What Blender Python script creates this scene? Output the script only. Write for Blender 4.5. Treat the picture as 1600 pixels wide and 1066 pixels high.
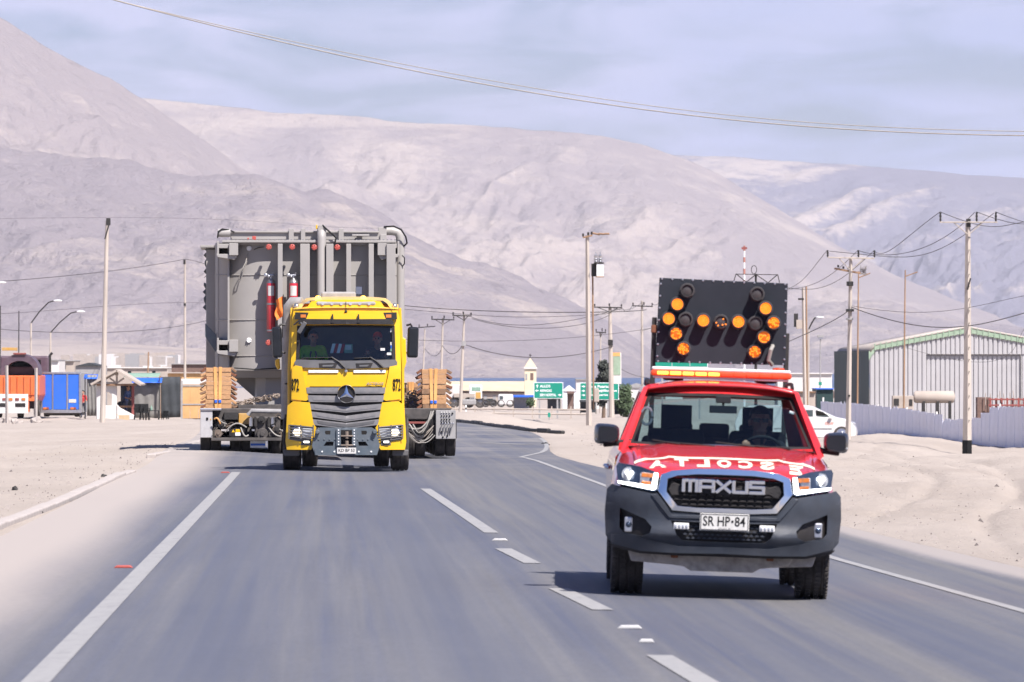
import bpy, bmesh, math, random
import numpy as np
from mathutils import Vector, Matrix, Euler
random.seed(7)
for o in list(bpy.data.objects): bpy.data.objects.remove(o)
SC = bpy.context.scene
COL = SC.collection
PI = math.pi
# ---------------------------------------------------------------- camera
F = 8889.0                    # focal length in photo pixels (200 mm on 36 mm, 1600 px wide)
CAMH, HY, SLOPE = 1.84, 572.0, 18.0/8889.0
cam_d = bpy.data.cameras.new('camera'); cam = bpy.data.objects.new('camera', cam_d); COL.objects.link(cam)
cam_d.lens = 200; cam_d.sensor_width = 36; cam_d.sensor_fit = 'HORIZONTAL'
cam_d.clip_start = 1; cam_d.clip_end = 90000
cam.location = (0, 0, CAMH)
cam.rotation_euler = (math.radians(90)+math.atan((HY-533)/F), 0, 0)
cam_d.dof.use_dof = True; cam_d.dof.focus_distance = 108; cam_d.dof.aperture_fstop = 9
SC.camera = cam
# ---------------------------------------------------------------- light
SUN = Vector((.44, -.62, 1.0)).normalized()
SUN_EL = math.asin(SUN.z); SUN_AZ = math.atan2(SUN.x, SUN.y)
sd = bpy.data.lights.new('sun', 'SUN'); sun = bpy.data.objects.new('sun', sd); COL.objects.link(sun)
sd.energy = 5.0; sd.angle = math.radians(.5); sd.color = (1, .95, .915)
sun.rotation_euler = SUN.to_track_quat('Z', 'Y').to_euler()
sun.location = (0, -20, 60)
w = bpy.data.worlds.new('World'); SC.world = w; w.use_nodes = True
nt = w.node_tree; N = nt.nodes; L = nt.links; N.clear()
out = N.new('ShaderNodeOutputWorld'); bg = N.new('ShaderNodeBackground')
sky = N.new('ShaderNodeTexSky'); sky.sky_type = 'NISHITA'; sky.sun_disc = False
sky.sun_elevation = SUN_EL; sky.sun_rotation = SUN_AZ; sky.air_density = 1.0; sky.dust_density = .6; sky.ozone_density = 3.0; sky.altitude = 20
tc = N.new('ShaderNodeTexCoord'); mp = N.new('ShaderNodeMapping'); mp.inputs['Scale'].default_value = (1.0, 1.0, 4.6)
mp.inputs['Location'].default_value = (.31, .1, .12)
n1 = N.new('ShaderNodeTexNoise'); n1.inputs['Scale'].default_value = 24; n1.inputs['Detail'].default_value = 7; n1.inputs['Roughness'].default_value = .55; n1.inputs['Distortion'].default_value = .5
r1 = N.new('ShaderNodeValToRGB'); r1.color_ramp.elements[0].position = .36; r1.color_ramp.elements[1].position = .58
mxc = N.new('ShaderNodeMix'); mxc.data_type = 'RGBA'      # thin lilac cloud over the blue
L.new(tc.outputs['Generated'], mp.inputs['Vector']); L.new(mp.outputs[0], n1.inputs['Vector'])
L.new(n1.outputs['Fac'], r1.inputs['Fac'])
tint = N.new('ShaderNodeMix'); tint.data_type = 'RGBA'; tint.blend_type = 'MULTIPLY'; tint.inputs[0].default_value = 1
tint.inputs[7].default_value = (.96, 1.02, 1.46, 1)
L.new(sky.outputs[0], tint.inputs[6])
# the cloud bank lies low over the coast; overhead the sky is clear
sep = N.new('ShaderNodeSeparateXYZ'); L.new(tc.outputs['Generated'], sep.inputs[0])
elv = N.new('ShaderNodeMapRange'); elv.interpolation_type = 'SMOOTHSTEP'
for i, v in ((1, .05), (2, .19), (3, 1.), (4, .05)): elv.inputs[i].default_value = v
L.new(sep.outputs[2], elv.inputs[0])
mulc = N.new('ShaderNodeMath'); mulc.operation = 'MULTIPLY'; L.new(r1.outputs[0], mulc.inputs[0]); L.new(elv.outputs[0], mulc.inputs[1])
n2 = N.new('ShaderNodeTexNoise'); n2.inputs['Scale'].default_value = 9.0; n2.inputs['Detail'].default_value = 4; mp2 = N.new('ShaderNodeMapping'); mp2.inputs['Scale'].default_value = (1, 1, 3.2); mp2.inputs['Location'].default_value = (1.7, .4, .3)
L.new(tc.outputs['Generated'], mp2.inputs[0]); L.new(mp2.outputs[0], n2.inputs['Vector'])
r2 = N.new('ShaderNodeValToRGB'); r2.color_ramp.elements[0].position = .35; r2.color_ramp.elements[1].position = .65
r2.color_ramp.elements[0].color = (6.6, 8.0, 13.0, 1); r2.color_ramp.elements[1].color = (9.6, 10.0, 14.2, 1)
L.new(n2.outputs['Fac'], r2.inputs['Fac'])
mulf = N.new('ShaderNodeMath'); mulf.operation = 'MULTIPLY'; mulf.inputs[1].default_value = .9; L.new(mulc.outputs[0], mulf.inputs[0]); L.new(mulf.outputs[0], mxc.inputs[0])
L.new(tint.outputs[2], mxc.inputs[6]); L.new(r2.outputs[0], mxc.inputs[7])
L.new(mxc.outputs[2], bg.inputs[0]); bg.inputs[1].default_value = .040
L.new(bg.outputs[0], out.inputs[0])
SC.view_settings.view_transform = 'Standard'; SC.view_settings.look = 'None'
SC.view_settings.gamma = 1; SC.view_settings.exposure = .85; SC.view_settings.use_curve_mapping = False
cy = SC.cycles
SC.render.engine = 'CYCLES'
cy.use_denoising = True; cy.denoiser = 'OPENIMAGEDENOISE'; cy.denoising_prefilter = 'ACCURATE'
cy.max_bounces = 7; cy.diffuse_bounces = 3; cy.glossy_bounces = 3; cy.transmission_bounces = 4; cy.transparent_max_bounces = 12
cy.volume_bounces = 0; cy.caustics_reflective = False; cy.caustics_refractive = False; cy.sample_clamp_indirect = 6

# ---------------------------------------------------------------- helpers
def W(px, py, D): return Vector(((px-800)/F*D, D, CAMH-(py-HY)/F*D))
def rnd(a, b): return random.uniform(a, b)
def hsh(ix, iy, s):
    h = (ix.astype(np.int64)*374761393 + iy.astype(np.int64)*668265263 + s*1442695041) & 0xffffffff
    h = ((h ^ (h >> 13))*1274126177) & 0xffffffff
    return ((h ^ (h >> 16)) & 0xffffff)/float(0xffffff)
def vnoise(x, y, s=0):
    x = np.asarray(x, float); y = np.asarray(y, float)
    ix = np.floor(x); iy = np.floor(y); fx = x-ix; fy = y-iy
    fx = fx*fx*fx*(fx*(fx*6-15)+10); fy = fy*fy*fy*(fy*(fy*6-15)+10)
    a = hsh(ix, iy, s); b = hsh(ix+1, iy, s); c = hsh(ix, iy+1, s); d = hsh(ix+1, iy+1, s)
    return (a+(b-a)*fx)+((c+(d-c)*fx)-(a+(b-a)*fx))*fy
def fbm(x, y, o=5, s=0, g=.5):
    t = 0; a = 1; n = 0
    for k in range(o):
        t = t+a*(vnoise(x, y, s+k*17)*2-1); n += a; a *= g; x = x*2.03+5.2; y = y*2.03+1.7
    return t/n
def ridged(x, y, o=5, s=0, g=.5):
    t = 0; a = 1; n = 0
    for k in range(o):
        t = t+a*(1-np.abs(vnoise(x, y, s+k*17)*2-1)); n += a; a *= g; x = x*2.07+3.1; y = y*2.07+8.3
    return t/n

def tag(o, label=None, cat=None, group=None, kind=None):
    if label: o['label'] = label
    if cat: o['category'] = cat
    if group: o['group'] = group
    if kind: o['kind'] = kind
    return o
def thing(name, label, cat, loc=(0, 0, 0), rot=(0, 0, 0), group=None):
    o = bpy.data.objects.new(name, None); COL.objects.link(o); o.empty_display_size = .3
    o.location = loc; o.rotation_euler = rot
    return tag(o, label, cat, group)
def copy_tree(o, parent=None):
    c = o.copy(); COL.objects.link(c); c.parent = parent
    for ch in o.children: copy_tree(ch, c)
    return c

def finish(me, smooth):
    if smooth:
        me.polygons.foreach_set('use_smooth', [True]*len(me.polygons))
        try: me.set_sharp_from_angle(angle=math.radians(smooth))
        except Exception: pass
def link_mesh(name, me, mats, parent=None, bevel=0, seg=2):
    if not isinstance(mats, (list, tuple)): mats = [mats]
    for m in mats: me.materials.append(MT(m))
    o = bpy.data.objects.new(name, me); COL.objects.link(o); o.parent = parent
    if bevel:
        b = o.modifiers.new('bevel', 'BEVEL'); b.width = bevel; b.segments = seg; b.limit_method = 'ANGLE'; b.angle_limit = math.radians(38)
        b.harden_normals = False
    return o
class MB:
    """collects simple shapes of ONE part"""
    def __init__(s): s.v = []; s.f = []; s.m = []; s.M = Matrix()
    def add(s, vs, fs, mi=0):
        b = len(s.v)
        s.v += [tuple(s.M @ Vector(v)) for v in vs]
        s.f += [tuple(i+b for i in f) for f in fs]; s.m += [mi]*len(fs); return s
    def box(s, x0, x1, y0, y1, z0, z1, mi=0):
        v = [(x, y, z) for x in (x0, x1) for y in (y0, y1) for z in (z0, z1)]
        return s.add(v, [(0, 1, 3, 2), (4, 6, 7, 5), (0, 4, 5, 1), (2, 3, 7, 6), (0, 2, 6, 4), (1, 5, 7, 3)], mi)
    def rbox(s, c, size, rot=(0, 0, 0), mi=0):
        R = Euler(rot).to_matrix(); h = Vector(size)/2; c = Vector(c)
        v = [c+R @ Vector((h.x*a, h.y*b, h.z*d)) for a in (-1, 1) for b in (-1, 1) for d in (-1, 1)]
        return s.add(v, [(0, 1, 3, 2), (4, 6, 7, 5), (0, 4, 5, 1), (2, 3, 7, 6), (0, 2, 6, 4), (1, 5, 7, 3)], mi)
    def tube(s, pts, r, n=8, mi=0, cap=True):
        pts = [Vector(p) for p in pts]; k = len(pts)
        rs = r if isinstance(r, (list, tuple)) else [r]*k
        vs = []; up = None
        for i, p in enumerate(pts):
            d = (pts[min(i+1, k-1)]-pts[max(i-1, 0)]).normalized()
            if up is None:
                up = Vector((0, 0, 1)) if abs(d.z) < .9 else Vector((0, 1, 0))
            a = d.cross(up)
            if a.length < 1e-4: a = d.cross(Vector((1, 0, 0)))
            a.normalize(); b = a.cross(d).normalized(); up = b
            for j in range(n):
                t = 2*PI*j/n; vs.append(p+(a*math.cos(t)+b*math.sin(t))*rs[i])
        fs = [(i*n+j, (i+1)*n+j, (i+1)*n+(j+1) % n, i*n+(j+1) % n) for i in range(k-1) for j in range(n)]
        if cap: fs += [tuple(range(n-1, -1, -1))[::-1], tuple((k-1)*n+j for j in range(n))[::-1]]
        return s.add(vs, fs, mi)
    def lathe(s, prof, n=24, mi=0, axis='Z', c=(0, 0, 0), a0=0, a1=2*PI):
        """prof: (radius, height) pairs"""
        full = abs(a1-a0-2*PI) < 1e-6; m = n if full else n+1; vs = []; c = Vector(c)
        for r, h in prof:
            for j in range(m):
                t = a0+(a1-a0)*j/n; p = (r*math.cos(t), r*math.sin(t), h)
                if axis == 'Y': p = (p[0], p[2], p[1])
                elif axis == 'X': p = (p[2], p[0], p[1])
                vs.append(c+Vector(p))
        k = len(prof)
        fs = [(i*m+j, i*m+(j+1) % m, (i+1)*m+(j+1) % m, (i+1)*m+j) for i in range(k-1) for j in range(n if full else n)]
        return s.add(vs, fs, mi)
    def prism(s, poly, y0, y1, mi=0, axis='Y'):
        """poly in (x,z), extruded along y (or along x when axis is X: poly is (y,z); Z: (x,y))"""
        n = len(poly)
        def P(a, b, t): return (a, t, b) if axis == 'Y' else ((t, a, b) if axis == 'X' else (a, b, t))
        vs = [P(a, b, y0) for a, b in poly]+[P(a, b, y1) for a, b in poly]
        fs = [tuple(range(n)), tuple(range(2*n-1, n-1, -1))]+[(i, i+n, (i+1) % n+n, (i+1) % n) for i in range(n)]
        return s.add(vs, fs, mi)
    def grid(s, fn, us, vs_, mi=0):
        vs = [fn(u, v) for v in vs_ for u in us]; n = len(us)
        fs = [(j*n+i, j*n+i+1, (j+1)*n+i+1, (j+1)*n+i) for j in range(len(vs_)-1) for i in range(n-1)]
        return s.add(vs, fs, mi)
    def ell(s, c, r, n=12, mi=0):
        c = Vector(c); r = Vector(r) if hasattr(r, '__len__') else Vector((r, r, r)); m = n//2+1
        vs = []; 
        for i in range(m+1):
            t = PI*i/m
            for j in range(n):
                p = 2*PI*j/n; vs.append(c+Vector((r.x*math.sin(t)*math.cos(p), r.y*math.sin(t)*math.sin(p), r.z*math.cos(t))))
        fs = [(i*n+j, (i+1)*n+j, (i+1)*n+(j+1) % n, i*n+(j+1) % n) for i in range(m) for j in range(n)]
        return s.add(vs, fs, mi)
    def mesh(s, name, smooth=0):
        me = bpy.data.meshes.new(name); me.from_pydata(s.v, [], s.f)
        bm = bmesh.new(); bm.from_mesh(me)
        bm.faces.ensure_lookup_table()
        for f, m in zip(bm.faces, s.m): f.material_index = m
        bmesh.ops.remove_doubles(bm, verts=bm.verts, dist=1e-5)
        bmesh.ops.recalc_face_normals(bm, faces=bm.faces)
        bm.to_mesh(me); bm.free(); finish(me, smooth); return me
    def build(s, name, mats, parent=None, smooth=35, bevel=0, seg=2):
        return link_mesh(name, s.mesh(name, smooth), mats, parent, bevel, seg)

def panel(name, outer, holes, fmap, th, mats, parent, cut=.09, cutv=0, bevel=0, smooth=35, depth=(0, 1, 0), seg=2):
    """a plate with holes cut from a 2-D outline, bent over the surface fmap(u,v) -> point, with real thickness"""
    bm = bmesh.new()
    for lp in [outer]+list(holes):
        vs = [bm.verts.new((a, 0, b)) for a, b in lp]
        for i in range(len(vs)): bm.edges.new((vs[i], vs[(i+1) % len(vs)]))
    bmesh.ops.triangle_fill(bm, use_beauty=True, use_dissolve=False, edges=bm.edges[:], normal=(0, -1, 0))
    us = [p[0] for p in outer]; vs_ = [p[1] for p in outer]
    if cut:
        k = math.ceil(min(us)/cut)
        while k*cut < max(us):
            bmesh.ops.bisect_plane(bm, geom=bm.verts[:]+bm.edges[:]+bm.faces[:], plane_co=(k*cut+.0007, 0, 0), plane_no=(1, 0, 0), dist=1e-5); k += 1
    if cutv:
        k = math.ceil(min(vs_)/cutv)
        while k*cutv < max(vs_):
            bmesh.ops.bisect_plane(bm, geom=bm.verts[:]+bm.edges[:]+bm.faces[:], plane_co=(0, 0, k*cutv+.0007), plane_no=(0, 0, 1), dist=1e-5); k += 1
    for v in bm.verts: v.co = fmap(v.co.x, v.co.z)
    if th:
        ret = bmesh.ops.extrude_face_region(bm, geom=bm.faces[:])
        d = Vector(depth)*th
        for e in ret['geom']:
            if isinstance(e, bmesh.types.BMVert): e.co += d
    bmesh.ops.remove_doubles(bm, verts=bm.verts, dist=1e-5)
    bmesh.ops.recalc_face_normals(bm, faces=bm.faces)
    me = bpy.data.meshes.new(name); bm.to_mesh(me); bm.free(); finish(me, smooth)
    return link_mesh(name, me, mats, parent, bevel, seg)

def text_geo(s, size=1, offset=0, res=3):
    cu = bpy.data.curves.new('t', 'FONT'); cu.body = s; cu.size = size; cu.offset = offset; cu.resolution_u = res
    cu.align_x = 'CENTER'; cu.align_y = 'CENTER'
    o = bpy.data.objects.new('t', cu); COL.objects.link(o)
    dg = bpy.context.evaluated_depsgraph_get(); me = bpy.data.meshes.new_from_object(o.evaluated_get(dg))
    bpy.data.objects.remove(o); bpy.data.curves.remove(cu)
    vs = [tuple(v.co) for v in me.vertices]; fs = [tuple(p.vertices) for p in me.polygons]
    bpy.data.meshes.remove(me); return vs, fs
def lettering(name, s, size, fmap, mat, parent, xs=1, offset=0, mirror=False, fit=None, th=.004, cut=0):
    """flat print: letters laid on the surface fmap(u,v); fit=(w,h) scales the block to that size"""
    vs, fs = text_geo(s, size, offset)
    if fit:
        x0 = min(v[0] for v in vs); x1 = max(v[0] for v in vs); y0 = min(v[1] for v in vs); y1 = max(v[1] for v in vs)
        vs = [((v[0]-(x0+x1)/2)*fit[0]/(x1-x0), (v[1]-(y0+y1)/2)*fit[1]/(y1-y0), 0) for v in vs]
    bm = bmesh.new(); bv = [bm.verts.new((v[0]*xs*(-1 if mirror else 1), 0, v[1])) for v in vs]
    for f in fs:
        try: bm.faces.new([bv[i] for i in f])
        except ValueError: pass
    for v in bm.verts: v.co = fmap(v.co.x, v.co.z)
    bmesh.ops.remove_doubles(bm, verts=bm.verts, dist=1e-5)
    if th:
        ret = bmesh.ops.extrude_face_region(bm, geom=bm.faces[:])
        for e in ret['geom']:
            if isinstance(e, bmesh.types.BMVert): e.co.y += th
    bmesh.ops.recalc_face_normals(bm, faces=bm.faces)
    me = bpy.data.meshes.new(name); bm.to_mesh(me); bm.free()
    return link_mesh(name, me, mat, parent)

# ---------------------------------------------------------------- materials
_M = {}
def MT(m): return _M[m] if isinstance(m, str) else m
def mat(name, col, rough=.6, metal=0, var=.12, scale=6, bump=0, bscale=40, coat=0, dust=0, dcol=(.52, .44, .38), emit=None, es=0, spec=.5, stretch=None, gen='Object'):
    """principled with two noise layers of colour wear, fine relief and optional settled dust"""
    m = bpy.data.materials.new(name); m.use_nodes = True; n = m.node_tree.nodes; l = m.node_tree.links
    b = n['Principled BSDF']; b.inputs['Roughness'].default_value = rough; b.inputs['Metallic'].default_value = metal
    b.inputs['Coat Weight'].default_value = coat; b.inputs['Coat Roughness'].default_value = .06; b.inputs['Specular IOR Level'].default_value = spec
    t = n.new('ShaderNodeTexCoord'); mpn = n.new('ShaderNodeMapping'); l.new(t.outputs[gen], mpn.inputs[0])
    if stretch: mpn.inputs['Scale'].default_value = stretch
    no = n.new('ShaderNodeTexNoise'); no.inputs['Scale'].default_value = scale; no.inputs['Detail'].default_value = 6; no.inputs['Roughness'].default_value = .6
    l.new(mpn.outputs[0], no.inputs['Vector'])
    mr = n.new('ShaderNodeMapRange'); mr.inputs[1].default_value = .3; mr.inputs[2].default_value = .7; mr.inputs[3].default_value = 1-var; mr.inputs[4].default_value = 1+var
    l.new(no.outputs['Fac'], mr.inputs[0])
    mx = n.new('ShaderNodeMix'); mx.data_type = 'RGBA'; mx.blend_type = 'MULTIPLY'; mx.inputs[0].default_value = 1
    mx.inputs[6].default_value = (*col, 1); l.new(mr.outputs[0], mx.inputs[7])
    last = mx.outputs[2]
    if dust:
        n2 = n.new('ShaderNodeTexNoise'); n2.inputs['Scale'].default_value = scale*.6; n2.inputs['Detail'].default_value = 8; l.new(mpn.outputs[0], n2.inputs['Vector'])
        r2 = n.new('ShaderNodeMapRange'); r2.inputs[1].default_value = .35; r2.inputs[2].default_value = .75; r2.inputs[3].default_value = dust*.35; r2.inputs[4].default_value = dust
        l.new(n2.outputs['Fac'], r2.inputs[0])
        m2 = n.new('ShaderNodeMix'); m2.data_type = 'RGBA'; l.new(r2.outputs[0], m2.inputs[0]); l.new(last, m2.inputs[6]); m2.inputs[7].default_value = (*dcol, 1)
        last = m2.outputs[2]
    l.new(last, b.inputs['Base Color'])
    if bump:
        n3 = n.new('ShaderNodeTexNoise'); n3.inputs['Scale'].default_value = bscale; n3.inputs['Detail'].default_value = 5; l.new(mpn.outputs[0], n3.inputs['Vector'])
        bp = n.new('ShaderNodeBump'); bp.inputs['Strength'].default_value = bump; bp.inputs['Distance'].default_value = .02
        l.new(n3.outputs['Fac'], bp.inputs['Height']); l.new(bp.outputs[0], b.inputs['Normal'])
    if emit: b.inputs['Emission Color'].default_value = (*emit, 1); b.inputs['Emission Strength'].default_value = es
    _M[name] = m; return m
def glass(name, tint, refl=.9, rough=.02, ior=1.5):
    m = bpy.data.materials.new(name); m.use_nodes = True; n = m.node_tree.nodes; l = m.node_tree.links; n.clear()
    o = n.new('ShaderNodeOutputMaterial'); tr = n.new('ShaderNodeBsdfTransparent'); tr.inputs[0].default_value = (*tint, 1)
    g = n.new('ShaderNodeBsdfGlossy'); g.inputs['Roughness'].default_value = rough; g.inputs[0].default_value = (refl, refl, refl, 1)
    lw = n.new('ShaderNodeLayerWeight'); pw = n.new('ShaderNodeMath'); pw.operation = 'POWER'; pw.inputs[1].default_value = 5; l.new(lw.outputs['Facing'], pw.inputs[0])
    ma = n.new('ShaderNodeMath'); ma.operation = 'MULTIPLY_ADD'; ma.inputs[1].default_value = .94; ma.inputs[2].default_value = .05; l.new(pw.outputs[0], ma.inputs[0]); fr = ma
    mx = n.new('ShaderNodeMixShader'); l.new(fr.outputs[0], mx.inputs[0]); l.new(tr.outputs[0], mx.inputs[1]); l.new(g.outputs[0], mx.inputs[2]); l.new(mx.outputs[0], o.inputs[0])
    _M[name] = m; return m
mat('red_paint', (.60, .010, .018), .26, coat=1.0, var=.06, scale=3, dust=.10)
mat('cream_vinyl', (.80, .70, .55), .5)
mat('bumper_plastic', (.031, .039, .053), .42, bump=.12, bscale=400, dust=.05, var=.15, scale=9, spec=0.22)
mat('black_plastic', (.012, .012, .014), .5, dust=.05, var=.2, spec=0.2)
mat('mirror_black', (.010, .012, .016), .3, dust=.01, coat=.15, spec=0.3)
mat('chrome', (.75, .76, .78), .09, metal=1, var=.03)
mat('silver', (.55, .55, .57), .3, metal=.9)
mat('tyre', (.022, .022, .023), .85, bump=.3, bscale=60, dust=.16, scale=9, spec=0.15)
mat('rim', (.30, .30, .31), .35, metal=.8, dust=.2)
mat('plate_white', (.58, .57, .54), .45, dust=.12, scale=20)
mat('print_black', (.012, .012, .012), .6, spec=0.15)
mat('led_white', (.9, .9, .9), .3, emit=(1, .96, .86), es=3.5)
mat('lamp_warm', (.9, .85, .7), .25, emit=(1, .86, .62), es=1.6)
mat('lamp_amber', (.50, .15, .03), .35, emit=(1, .24, .01), es=.04)
mat('lamp_dim', (.40, .085, .006), .4, emit=(1, .20, .004), es=.22)
mat('lamp_lit', (.8, .2, .01), .4, emit=(1, .215, .004), es=.85)
mat('lamp_off', (.06, .055, .055), .35, spec=0.25)
mat('lens_clear', (.55, .57, .6), .08, metal=.4)
mat('headlight_dark', (.06, .08, .12), .12, metal=.6)
mat('board_black', (.012, .014, .019), .6, dcol=(.20, .22, .26), dust=.12, scale=2.2, var=.3, spec=0.15)
mat('bar_lens', (.55, .06, .02), .25, emit=(1, .12, .02), es=.12)
mat('bar_lit', (.8, .3, .05), .3, emit=(1, .34, .04), es=2.2)
mat('seat_cloth', (.022, .023, .026), .85, bump=.2, spec=0.15)
mat('interior', (.02, .021, .024), .7, spec=0.2)
mat('underbody', (.34, .32, .30), .8, dust=.35, var=.4, scale=12, bump=.4)
mat('rust', (.18, .07, .035), .85, var=.3)
mat('truck_yellow', (.76, .44, .001), .36, coat=.5, var=.05, scale=4, dust=.015)
mat('truck_yellow_dirty', (.78, .46, .012), .45, coat=.3, var=.1, scale=6, dust=.42)
mat('truck_grey', (.085, .088, .095), .5, dust=.12, spec=0.3)
mat('grille_grey', (.20, .20, .205), .42, metal=.3, dust=.25, scale=14)
mat('steel_blue', (.075, .105, .13), .45, dust=.14, scale=10, metal=.2)
mat('white_paint', (.72, .72, .70), .5, dust=.15, scale=10)
mat('cabinet_grey', (.40, .40, .41), .5, dust=.2, scale=9)
mat('beacon', (.85, .25, .01), .2, emit=(1, .42, .06), es=4)
mat('hivis', (.22, .62, .02), .8, bump=.3, bscale=25)
mat('dark_shirt', (.03, .035, .045), .85)
mat('blue_shirt', (.05, .09, .22), .85)
mat('red_shirt', (.45, .03, .03), .85)
mat('jeans', (.04, .05, .10), .85)
mat('skin', (.42, .22, .145), .55, var=.06)
mat('hair', (.012, .010, .009), .6)
mat('cap_red', (.55, .06, .03), .7)
mat('orange_cloth', (.80, .20, .03), .8)
mat('tank_grey', (.30, .287, .272), .48, var=.05, scale=2, dust=.14)
mat('flange_red', (.42, .05, .035), .55, dust=.15)
mat('cylinder_red', (.50, .012, .03), .3, coat=.5, dust=.06)
mat('hose_black', (.012, .012, .012), .6, spec=0.2)
mat('hose_grey', (.30, .28, .25), .7)
mat('timber', (.47, .26, .125), .8, var=.25, scale=5, stretch=(3, 14, 14), bump=.3)
mat('timber_dark', (.24, .14, .08), .85, var=.3, scale=7)
mat('strap', (.72, .36, .12), .7)
mat('trailer_yellow', (.50, .26, .02), .55, dust=.3, scale=8)
mat('trailer_dark', (.03, .03, .032), .6, dust=.18, scale=9, spec=0.25)
mat('chain', (.16, .12, .09), .6, metal=.5, dust=.3)
mat('concrete', (.40, .355, .325), .85, var=.14, scale=2.5, bump=.25, bscale=30)
mat('pole_concrete', (.45, .39, .335), .85, var=.14, scale=1.2, bump=.2, stretch=(4, 4, .6))
mat('pole_wood', (.30, .185, .11), .9, var=.25, scale=2, stretch=(6, 6, .5))
mat('dark_metal', (.045, .042, .04), .6, metal=.3, spec=0.25)
mat('wire', (.06, .055, .05), .6)
mat('wire_light', (.26, .225, .19), .5)
mat('sign_green', (.0, .24, .16), .5, var=.05)
mat('sign_white', (.80, .80, .80), .5)
mat('wall_white', (.62, .59, .56), .85, var=.06, scale=1.5, bump=.15)
mat('wall_cream', (.70, .60, .42), .85, var=.10, scale=.5)
mat('roof_cream', (.52, .43, .30), .85, var=.12, scale=.6)
mat('wall_beige', (.40, .34, .29), .9, var=.15, scale=.8)
mat('wall_brown', (.16, .10, .08), .9, var=.2)
mat('wall_grey', (.30, .29, .285), .85, var=.15)
mat('blue_panel', (.012, .13, .62), .45, var=.06, dust=.05)
mat('blue_tarp', (.02, .12, .62), .55, var=.15, bump=.4, bscale=8)
mat('grey_tarp', (.20, .19, .175), .75, var=.18, scale=2, bump=.5, bscale=5)
mat('dark_tarp', (.055, .06, .065), .8, var=.25, scale=2, bump=.4, bscale=6, spec=0.2)
mat('green_tarp', (.22, .34, .26), .75, var=.15)
mat('plywood', (.56, .33, .14), .8, var=.15, scale=1.5)
mat('orange_paint', (.68, .13, .02), .5, dust=.1, var=.08)
mat('purple_paint', (.075, .045, .07), .45, dust=.12, spec=0.3)
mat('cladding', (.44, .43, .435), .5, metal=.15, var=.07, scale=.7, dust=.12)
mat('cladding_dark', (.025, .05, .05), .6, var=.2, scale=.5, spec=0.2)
mat('trim_green', (.25, .36, .25), .6, var=.15, dust=.2)
mat('roof_dusty', (.42, .37, .33), .85, var=.12, scale=.6)
mat('fence_metal', (.74, .75, .84), .5, metal=.0, var=.08, scale=1.2, dust=.08)
mat('car_white', (.62, .60, .58), .35, coat=.4, var=.03)
mat('print_orange', (.75, .25, .15), .6)
mat('foliage', (.055, .085, .035), .8, var=.35, scale=1.5)
mat('foliage_dark', (.055, .06, .05), .85, var=.35, scale=1.5)
mat('bark', (.16, .11, .075), .9)
mat('cardboard', (.50, .36, .22), .9)
mat('stone_dark', (.15, .13, .12), .9)
mat('stone', (.36, .315, .285), .9, var=.2, scale=4, bump=.5, bscale=12)
mat('red_frame', (.24, .06, .05), .7, var=.25, scale=3)
mat('mast_red', (.40, .17, .13), .7)
mat('line_paint', (.56, .55, .53), .7, var=.14, scale=5, dust=.22, dcol=(.22, .21, .21), gen='Object')
glass('windshield_glass', (.56, .68, .70))
glass('lorry_glass', (.46, .66, .76))
glass('window_glass', (.30, .36, .38))
glass('lens_glass', (.88, .90, .93))
# ================================================================ land
def road_c(Y): return 2.62-.0434*Y                       # centre line
CTRL = []                                                # ground points: (X, Y, drop below the road plane)
for D_, zs in ((20, 0), (60, 0), (95, 0), (112, 0)):
    for a in (-.3, -.12, -.06, 0, .06, .12, .3): CTRL.append((a*D_, D_, 0))
for px, py, D_ in ((100, 735, 105), (160, 660, 270), (90, 655, 290), (230, 656, 285), (300, 655, 285), (20, 660, 280), (300, 700, 135),
                   (720, 655, 300), (715, 664, 210), (800, 672, 195), (920, 677, 235), (890, 690, 165), (845, 656, 420), (950, 660, 330), (955, 652, 310), (820, 645, 470),
                   (720, 640, 480), (820, 636, 720), (1325, 688, 255), (1512, 709, 238), (1300, 686, 265), (1250, 688, 262), (1340, 680, 258), (1420, 690, 250), (1600, 706, 240), (1700, 715, 235),
                   (1500, 760, 100), (1320, 780, 88), (1100, 700, 150), (1400, 735, 125), (1560, 735, 125), (1450, 655, 340), (1280, 660, 400), (1003, 650, 360), (500, 690, 165), (450, 665, 230), (560, 660, 300),
                   (0, 632, 700), (400, 632, 700), (800, 632, 800), (1200, 635, 700), (1600, 640, 600)):
    p = W(px, py, D_); CTRL.append((p.x, p.y, p.z+SLOPE*p.y))
for a in (-.3, -.1, 0, .1, .3): CTRL.append((a*1500, 1500, -7.2+SLOPE*1500)); CTRL.append((a*3000, 3000, -10.3+SLOPE*3000)); CTRL.append((a*4200, 4200, -10.4+SLOPE*4200))
_cx = np.array([[c[0]/c[1]*40, math.log(c[1])*4, c[2]] for c in CTRL])
def gbase(X, Y):
    """smooth ground height without small relief"""
    X = np.asarray(X, float); Y = np.asarray(Y, float); Yc = np.maximum(Y, 15)
    u = X/Yc*40; v = np.log(Yc)*4
    num = 0; den = 0
    for cu, cv, dz in _cx:
        wt = 1/((u-cu)**2+(v-cv)**2+.02)**1.7; num = num+wt*dz; den = den+wt
    drop = num/den*np.clip((Y-85)/35, 0, 1)
    d = X-road_c(Y); cr = -.03*np.clip(d, 0, 3.8)*np.clip((125-Y)/25, 0, 1)
    return -SLOPE*Y+drop+cr
def g1(X, Y): return float(gbase(np.array([X]), np.array([Y]))[0])
def G(px, py):
    """where the photo ray through a pixel meets the near ground"""
    D = F*CAMH/max(py-590, 8)
    for i in range(40):
        z = g1((px-800)/F*D, D); D2 = F*(CAMH-z)/(py-HY); D = D*.5+D2*.5
    return Vector(((px-800)/F*D, D, z))
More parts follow.
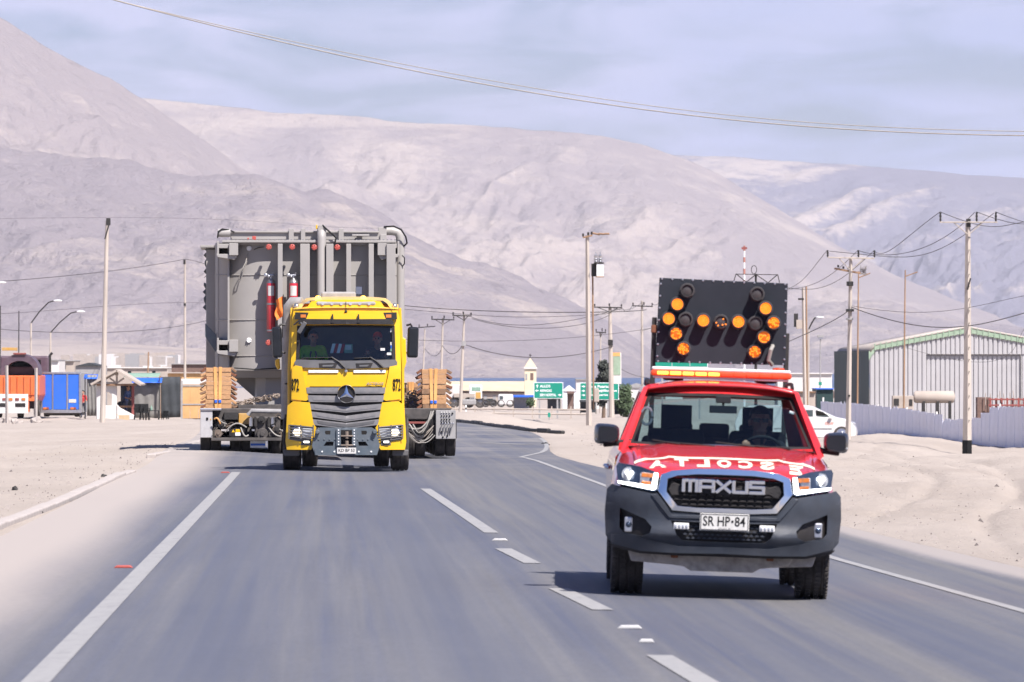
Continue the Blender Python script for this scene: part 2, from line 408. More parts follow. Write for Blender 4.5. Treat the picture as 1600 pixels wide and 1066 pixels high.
def interp(pts): 
    xs = [p[0] for p in pts]; ys = [p[1] for p in pts]
    return lambda t: np.interp(t, xs, ys)
def path(pxs): return [G(*p) for p in pxs]
_a, _b = path([(62, 1066), (369, 740)]); LLINE = [_a.lerp(_b, t/6) for t in range(7)]; CLINE = [(road_c(y), y) for y in range(0, 131, 5)]
RLINE = path([(1600, 960), (1310, 878), (1120, 817), (935, 757), (870, 733.5), (820, 717)])
def ext(P, y0):
    a, b = P[0], P[1]; t = (y0-a.y)/(b.y-a.y); return a+(b-a)*t
lx = interp([(p.y, p.x) for p in [ext(LLINE, 0)]+LLINE]+[(150, -6.6), (230, -10.5)])
rx = interp([(p.y, p.x) for p in [ext(RLINE, 0)]+RLINE]+[(150, 1.2)])
RE = path([(905, 724), (870, 714), (860, 707), (858, 700), (856, 693), (850, 687), (844, 683), (836, 679), (825, 675), (800, 671), (760, 666), (715, 661)])
_re = [(0, float(rx(0))+1.3), (90, float(rx(90))+1.3), (110, float(rx(110))+1.3)]+sorted([(p.y, p.x) for p in RE])
rex = interp(_re); YEND = RE[-1].y
lex = lambda Y: lx(Y)-2.0

# ---- road sheet
Ys = np.concatenate([np.linspace(-5, 25, 8), np.linspace(26, 120, 190), np.linspace(121, YEND, 60)])
ts = np.linspace(0, 1, 50)
YY = np.repeat(Ys[:, None], len(ts), 1); XX = lex(YY)+(rex(YY)-lex(YY))*ts[None, :]
ZZ = gbase(XX, YY)+.022
def sheet(name, XX, YY, ZZ, mats, attrs={}, smooth=True):
    r, c = XX.shape; me = bpy.data.meshes.new(name)
    v = np.stack([XX.ravel(), YY.ravel(), ZZ.ravel()], 1)
    i = np.arange(r*c).reshape(r, c)
    f = np.stack([i[:-1, :-1].ravel(), i[:-1, 1:].ravel(), i[1:, 1:].ravel(), i[1:, :-1].ravel()], 1)
    me.from_pydata(v.tolist(), [], f.tolist())
    for k, a in attrs.items():
        at = me.attributes.new(k, 'FLOAT', 'POINT'); at.data.foreach_set('value', a.ravel().astype(np.float32))
    if smooth: me.polygons.foreach_set('use_smooth', [True]*len(me.polygons))
    return link_mesh(name, me, mats)
def nodes(name):
    m = bpy.data.materials.new(name); m.use_nodes = True; _M[name] = m
    return m, m.node_tree.nodes, m.node_tree.links, m.node_tree.nodes['Principled BSDF']
def nmix(n, l, fac, a, b, blend='MIX'):
    x = n.new('ShaderNodeMix'); x.data_type = 'RGBA'; x.blend_type = blend
    for s, i in ((fac, 0), (a, 6), (b, 7)):
        if hasattr(s, 'is_linked') or hasattr(s, 'node'): l.new(s, x.inputs[i])
        else: x.inputs[i].default_value = s if i == 0 else (*s, 1)
    return x.outputs[2]
def nnoise(n, l, vec, scale, detail=6, rough=.6, dist=0):
    t = n.new('ShaderNodeTexNoise'); t.inputs['Scale'].default_value = scale; t.inputs['Detail'].default_value = detail; t.inputs['Roughness'].default_value = rough; t.inputs['Distortion'].default_value = dist
    l.new(vec, t.inputs['Vector']); return t.outputs['Fac']
def nrange(n, l, val, a, b, c=0, d=1, smooth=False):
    t = n.new('ShaderNodeMapRange')
    if smooth: t.interpolation_type = 'SMOOTHSTEP'
    for i, x in ((1, a), (2, b), (3, c), (4, d)): t.inputs[i].default_value = x
    l.new(val, t.inputs[0]); return t.outputs[0]
def nmath(n, l, op, a, b):
    t = n.new('ShaderNodeMath'); t.operation = op
    for i, x in ((0, a), (1, b)):
        if hasattr(x, 'node'): l.new(x, t.inputs[i])
        else: t.inputs[i].default_value = x
    return t.outputs[0]
def nmap(n, l, vec, scale):
    t = n.new('ShaderNodeMapping'); t.inputs['Scale'].default_value = scale; l.new(vec, t.inputs[0]); return t.outputs[0]
def nattr(n, k):
    t = n.new('ShaderNodeAttribute'); t.attribute_name = k; return t.outputs['Fac']
SANDC = (.375, .328, .292)
m, n, l, b = nodes('asphalt')
la, ra, al = nattr(n, 'lat'), nattr(n, 'ratl'), nattr(n, 'along')
cv = n.new('ShaderNodeCombineXYZ'); l.new(la, cv.inputs[0]); l.new(al, cv.inputs[1]); vec = cv.outputs[0]
tcn = n.new('ShaderNodeTexCoord')
st = nnoise(n, l, nmap(n, l, vec, (2.2, .016, 1)), 1.0, 8, .66)
st2 = nnoise(n, l, nmap(n, l, vec, (9, .05, 1)), 1.0, 5, .6)
wob = nnoise(n, l, nmap(n, l, vec, (.5, .09, 1)), 1.0, 5, .6, .8)
c = nmix(n, l, nrange(n, l, st, .40, .60), (.092, .102, .146), (.196, .188, .180))
c = nmix(n, l, nrange(n, l, la, 4.6, 2.6, 0, .28, True), c, (.112, .128, .19))
c = nmix(n, l, nrange(n, l, st2, .42, .70, 0, .5), c, (.122, .121, .128))
c = nmix(n, l, nrange(n, l, wob, .42, .72, 0, .30), c, (.235, .226, .218))
mot = nnoise(n, l, nmap(n, l, tcn.outputs['Object'], (1, .4, 1)), 5, 6, .7); c = nmix(n, l, nrange(n, l, mot, .35, .7, 0, .18), c, (.10, .10, .106))
fine = nnoise(n, l, tcn.outputs['Object'], 30, 4, .75)
c = nmix(n, l, nrange(n, l, fine, .3, .7, 0, .6), c, (.065, .064, .067))
spk = nnoise(n, l, tcn.outputs['Object'], 5.5, 3, .5); c = nmix(n, l, nrange(n, l, spk, .735, .76, 0, .5), c, (.22, .20, .18))
# wind-blown sand lying on the shoulders
ed = nmath(n, l, 'ADD', nmath(n, l, 'MULTIPLY', nnoise(n, l, nmap(n, l, vec, (.6, .05, 1)), 1.0, 3, .5), .5), nmath(n, l, 'MULTIPLY', nnoise(n, l, vec, 9.0, 5, .75), .5))
edl = nmath(n, l, 'ADD', la, nmath(n, l, 'MULTIPLY', nmath(n, l, 'SUBTRACT', ed, .5), 1.1))
c = nmix(n, l, nrange(n, l, edl, -.12, -1.35, 0, 1, True), c, SANDC)
edr = nmath(n, l, 'ADD', ra, nmath(n, l, 'MULTIPLY', nmath(n, l, 'SUBTRACT', ed, .5), .6))
c = nmix(n, l, nrange(n, l, edr, -.95, -1.3, 0, .8, True), c, SANDC)
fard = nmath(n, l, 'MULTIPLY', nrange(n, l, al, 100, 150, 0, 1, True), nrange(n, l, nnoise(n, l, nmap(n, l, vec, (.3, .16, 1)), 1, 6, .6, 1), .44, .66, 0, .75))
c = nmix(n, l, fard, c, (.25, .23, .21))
trk_ = nnoise(n, l, nmap(n, l, vec, (.001, .02, 1)), 1.0, 3, .5); lw_ = nmath(n, l, 'ADD', la, nmath(n, l, 'MULTIPLY', nmath(n, l, 'SUBTRACT', trk_, .5), .8))
for u0, sg in ((.85, .38), (2.65, .40), (4.75, .36), (6.35, .38)):     # polished wheel paths
    dd = nmath(n, l, 'ABSOLUTE', nmath(n, l, 'SUBTRACT', lw_, u0), 0); c = nmix(n, l, nrange(n, l, dd, sg*1.5, sg*.2, 0, .42, True), c, (.094, .10, .126))
l.new(c, b.inputs['Base Color']); b.inputs['Roughness'].default_value = .62; b.inputs['Specular IOR Level'].default_value = .35
bp = n.new('ShaderNodeBump'); bp.inputs['Strength'].default_value = .35; bp.inputs['Distance'].default_value = .006
l.new(nnoise(n, l, tcn.outputs['Object'], 60, 4, .7), bp.inputs['Height']); l.new(bp.outputs[0], b.inputs['Normal'])
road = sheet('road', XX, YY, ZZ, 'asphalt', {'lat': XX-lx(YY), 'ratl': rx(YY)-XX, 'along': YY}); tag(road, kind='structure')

def strip(name, pts, wd, matn, z=.006, group=None):
    """painted line: a thin strip following the road surface"""
    P = [Vector((p[0], p[1], 0)) for p in pts]; me = MB(); L_, R_ = [], []
    for i, p in enumerate(P):
        d = (P[min(i+1, len(P)-1)]-P[max(i-1, 0)]).normalized(); s = Vector((d.y, -d.x, 0))*wd/2
        for q, T in ((p-s, L_), (p+s, R_)): T.append((q.x, q.y, g1(q.x, q.y)+.022+z))
    k = len(P); me.add(L_+R_, [(i, i+k, i+k+1, i+1) for i in range(k-1)])
    return me.build(name, matn, road, smooth=0)
def dens(P, step=1.5):
    out_ = []
    for a, b in zip(P[:-1], P[1:]):
        a = Vector((a[0], a[1])); b = Vector((b[0], b[1])); k = max(1, int((b-a).length/step))
        out_ += [a+(b-a)*i/k for i in range(k)]
    return out_+[Vector((P[-1][0], P[-1][1]))]
m, n, l, b = nodes('worn_line')
tcn = n.new('ShaderNodeTexCoord')
wr = nnoise(n, l, nmap(n, l, tcn.outputs['Object'], (1, .35, 1)), 7, 8, .75); wr2 = nnoise(n, l, nmap(n, l, tcn.outputs['Object'], (12, .6, 1)), 1, 5, .6)
c = nmix(n, l, nrange(n, l, wr2, .3, .75, 0, .4), (.30, .292, .284), (.24, .236, .236)); c = nmix(n, l, nrange(n, l, wr, .50, .68, 0, .45), c, (.15, .148, .152))
l.new(c, b.inputs['Base Color']); b.inputs['Roughness'].default_value = .7
strip('edge_line', dens([(p.x, p.y) for p in [ext(LLINE, 22)]+LLINE]), .175, 'worn_line')
strip('edge_line', dens([(p.x, p.y) for p in [ext(RLINE, 22)]+RLINE+path([(813, 716.3), (824, 713.5), (836, 711), (846, 708.5), (852, 705), (854.5, 700), (853.5, 695), (850, 690), (844, 686)])]), .12, 'worn_line')
for a, b_ in (((1122, 1085), (1030, 1030)), ((942, 958), (872, 924)), ((832, 884), (786, 861)), ((768, 836), (664, 764)), ((1290, 1190), (1190, 1125))):
    P0, P1 = G(*a), G(*b_)
    if a == (768, 836):
        P1 = Vector((road_c(93), 93, 0))
    strip('centre_dash', dens([(P0.x, P0.y), (P1.x, P1.y)], .8), .17, 'worn_line')
_M['dust_track'] = None
mat('dust_track', (.215, .208, .20), .8, var=.3, scale=3)
strip('transverse_line', dens([(p.x, p.y) for p in path([(748, 693), (824, 696)])]), .45, 'dust_track')
strip('transverse_line', dens([(p.x, p.y) for p in path([(700, 716.5), (812, 716.5)])]), .14, 'dust_track')
def stud(px, py, mt='line_paint', s=.09):
    p = G(px, py); m_ = MB(); m_.prism([(-s, 0), (-s*.7, .022), (s*.7, .022), (s, 0)], -s*.6, s*.6)
    o = m_.build('road_stud', mt, None, 0, .004); o.location = (p.x, p.y, p.z+.024)
    return tag(o, 'small %s reflective stud on the asphalt %s', 'road stud')
for (px, py, lab, mt) in ((984, 987, 'white reflective road stud nearest the camera between centre dashes', 'line_paint'), (781, 848, 'white reflective road stud ahead of the short centre dash', 'line_paint'),
                          (193, 891, 'red reflective road stud beside the left edge line', 'flange_red'), (1010, 1009, 'broken pale road stud fragment near the centre dash', 'line_paint'),
                          (352, 741, 'small red reflector on the left edge line near the lorry', 'flange_red')):
    o = stud(px, py, mt, .055 if py > 1000 else .09); o['label'] = lab

# ---- ground sheet
m, n, l, b = nodes('sand')
tcn = n.new('ShaderNodeTexCoord'); ov = tcn.outputs['Object']
a1 = nnoise(n, l, nmap(n, l, ov, (1, .35, 1)), .22, 8, .62); a2 = nnoise(n, l, ov, 1.7, 7, .65); a3 = nnoise(n, l, ov, 14, 5, .7)
c = nmix(n, l, nrange(n, l, a1, .32, .68), (.355, .302, .258), (.44, .38, .330))
c = nmix(n, l, nrange(n, l, a2, .35, .75, 0, .6), c, (.375, .327, .29))
c = nmix(n, l, nrange(n, l, a3, .58, .70, 0, .55), c, (.22, .188, .165))
far = nrange(n, l, nattr(n, 'along'), 420, 1200, 0, .5)
c = nmix(n, l, far, c, (.30, .265, .24))
l.new(c, b.inputs['Base Color']); b.inputs['Roughness'].default_value = .92; b.inputs['Specular IOR Level'].default_value = .2
bp = n.new('ShaderNodeBump'); bp.inputs['Strength'].default_value = 1.0; bp.inputs['Distance'].default_value = .06
hh = nmath(n, l, 'ADD', nnoise(n, l, nmap(n, l, ov, (1, .45, 1)), 5.5, 9, .74), nmath(n, l, 'MULTIPLY', a3, .25))
l.new(hh, bp.inputs['Height']); l.new(bp.outputs[0], b.inputs['Normal'])
ang = np.concatenate([np.array([-2.2, -1.2, -.6, -.35, -.22]), np.linspace(-.16, .16, 300), np.array([.22, .35, .6, 1.2, 2.2])])
Yr = np.concatenate([np.array([-80, -40, -10, 8, 16]), np.exp(np.linspace(math.log(22), math.log(340), 430)), np.exp(np.linspace(math.log(350), math.log(4200), 60))])
YY = np.repeat(Yr[:, None], len(ang), 1); XX = ang[None, :]*np.maximum(YY, 24)
base = gbase(XX, YY)
offr = np.maximum(lex(YY)-XX, XX-rex(YY)); offr = np.where(YY > YEND+.5, np.maximum(offr, (YY-YEND)*.5), offr)
mk = np.clip((offr-.05)/1.8, 0, 1)
right = (XX > rex(YY)) & (YY < 260)
amp = np.where(right, .07*np.clip((YY-55)/50, 0, 1)+.04, .035+.05*np.clip((YY-90)/40, 0, 1))
rel = fbm(XX*.55, YY*.22, 6, 3)*amp*1.4+fbm(XX*1.9, YY*1.1, 4, 9)*.045
# wheel ruts curving over the sand by the fence
rut = np.exp(-((XX-(5.6+.06*(YY-80)+.8*np.sin(YY*.07)))/.16)**2)+np.exp(-((XX-(7.2+.055*(YY-80)+.8*np.sin(YY*.07)))/.16)**2)
rut = rut+np.exp(-((XX-(9.5+.03*(YY-110)+1.1*np.sin(YY*.05+1)))/.18)**2)+np.exp(-((XX-(11.2+.03*(YY-110)+1.1*np.sin(YY*.05+1)))/.18)**2)
rel = rel-np.where(right, rut*.07, 0)
edgeb = np.exp(-((offr-1.0)/.7)**2)*np.where(right, .06, .02)*(.4+fbm(XX*.4, YY*.12, 3, 21))
far_k = np.clip((900-YY)/500, 0, 1)
ZZ = base+np.where(offr > 0, rel*mk*far_k+edgeb*far_k, -.05)
ZZ = np.where(YY < 18, base-.02, ZZ)
# low bank on the far side of the road bend
bank = np.clip((YY-YEND-1.0)/2.2, 0, 1)*np.clip((300-YY)/60, 0, 1)*np.exp(-((XX+1.0)/9)**2)*.42
ZZ = ZZ+bank
ground = sheet('ground', XX, YY, ZZ, 'sand', {'along': YY}); tag(ground, kind='structure')
_gz = (Yr, ang, ZZ)
def gh(X, Y):
    """height of the built ground sheet"""
    i = int(np.clip(np.searchsorted(Yr, Y)-1, 0, len(Yr)-2)); t = (Y-Yr[i])/(Yr[i+1]-Yr[i]); r = []
    for k in (i, i+1):
        r.append(np.interp(X/max(Yr[k], 24), ang, ZZ[k]))
    return float(r[0]+(r[1]-r[0])*t)

# ---- sea, hills
m, n, l, b = nodes('sea_water')
tcn = n.new('ShaderNodeTexCoord')
wv = nnoise(n, l, nmap(n, l, tcn.outputs['Object'], (.004, .02, 1)), 1, 6, .6)
c = nmix(n, l, nrange(n, l, wv, .3, .7), (.025, .06, .14), (.04, .085, .18)); l.new(c, b.inputs['Base Color']); b.inputs['Roughness'].default_value = .35; b.inputs['Specular IOR Level'].default_value = .25
bp = n.new('ShaderNodeBump'); bp.inputs['Strength'].default_value = .6; bp.inputs['Distance'].default_value = 1.0
l.new(nnoise(n, l, nmap(n, l, tcn.outputs['Object'], (.05, .12, 1)), 1, 4, .6), bp.inputs['Height']); l.new(bp.outputs[0], b.inputs['Normal'])
SEAZ = -9.16
sv = MB(); sv.add([(-7000, 2700, SEAZ), (7000, 2700, SEAZ), (7000, 15500, SEAZ), (-7000, 15500, SEAZ)], [(0, 1, 2, 3)])
tag(sv.build('sea', 'sea_water', None, 0), kind='structure')

def hill_mat(name, sand, rock, lo=.38, hi=.62, sc=.0035, stripe=(1, 1, 1)):
    m, n, l, b = nodes(name); tcn = n.new('ShaderNodeTexCoord'); ov = tcn.outputs['Object']
    rt = n.new('ShaderNodeMapping'); rt.inputs['Rotation'].default_value = (0, .75, 0); rt.inputs['Scale'].default_value = (.22, .35, 1.6); l.new(ov, rt.inputs[0])
    qs = nnoise(n, l, rt.outputs[0], sc*5, 8, .68, .9)
    q1 = nnoise(n, l, nmap(n, l, ov, stripe), sc, 9, .66, .6); q2 = nnoise(n, l, ov, sc*7, 7, .65, .4); q3 = nnoise(n, l, ov, sc*30, 5, .7)
    rk = nattr(n, 'rock')
    f = nmath(n, l, 'ADD', nmath(n, l, 'ADD', nmath(n, l, 'MULTIPLY', q1, .42), nmath(n, l, 'MULTIPLY', q2, .22)), nmath(n, l, 'ADD', nmath(n, l, 'MULTIPLY', q3, .22), nmath(n, l, 'MULTIPLY', qs, .24)))
    f = nmath(n, l, 'ADD', f, rk)
    c = nmix(n, l, nrange(n, l, f, lo, hi, 0, 1, True), sand, rock)
    c = nmix(n, l, nrange(n, l, q2, .60, .70, 0, .65), c, tuple(x*.62 for x in rock))
    l.new(c, b.inputs['Base Color']); b.inputs['Roughness'].default_value = .95; b.inputs['Specular IOR Level'].default_value = .1
    bp = n.new('ShaderNodeBump'); bp.inputs['Strength'].default_value = .8; bp.inputs['Distance'].default_value = 14
    l.new(nmath(n, l, 'ADD', q2, nmath(n, l, 'MULTIPLY', q3, .6)), bp.inputs['Height']); l.new(bp.outputs[0], b.inputs['Normal'])
hill_mat('hill_pale', (.42, .355, .316), (.29, .246, .244), .43, .60)
hill_mat('hill_rocky', (.405, .342, .306), (.258, .222, .232), .41, .58, .0045)  # rock tone leans blue, so shadow patches are painted into the foothills
hill_mat('hill_far', (.42, .36, .325), (.18, .172, .215), .44, .58, .0022)  # bluish rock tone also paints in the far mountain's blue shade patches
def hill(name, prof, D0, D1, matn, seed, gul=.10, shape=1.25, base=-11.0, rockb=0, foot=0, nx=860, ny=150, x0=-850, x1=1900, crag=.5, rough=3.):
    px = np.linspace(x0, x1, nx); t = np.linspace(0, 1, ny)
    T, PX = np.meshgrid(t, px, indexing='ij')
    ridge_y = np.interp(px, [p[0] for p in prof], [p[1] for p in prof])
    Dm = D0+(D1-D0)*T
    # gullies run down the slope: noise stretched along the depth and skewed
    Xw = (PX-800)/F*D1; sk = Xw-T*(D1-D0)*.35
    gl = ridged(sk/260+fbm(Xw/700, T*3, 3, seed)*1.1, T*1.6+fbm(Xw/500, T*4, 3, seed+5)*.5, 5, seed+11, .55)
    lump = fbm(Xw/620, T*3.0, 5, seed+31)
    ft = fbm(Xw/120, T*9, 5, seed+77, .6)
    H = CAMH-(ridge_y[None, :]-HY)/F*D1-base
    sh = np.clip(T, 0, 1)**shape
    sh = sh+lump*.13*np.sin(PI*T)+(gl-.62)*gul*1.4*np.sin(PI*np.clip(T, 0, 1)**.8)*crag*2+ft*.05*np.sin(PI*T)+fbm(Xw/45, T*22, 4, seed+55, .6)*.016*np.sin(PI*T)
    Z = base+np.maximum(H, 0)*sh*(1+fbm(PX/90, T*2, 4, seed+3)*.012)
    Z = Z+fbm(Xw/190+T*2.3, T*5.5+Xw/900, 6, seed+91, .58)*rough/F*D1*T**.7*1.2
    if foot: Z = Z+foot*np.clip(T*4, 0, 1)
    # back slope so the crest is solid from the side
    X = (PX-800)/F*Dm
    Xb = (px-800)/F*(D1+900); Zb = np.full(nx, base)
    XX = np.vstack([X, Xb[None]]); YY = np.vstack([Dm, np.full((1, nx), D1+900)]); ZZ = np.vstack([Z, Zb[None]])
    rk = np.vstack([rockb+(.62-gl)*.25+lump*.12, np.zeros((1, nx))])
    o = sheet(name, XX, YY, ZZ, matn, {'rock': rk}); return tag(o, kind='structure')
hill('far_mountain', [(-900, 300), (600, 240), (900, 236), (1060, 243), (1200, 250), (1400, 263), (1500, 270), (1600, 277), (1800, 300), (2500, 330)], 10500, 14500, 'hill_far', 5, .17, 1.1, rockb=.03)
hill('mountain', [(-900, 120), (0, 148), (240, 154), (330, 163), (420, 172), (560, 181), (700, 193), (850, 204), (940, 213), (1000, 226), (1060, 246), (1110, 268), (1180, 306), (1290, 372), (1400, 430), (1520, 480), (1700, 545), (1900, 575), (2500, 575)], 8900, 11300, 'hill_pale', 23, .12, 1.0, rockb=-.02)
hill('peak', [(-900, 240), (-620, 60), (-430, -50), (-300, -88), (-180, -60), (-80, -15), (0, 28), (50, 58), (100, 88), (170, 122), (240, 162), (300, 205), (380, 262), (470, 322), (560, 380), (660, 440), (760, 505), (860, 550), (960, 576), (2500, 576)], 6600, 8300, 'hill_pale', 41, .10, .9, x1=1100, rockb=.02, rough=5.)
hill('foothill', [(-900, 250), (0, 236), (60, 242), (140, 256), (260, 274), (400, 282), (520, 312), (620, 350), (700, 386), (780, 424), (860, 464), (940, 510), (1010, 556), (1060, 576), (2500, 576)], 5200, 6400, 'hill_rocky', 63, .20, .85, x1=1150, rockb=.03, rough=30.)
hill('foothill', [(-900, 576), (1080, 576), (1130, 556), (1190, 508), (1240, 484), (1330, 474), (1420, 482), (1500, 496), (1600, 512), (1800, 520), (2500, 560)], 7800, 8800, 'hill_rocky', 87, .22, .8, x0=1000, nx=360, rockb=.01, rough=22.)
hill('coastal_slope', [(-900, 500), (0, 528), (200, 538), (380, 548), (520, 556), (600, 572), (650, 588), (720, 595), (2500, 595)], 2900, 4600, 'hill_pale', 101, .05, 1.0, x1=760, nx=300, ny=60, rockb=-.05)

# ---- haze: the desert coast air
m = bpy.data.materials.new('haze_air'); m.use_nodes = True; n = m.node_tree.nodes; l = m.node_tree.links; n.clear(); _M['haze_air'] = m
oo = n.new('ShaderNodeOutputMaterial'); pv = n.new('ShaderNodeVolumePrincipled'); pv.inputs['Color'].default_value = (.90, .90, 1.0, 1)
pv.inputs['Density'].default_value = 4.6e-5; pv.inputs['Anisotropy'].default_value = 0.0
l.new(pv.outputs[0], oo.inputs['Volume'])
hb = MB(); hb.box(-9000, 9000, -120, 15600, -13.0, 800)
tag(hb.build('haze', 'haze_air', None, 0), kind='stuff')
# ================================================================ shared builders
def px_solver(root):
    """photo pixel -> (x, z) on a plane y = const of the thing's own frame (used once, at build time, to read sizes off the photo)"""
    M = Matrix.LocRotScale(root.location, root.rotation_euler, None).inverted(); o = M @ Vector((0, 0, CAMH))
    def pk(px, py, y=0.):
        d = (M @ W(px, py, 100.))-o; t = (y-o.y)/d.y; p = o+d*t; return (p.x, p.z)
    return pk
_wheel_cache = {}
def wheel(parent, c, r, wd, rim_r, side=1, lugs=0, key='w', rim='rim', dish=.04):
    """hub and rim with its tyre; axle along x, outer face towards side"""
    k = (key, side)
    if k not in _wheel_cache:
        t = MB(); h = wd/2
        prof = [(rim_r, -h*.8), (rim_r*1.12, -h*.98), ((r+rim_r)/2, -h*1.04), (r*.955, -h*.97), (r*.99, -h*.86)]
        gro = [-.52, 0, .52]
        for g in gro: prof += [(r, h*(g-.06)), (r*.975, h*(g-.045)), (r*.975, h*(g+.045)), (r, h*(g+.06))]
        prof += [(r*.99, h*.86), (r*.955, h*.97), ((r+rim_r)/2, h*1.04), (rim_r*1.12, h*.98), (rim_r, h*.8)]
        t.lathe(prof, 40, axis='X')
        for i in range(lugs):
            a = 2*PI*i/lugs
            for xx, ww in ((-.86, .16), (-.27, .19), (.27, .19), (.86, .16)):
                aa = a+(.5*2*PI/lugs if xx > 0 else 0)
                t.rbox((xx*h, math.cos(aa)*r*.998, math.sin(aa)*r*.998), (ww*h*1.6, r*2*PI/lugs*.55, .016), (aa-PI/2, 0, .25*(1 if xx > 0 else -1)))
        m = MB(); s = side; e = h*.80*s
        m.lathe([(rim_r*1.0, -h*.8), (rim_r*.93, -h*.6), (rim_r*.93, h*.6), (rim_r*1.0, h*.8)], 28, axis='X')
        m.lathe([(.001, e-dish*s), (rim_r*.30, e-dish*s), (rim_r*.36, e-dish*1.5*s), (rim_r*.93, e-dish*1.9*s)], 28, axis='X')
        for i in range(6):
            a = 2*PI*i/6; m.rbox((e-dish*1.1*s, math.cos(a)*rim_r*.62, math.sin(a)*rim_r*.62), (.03, rim_r*.62, rim_r*.2), (a, 0, 0))
        m.lathe([(.001, e-dish*.1*s), (rim_r*.2, e-dish*.1*s), (rim_r*.24, e-dish*s)], 16, axis='X')
        _wheel_cache[k] = (m.mesh('wheel', 40), t.mesh('tyre', 50))
        _wheel_cache[k][0].materials.append(MT(rim)); _wheel_cache[k][1].materials.append(MT('tyre'))
    a, b = _wheel_cache[k]
    o = bpy.data.objects.new('wheel', a); COL.objects.link(o); o.parent = parent; o.location = c
    p = bpy.data.objects.new('tyre', b); COL.objects.link(p); p.parent = o
    return o

def cap_geo(mb, a, b, ra, rb, n=12):
    a = Vector(a); b = Vector(b); mb.ell(a, ra, n)
    if (b-a).length > 1e-5: mb.ell(b, rb, n); mb.tube([a, b], [ra, rb], n)
def hand(h, fwd, side, thumb=1, curl=.9, tagm='skin', s=1.):
    """palm, four unequal bent fingers and a thumb leaving the side of the palm"""
    h = Vector(h); f = Vector(fwd).normalized(); sd = Vector(side); sd = (sd-f*sd.dot(f)).normalized(); up = sd.cross(f)*thumb
    R = []
    for k in (-.024, -.008, .008, .024): R.append((h+sd*k*s-f*.01*s, h+sd*k*1.1*s+f*.062*s, .017*s, .0135*s, tagm))
    for k, ln in ((-.030, .92), (-.010, 1.04), (.011, 1.0), (.031, .80)):
        p = h+sd*k*s+f*.065*s; a = .15
        for seg, r in ((.043, .0098), (.028, .0088), (.022, .0078)):
            a += curl*.75; q = p+(f*math.cos(a)-up*math.sin(a))*seg*ln*s; R.append((p, q, r*s, r*.93*s, tagm)); p = q
    p = h-sd*.033*s+f*.012*s; q = p+(-sd*.55+f*.6-up*.5).normalized()*.045*s; t = q+(f*.5-up*.75+sd*.15).normalized()*.034*s
    R += [(p, q, .0135*s, .0115*s, tagm), (q, t, .0112*s, .0095*s, tagm)]
    return R
def head(c, turn=0., tilt=0., s=1.):
    """skull, jaw, brow, nose, lips, ears and eyes facing -y"""
    c = Vector(c); R = Euler((tilt, 0, turn)).to_matrix()
    def P(x, y, z): return c+R @ Vector((x*s, y*s, z*s))
    L_ = [(P(0, .022, .035), P(0, .005, .040), .088*s, .084*s, 'skin'), (P(0, -.012, -.02), P(0, -.03, -.055), .072*s, .052*s, 'skin'),
          (P(-.03, -.07, -.082), P(.03, -.07, -.082), .028*s, .028*s, 'skin'), (P(0, -.088, .02), P(0, -.112, -.022), .012*s, .017*s, 'skin'),
          (P(-.035, -.08, .033), P(.035, -.08, .033), .016*s, .016*s, 'skin'), (P(-.022, -.092, -.052), P(.022, -.092, -.052), .010*s, .010*s, 'skin'),
          (P(-.088, .01, .0), P(-.09, .016, -.03), .018*s, .014*s, 'skin'), (P(.088, .01, .0), P(.09, .016, -.03), .018*s, .014*s, 'skin'),
          (P(-.033, -.086, .012), P(-.033, -.088, .012), .012*s, .012*s, 'eye'), (P(.033, -.086, .012), P(.033, -.088, .012), .012*s, .012*s, 'eye')]
    return L_, P
def figure(name, label, caps, tags, loc, rotz=0, voxel=.010, cat='person'):
    """one continuous body grown from tapered limbs (voxel-remeshed), coloured by the limb that lies nearest"""
    mb = MB()
    for a, b, ra, rb, t in caps: cap_geo(mb, a, b, ra, rb)
    me = mb.mesh(name)
    o = bpy.data.objects.new(name, me); COL.objects.link(o)
    md = o.modifiers.new('r', 'REMESH'); md.mode = 'VOXEL'; md.voxel_size = voxel
    ms = o.modifiers.new('s', 'SMOOTH'); ms.factor = .5; ms.iterations = 2
    dg = bpy.context.evaluated_depsgraph_get(); nm = bpy.data.meshes.new_from_object(o.evaluated_get(dg))
    bpy.data.objects.remove(o); bpy.data.meshes.remove(me); nm.name = name
    k = len(nm.polygons); ce = np.zeros(k*3); nm.polygons.foreach_get('center', ce); ce = ce.reshape(k, 3)
    best = np.full(k, 1e9); mi = np.zeros(k, int); names = list(tags)
    for a, b, ra, rb, t in caps:
        a = np.array(a); b = np.array(b); d = b-a; q = np.clip(((ce-a) @ d)/max(d @ d, 1e-9), 0, 1)
        dist = np.linalg.norm(ce-(a+q[:, None]*d), axis=1)-(ra+(rb-ra)*q)
        s = dist < best; best[s] = dist[s]; mi[s] = names.index(t)
    nm.polygons.foreach_set('material_index', mi.astype(np.int32)); nm.polygons.foreach_set('use_smooth', [True]*k)
    for t in names: nm.materials.append(MT(tags[t]))
    o = bpy.data.objects.new(name, nm); COL.objects.link(o); o.location = loc; o.rotation_euler = (0, 0, rotz)
    return tag(o, label, cat)
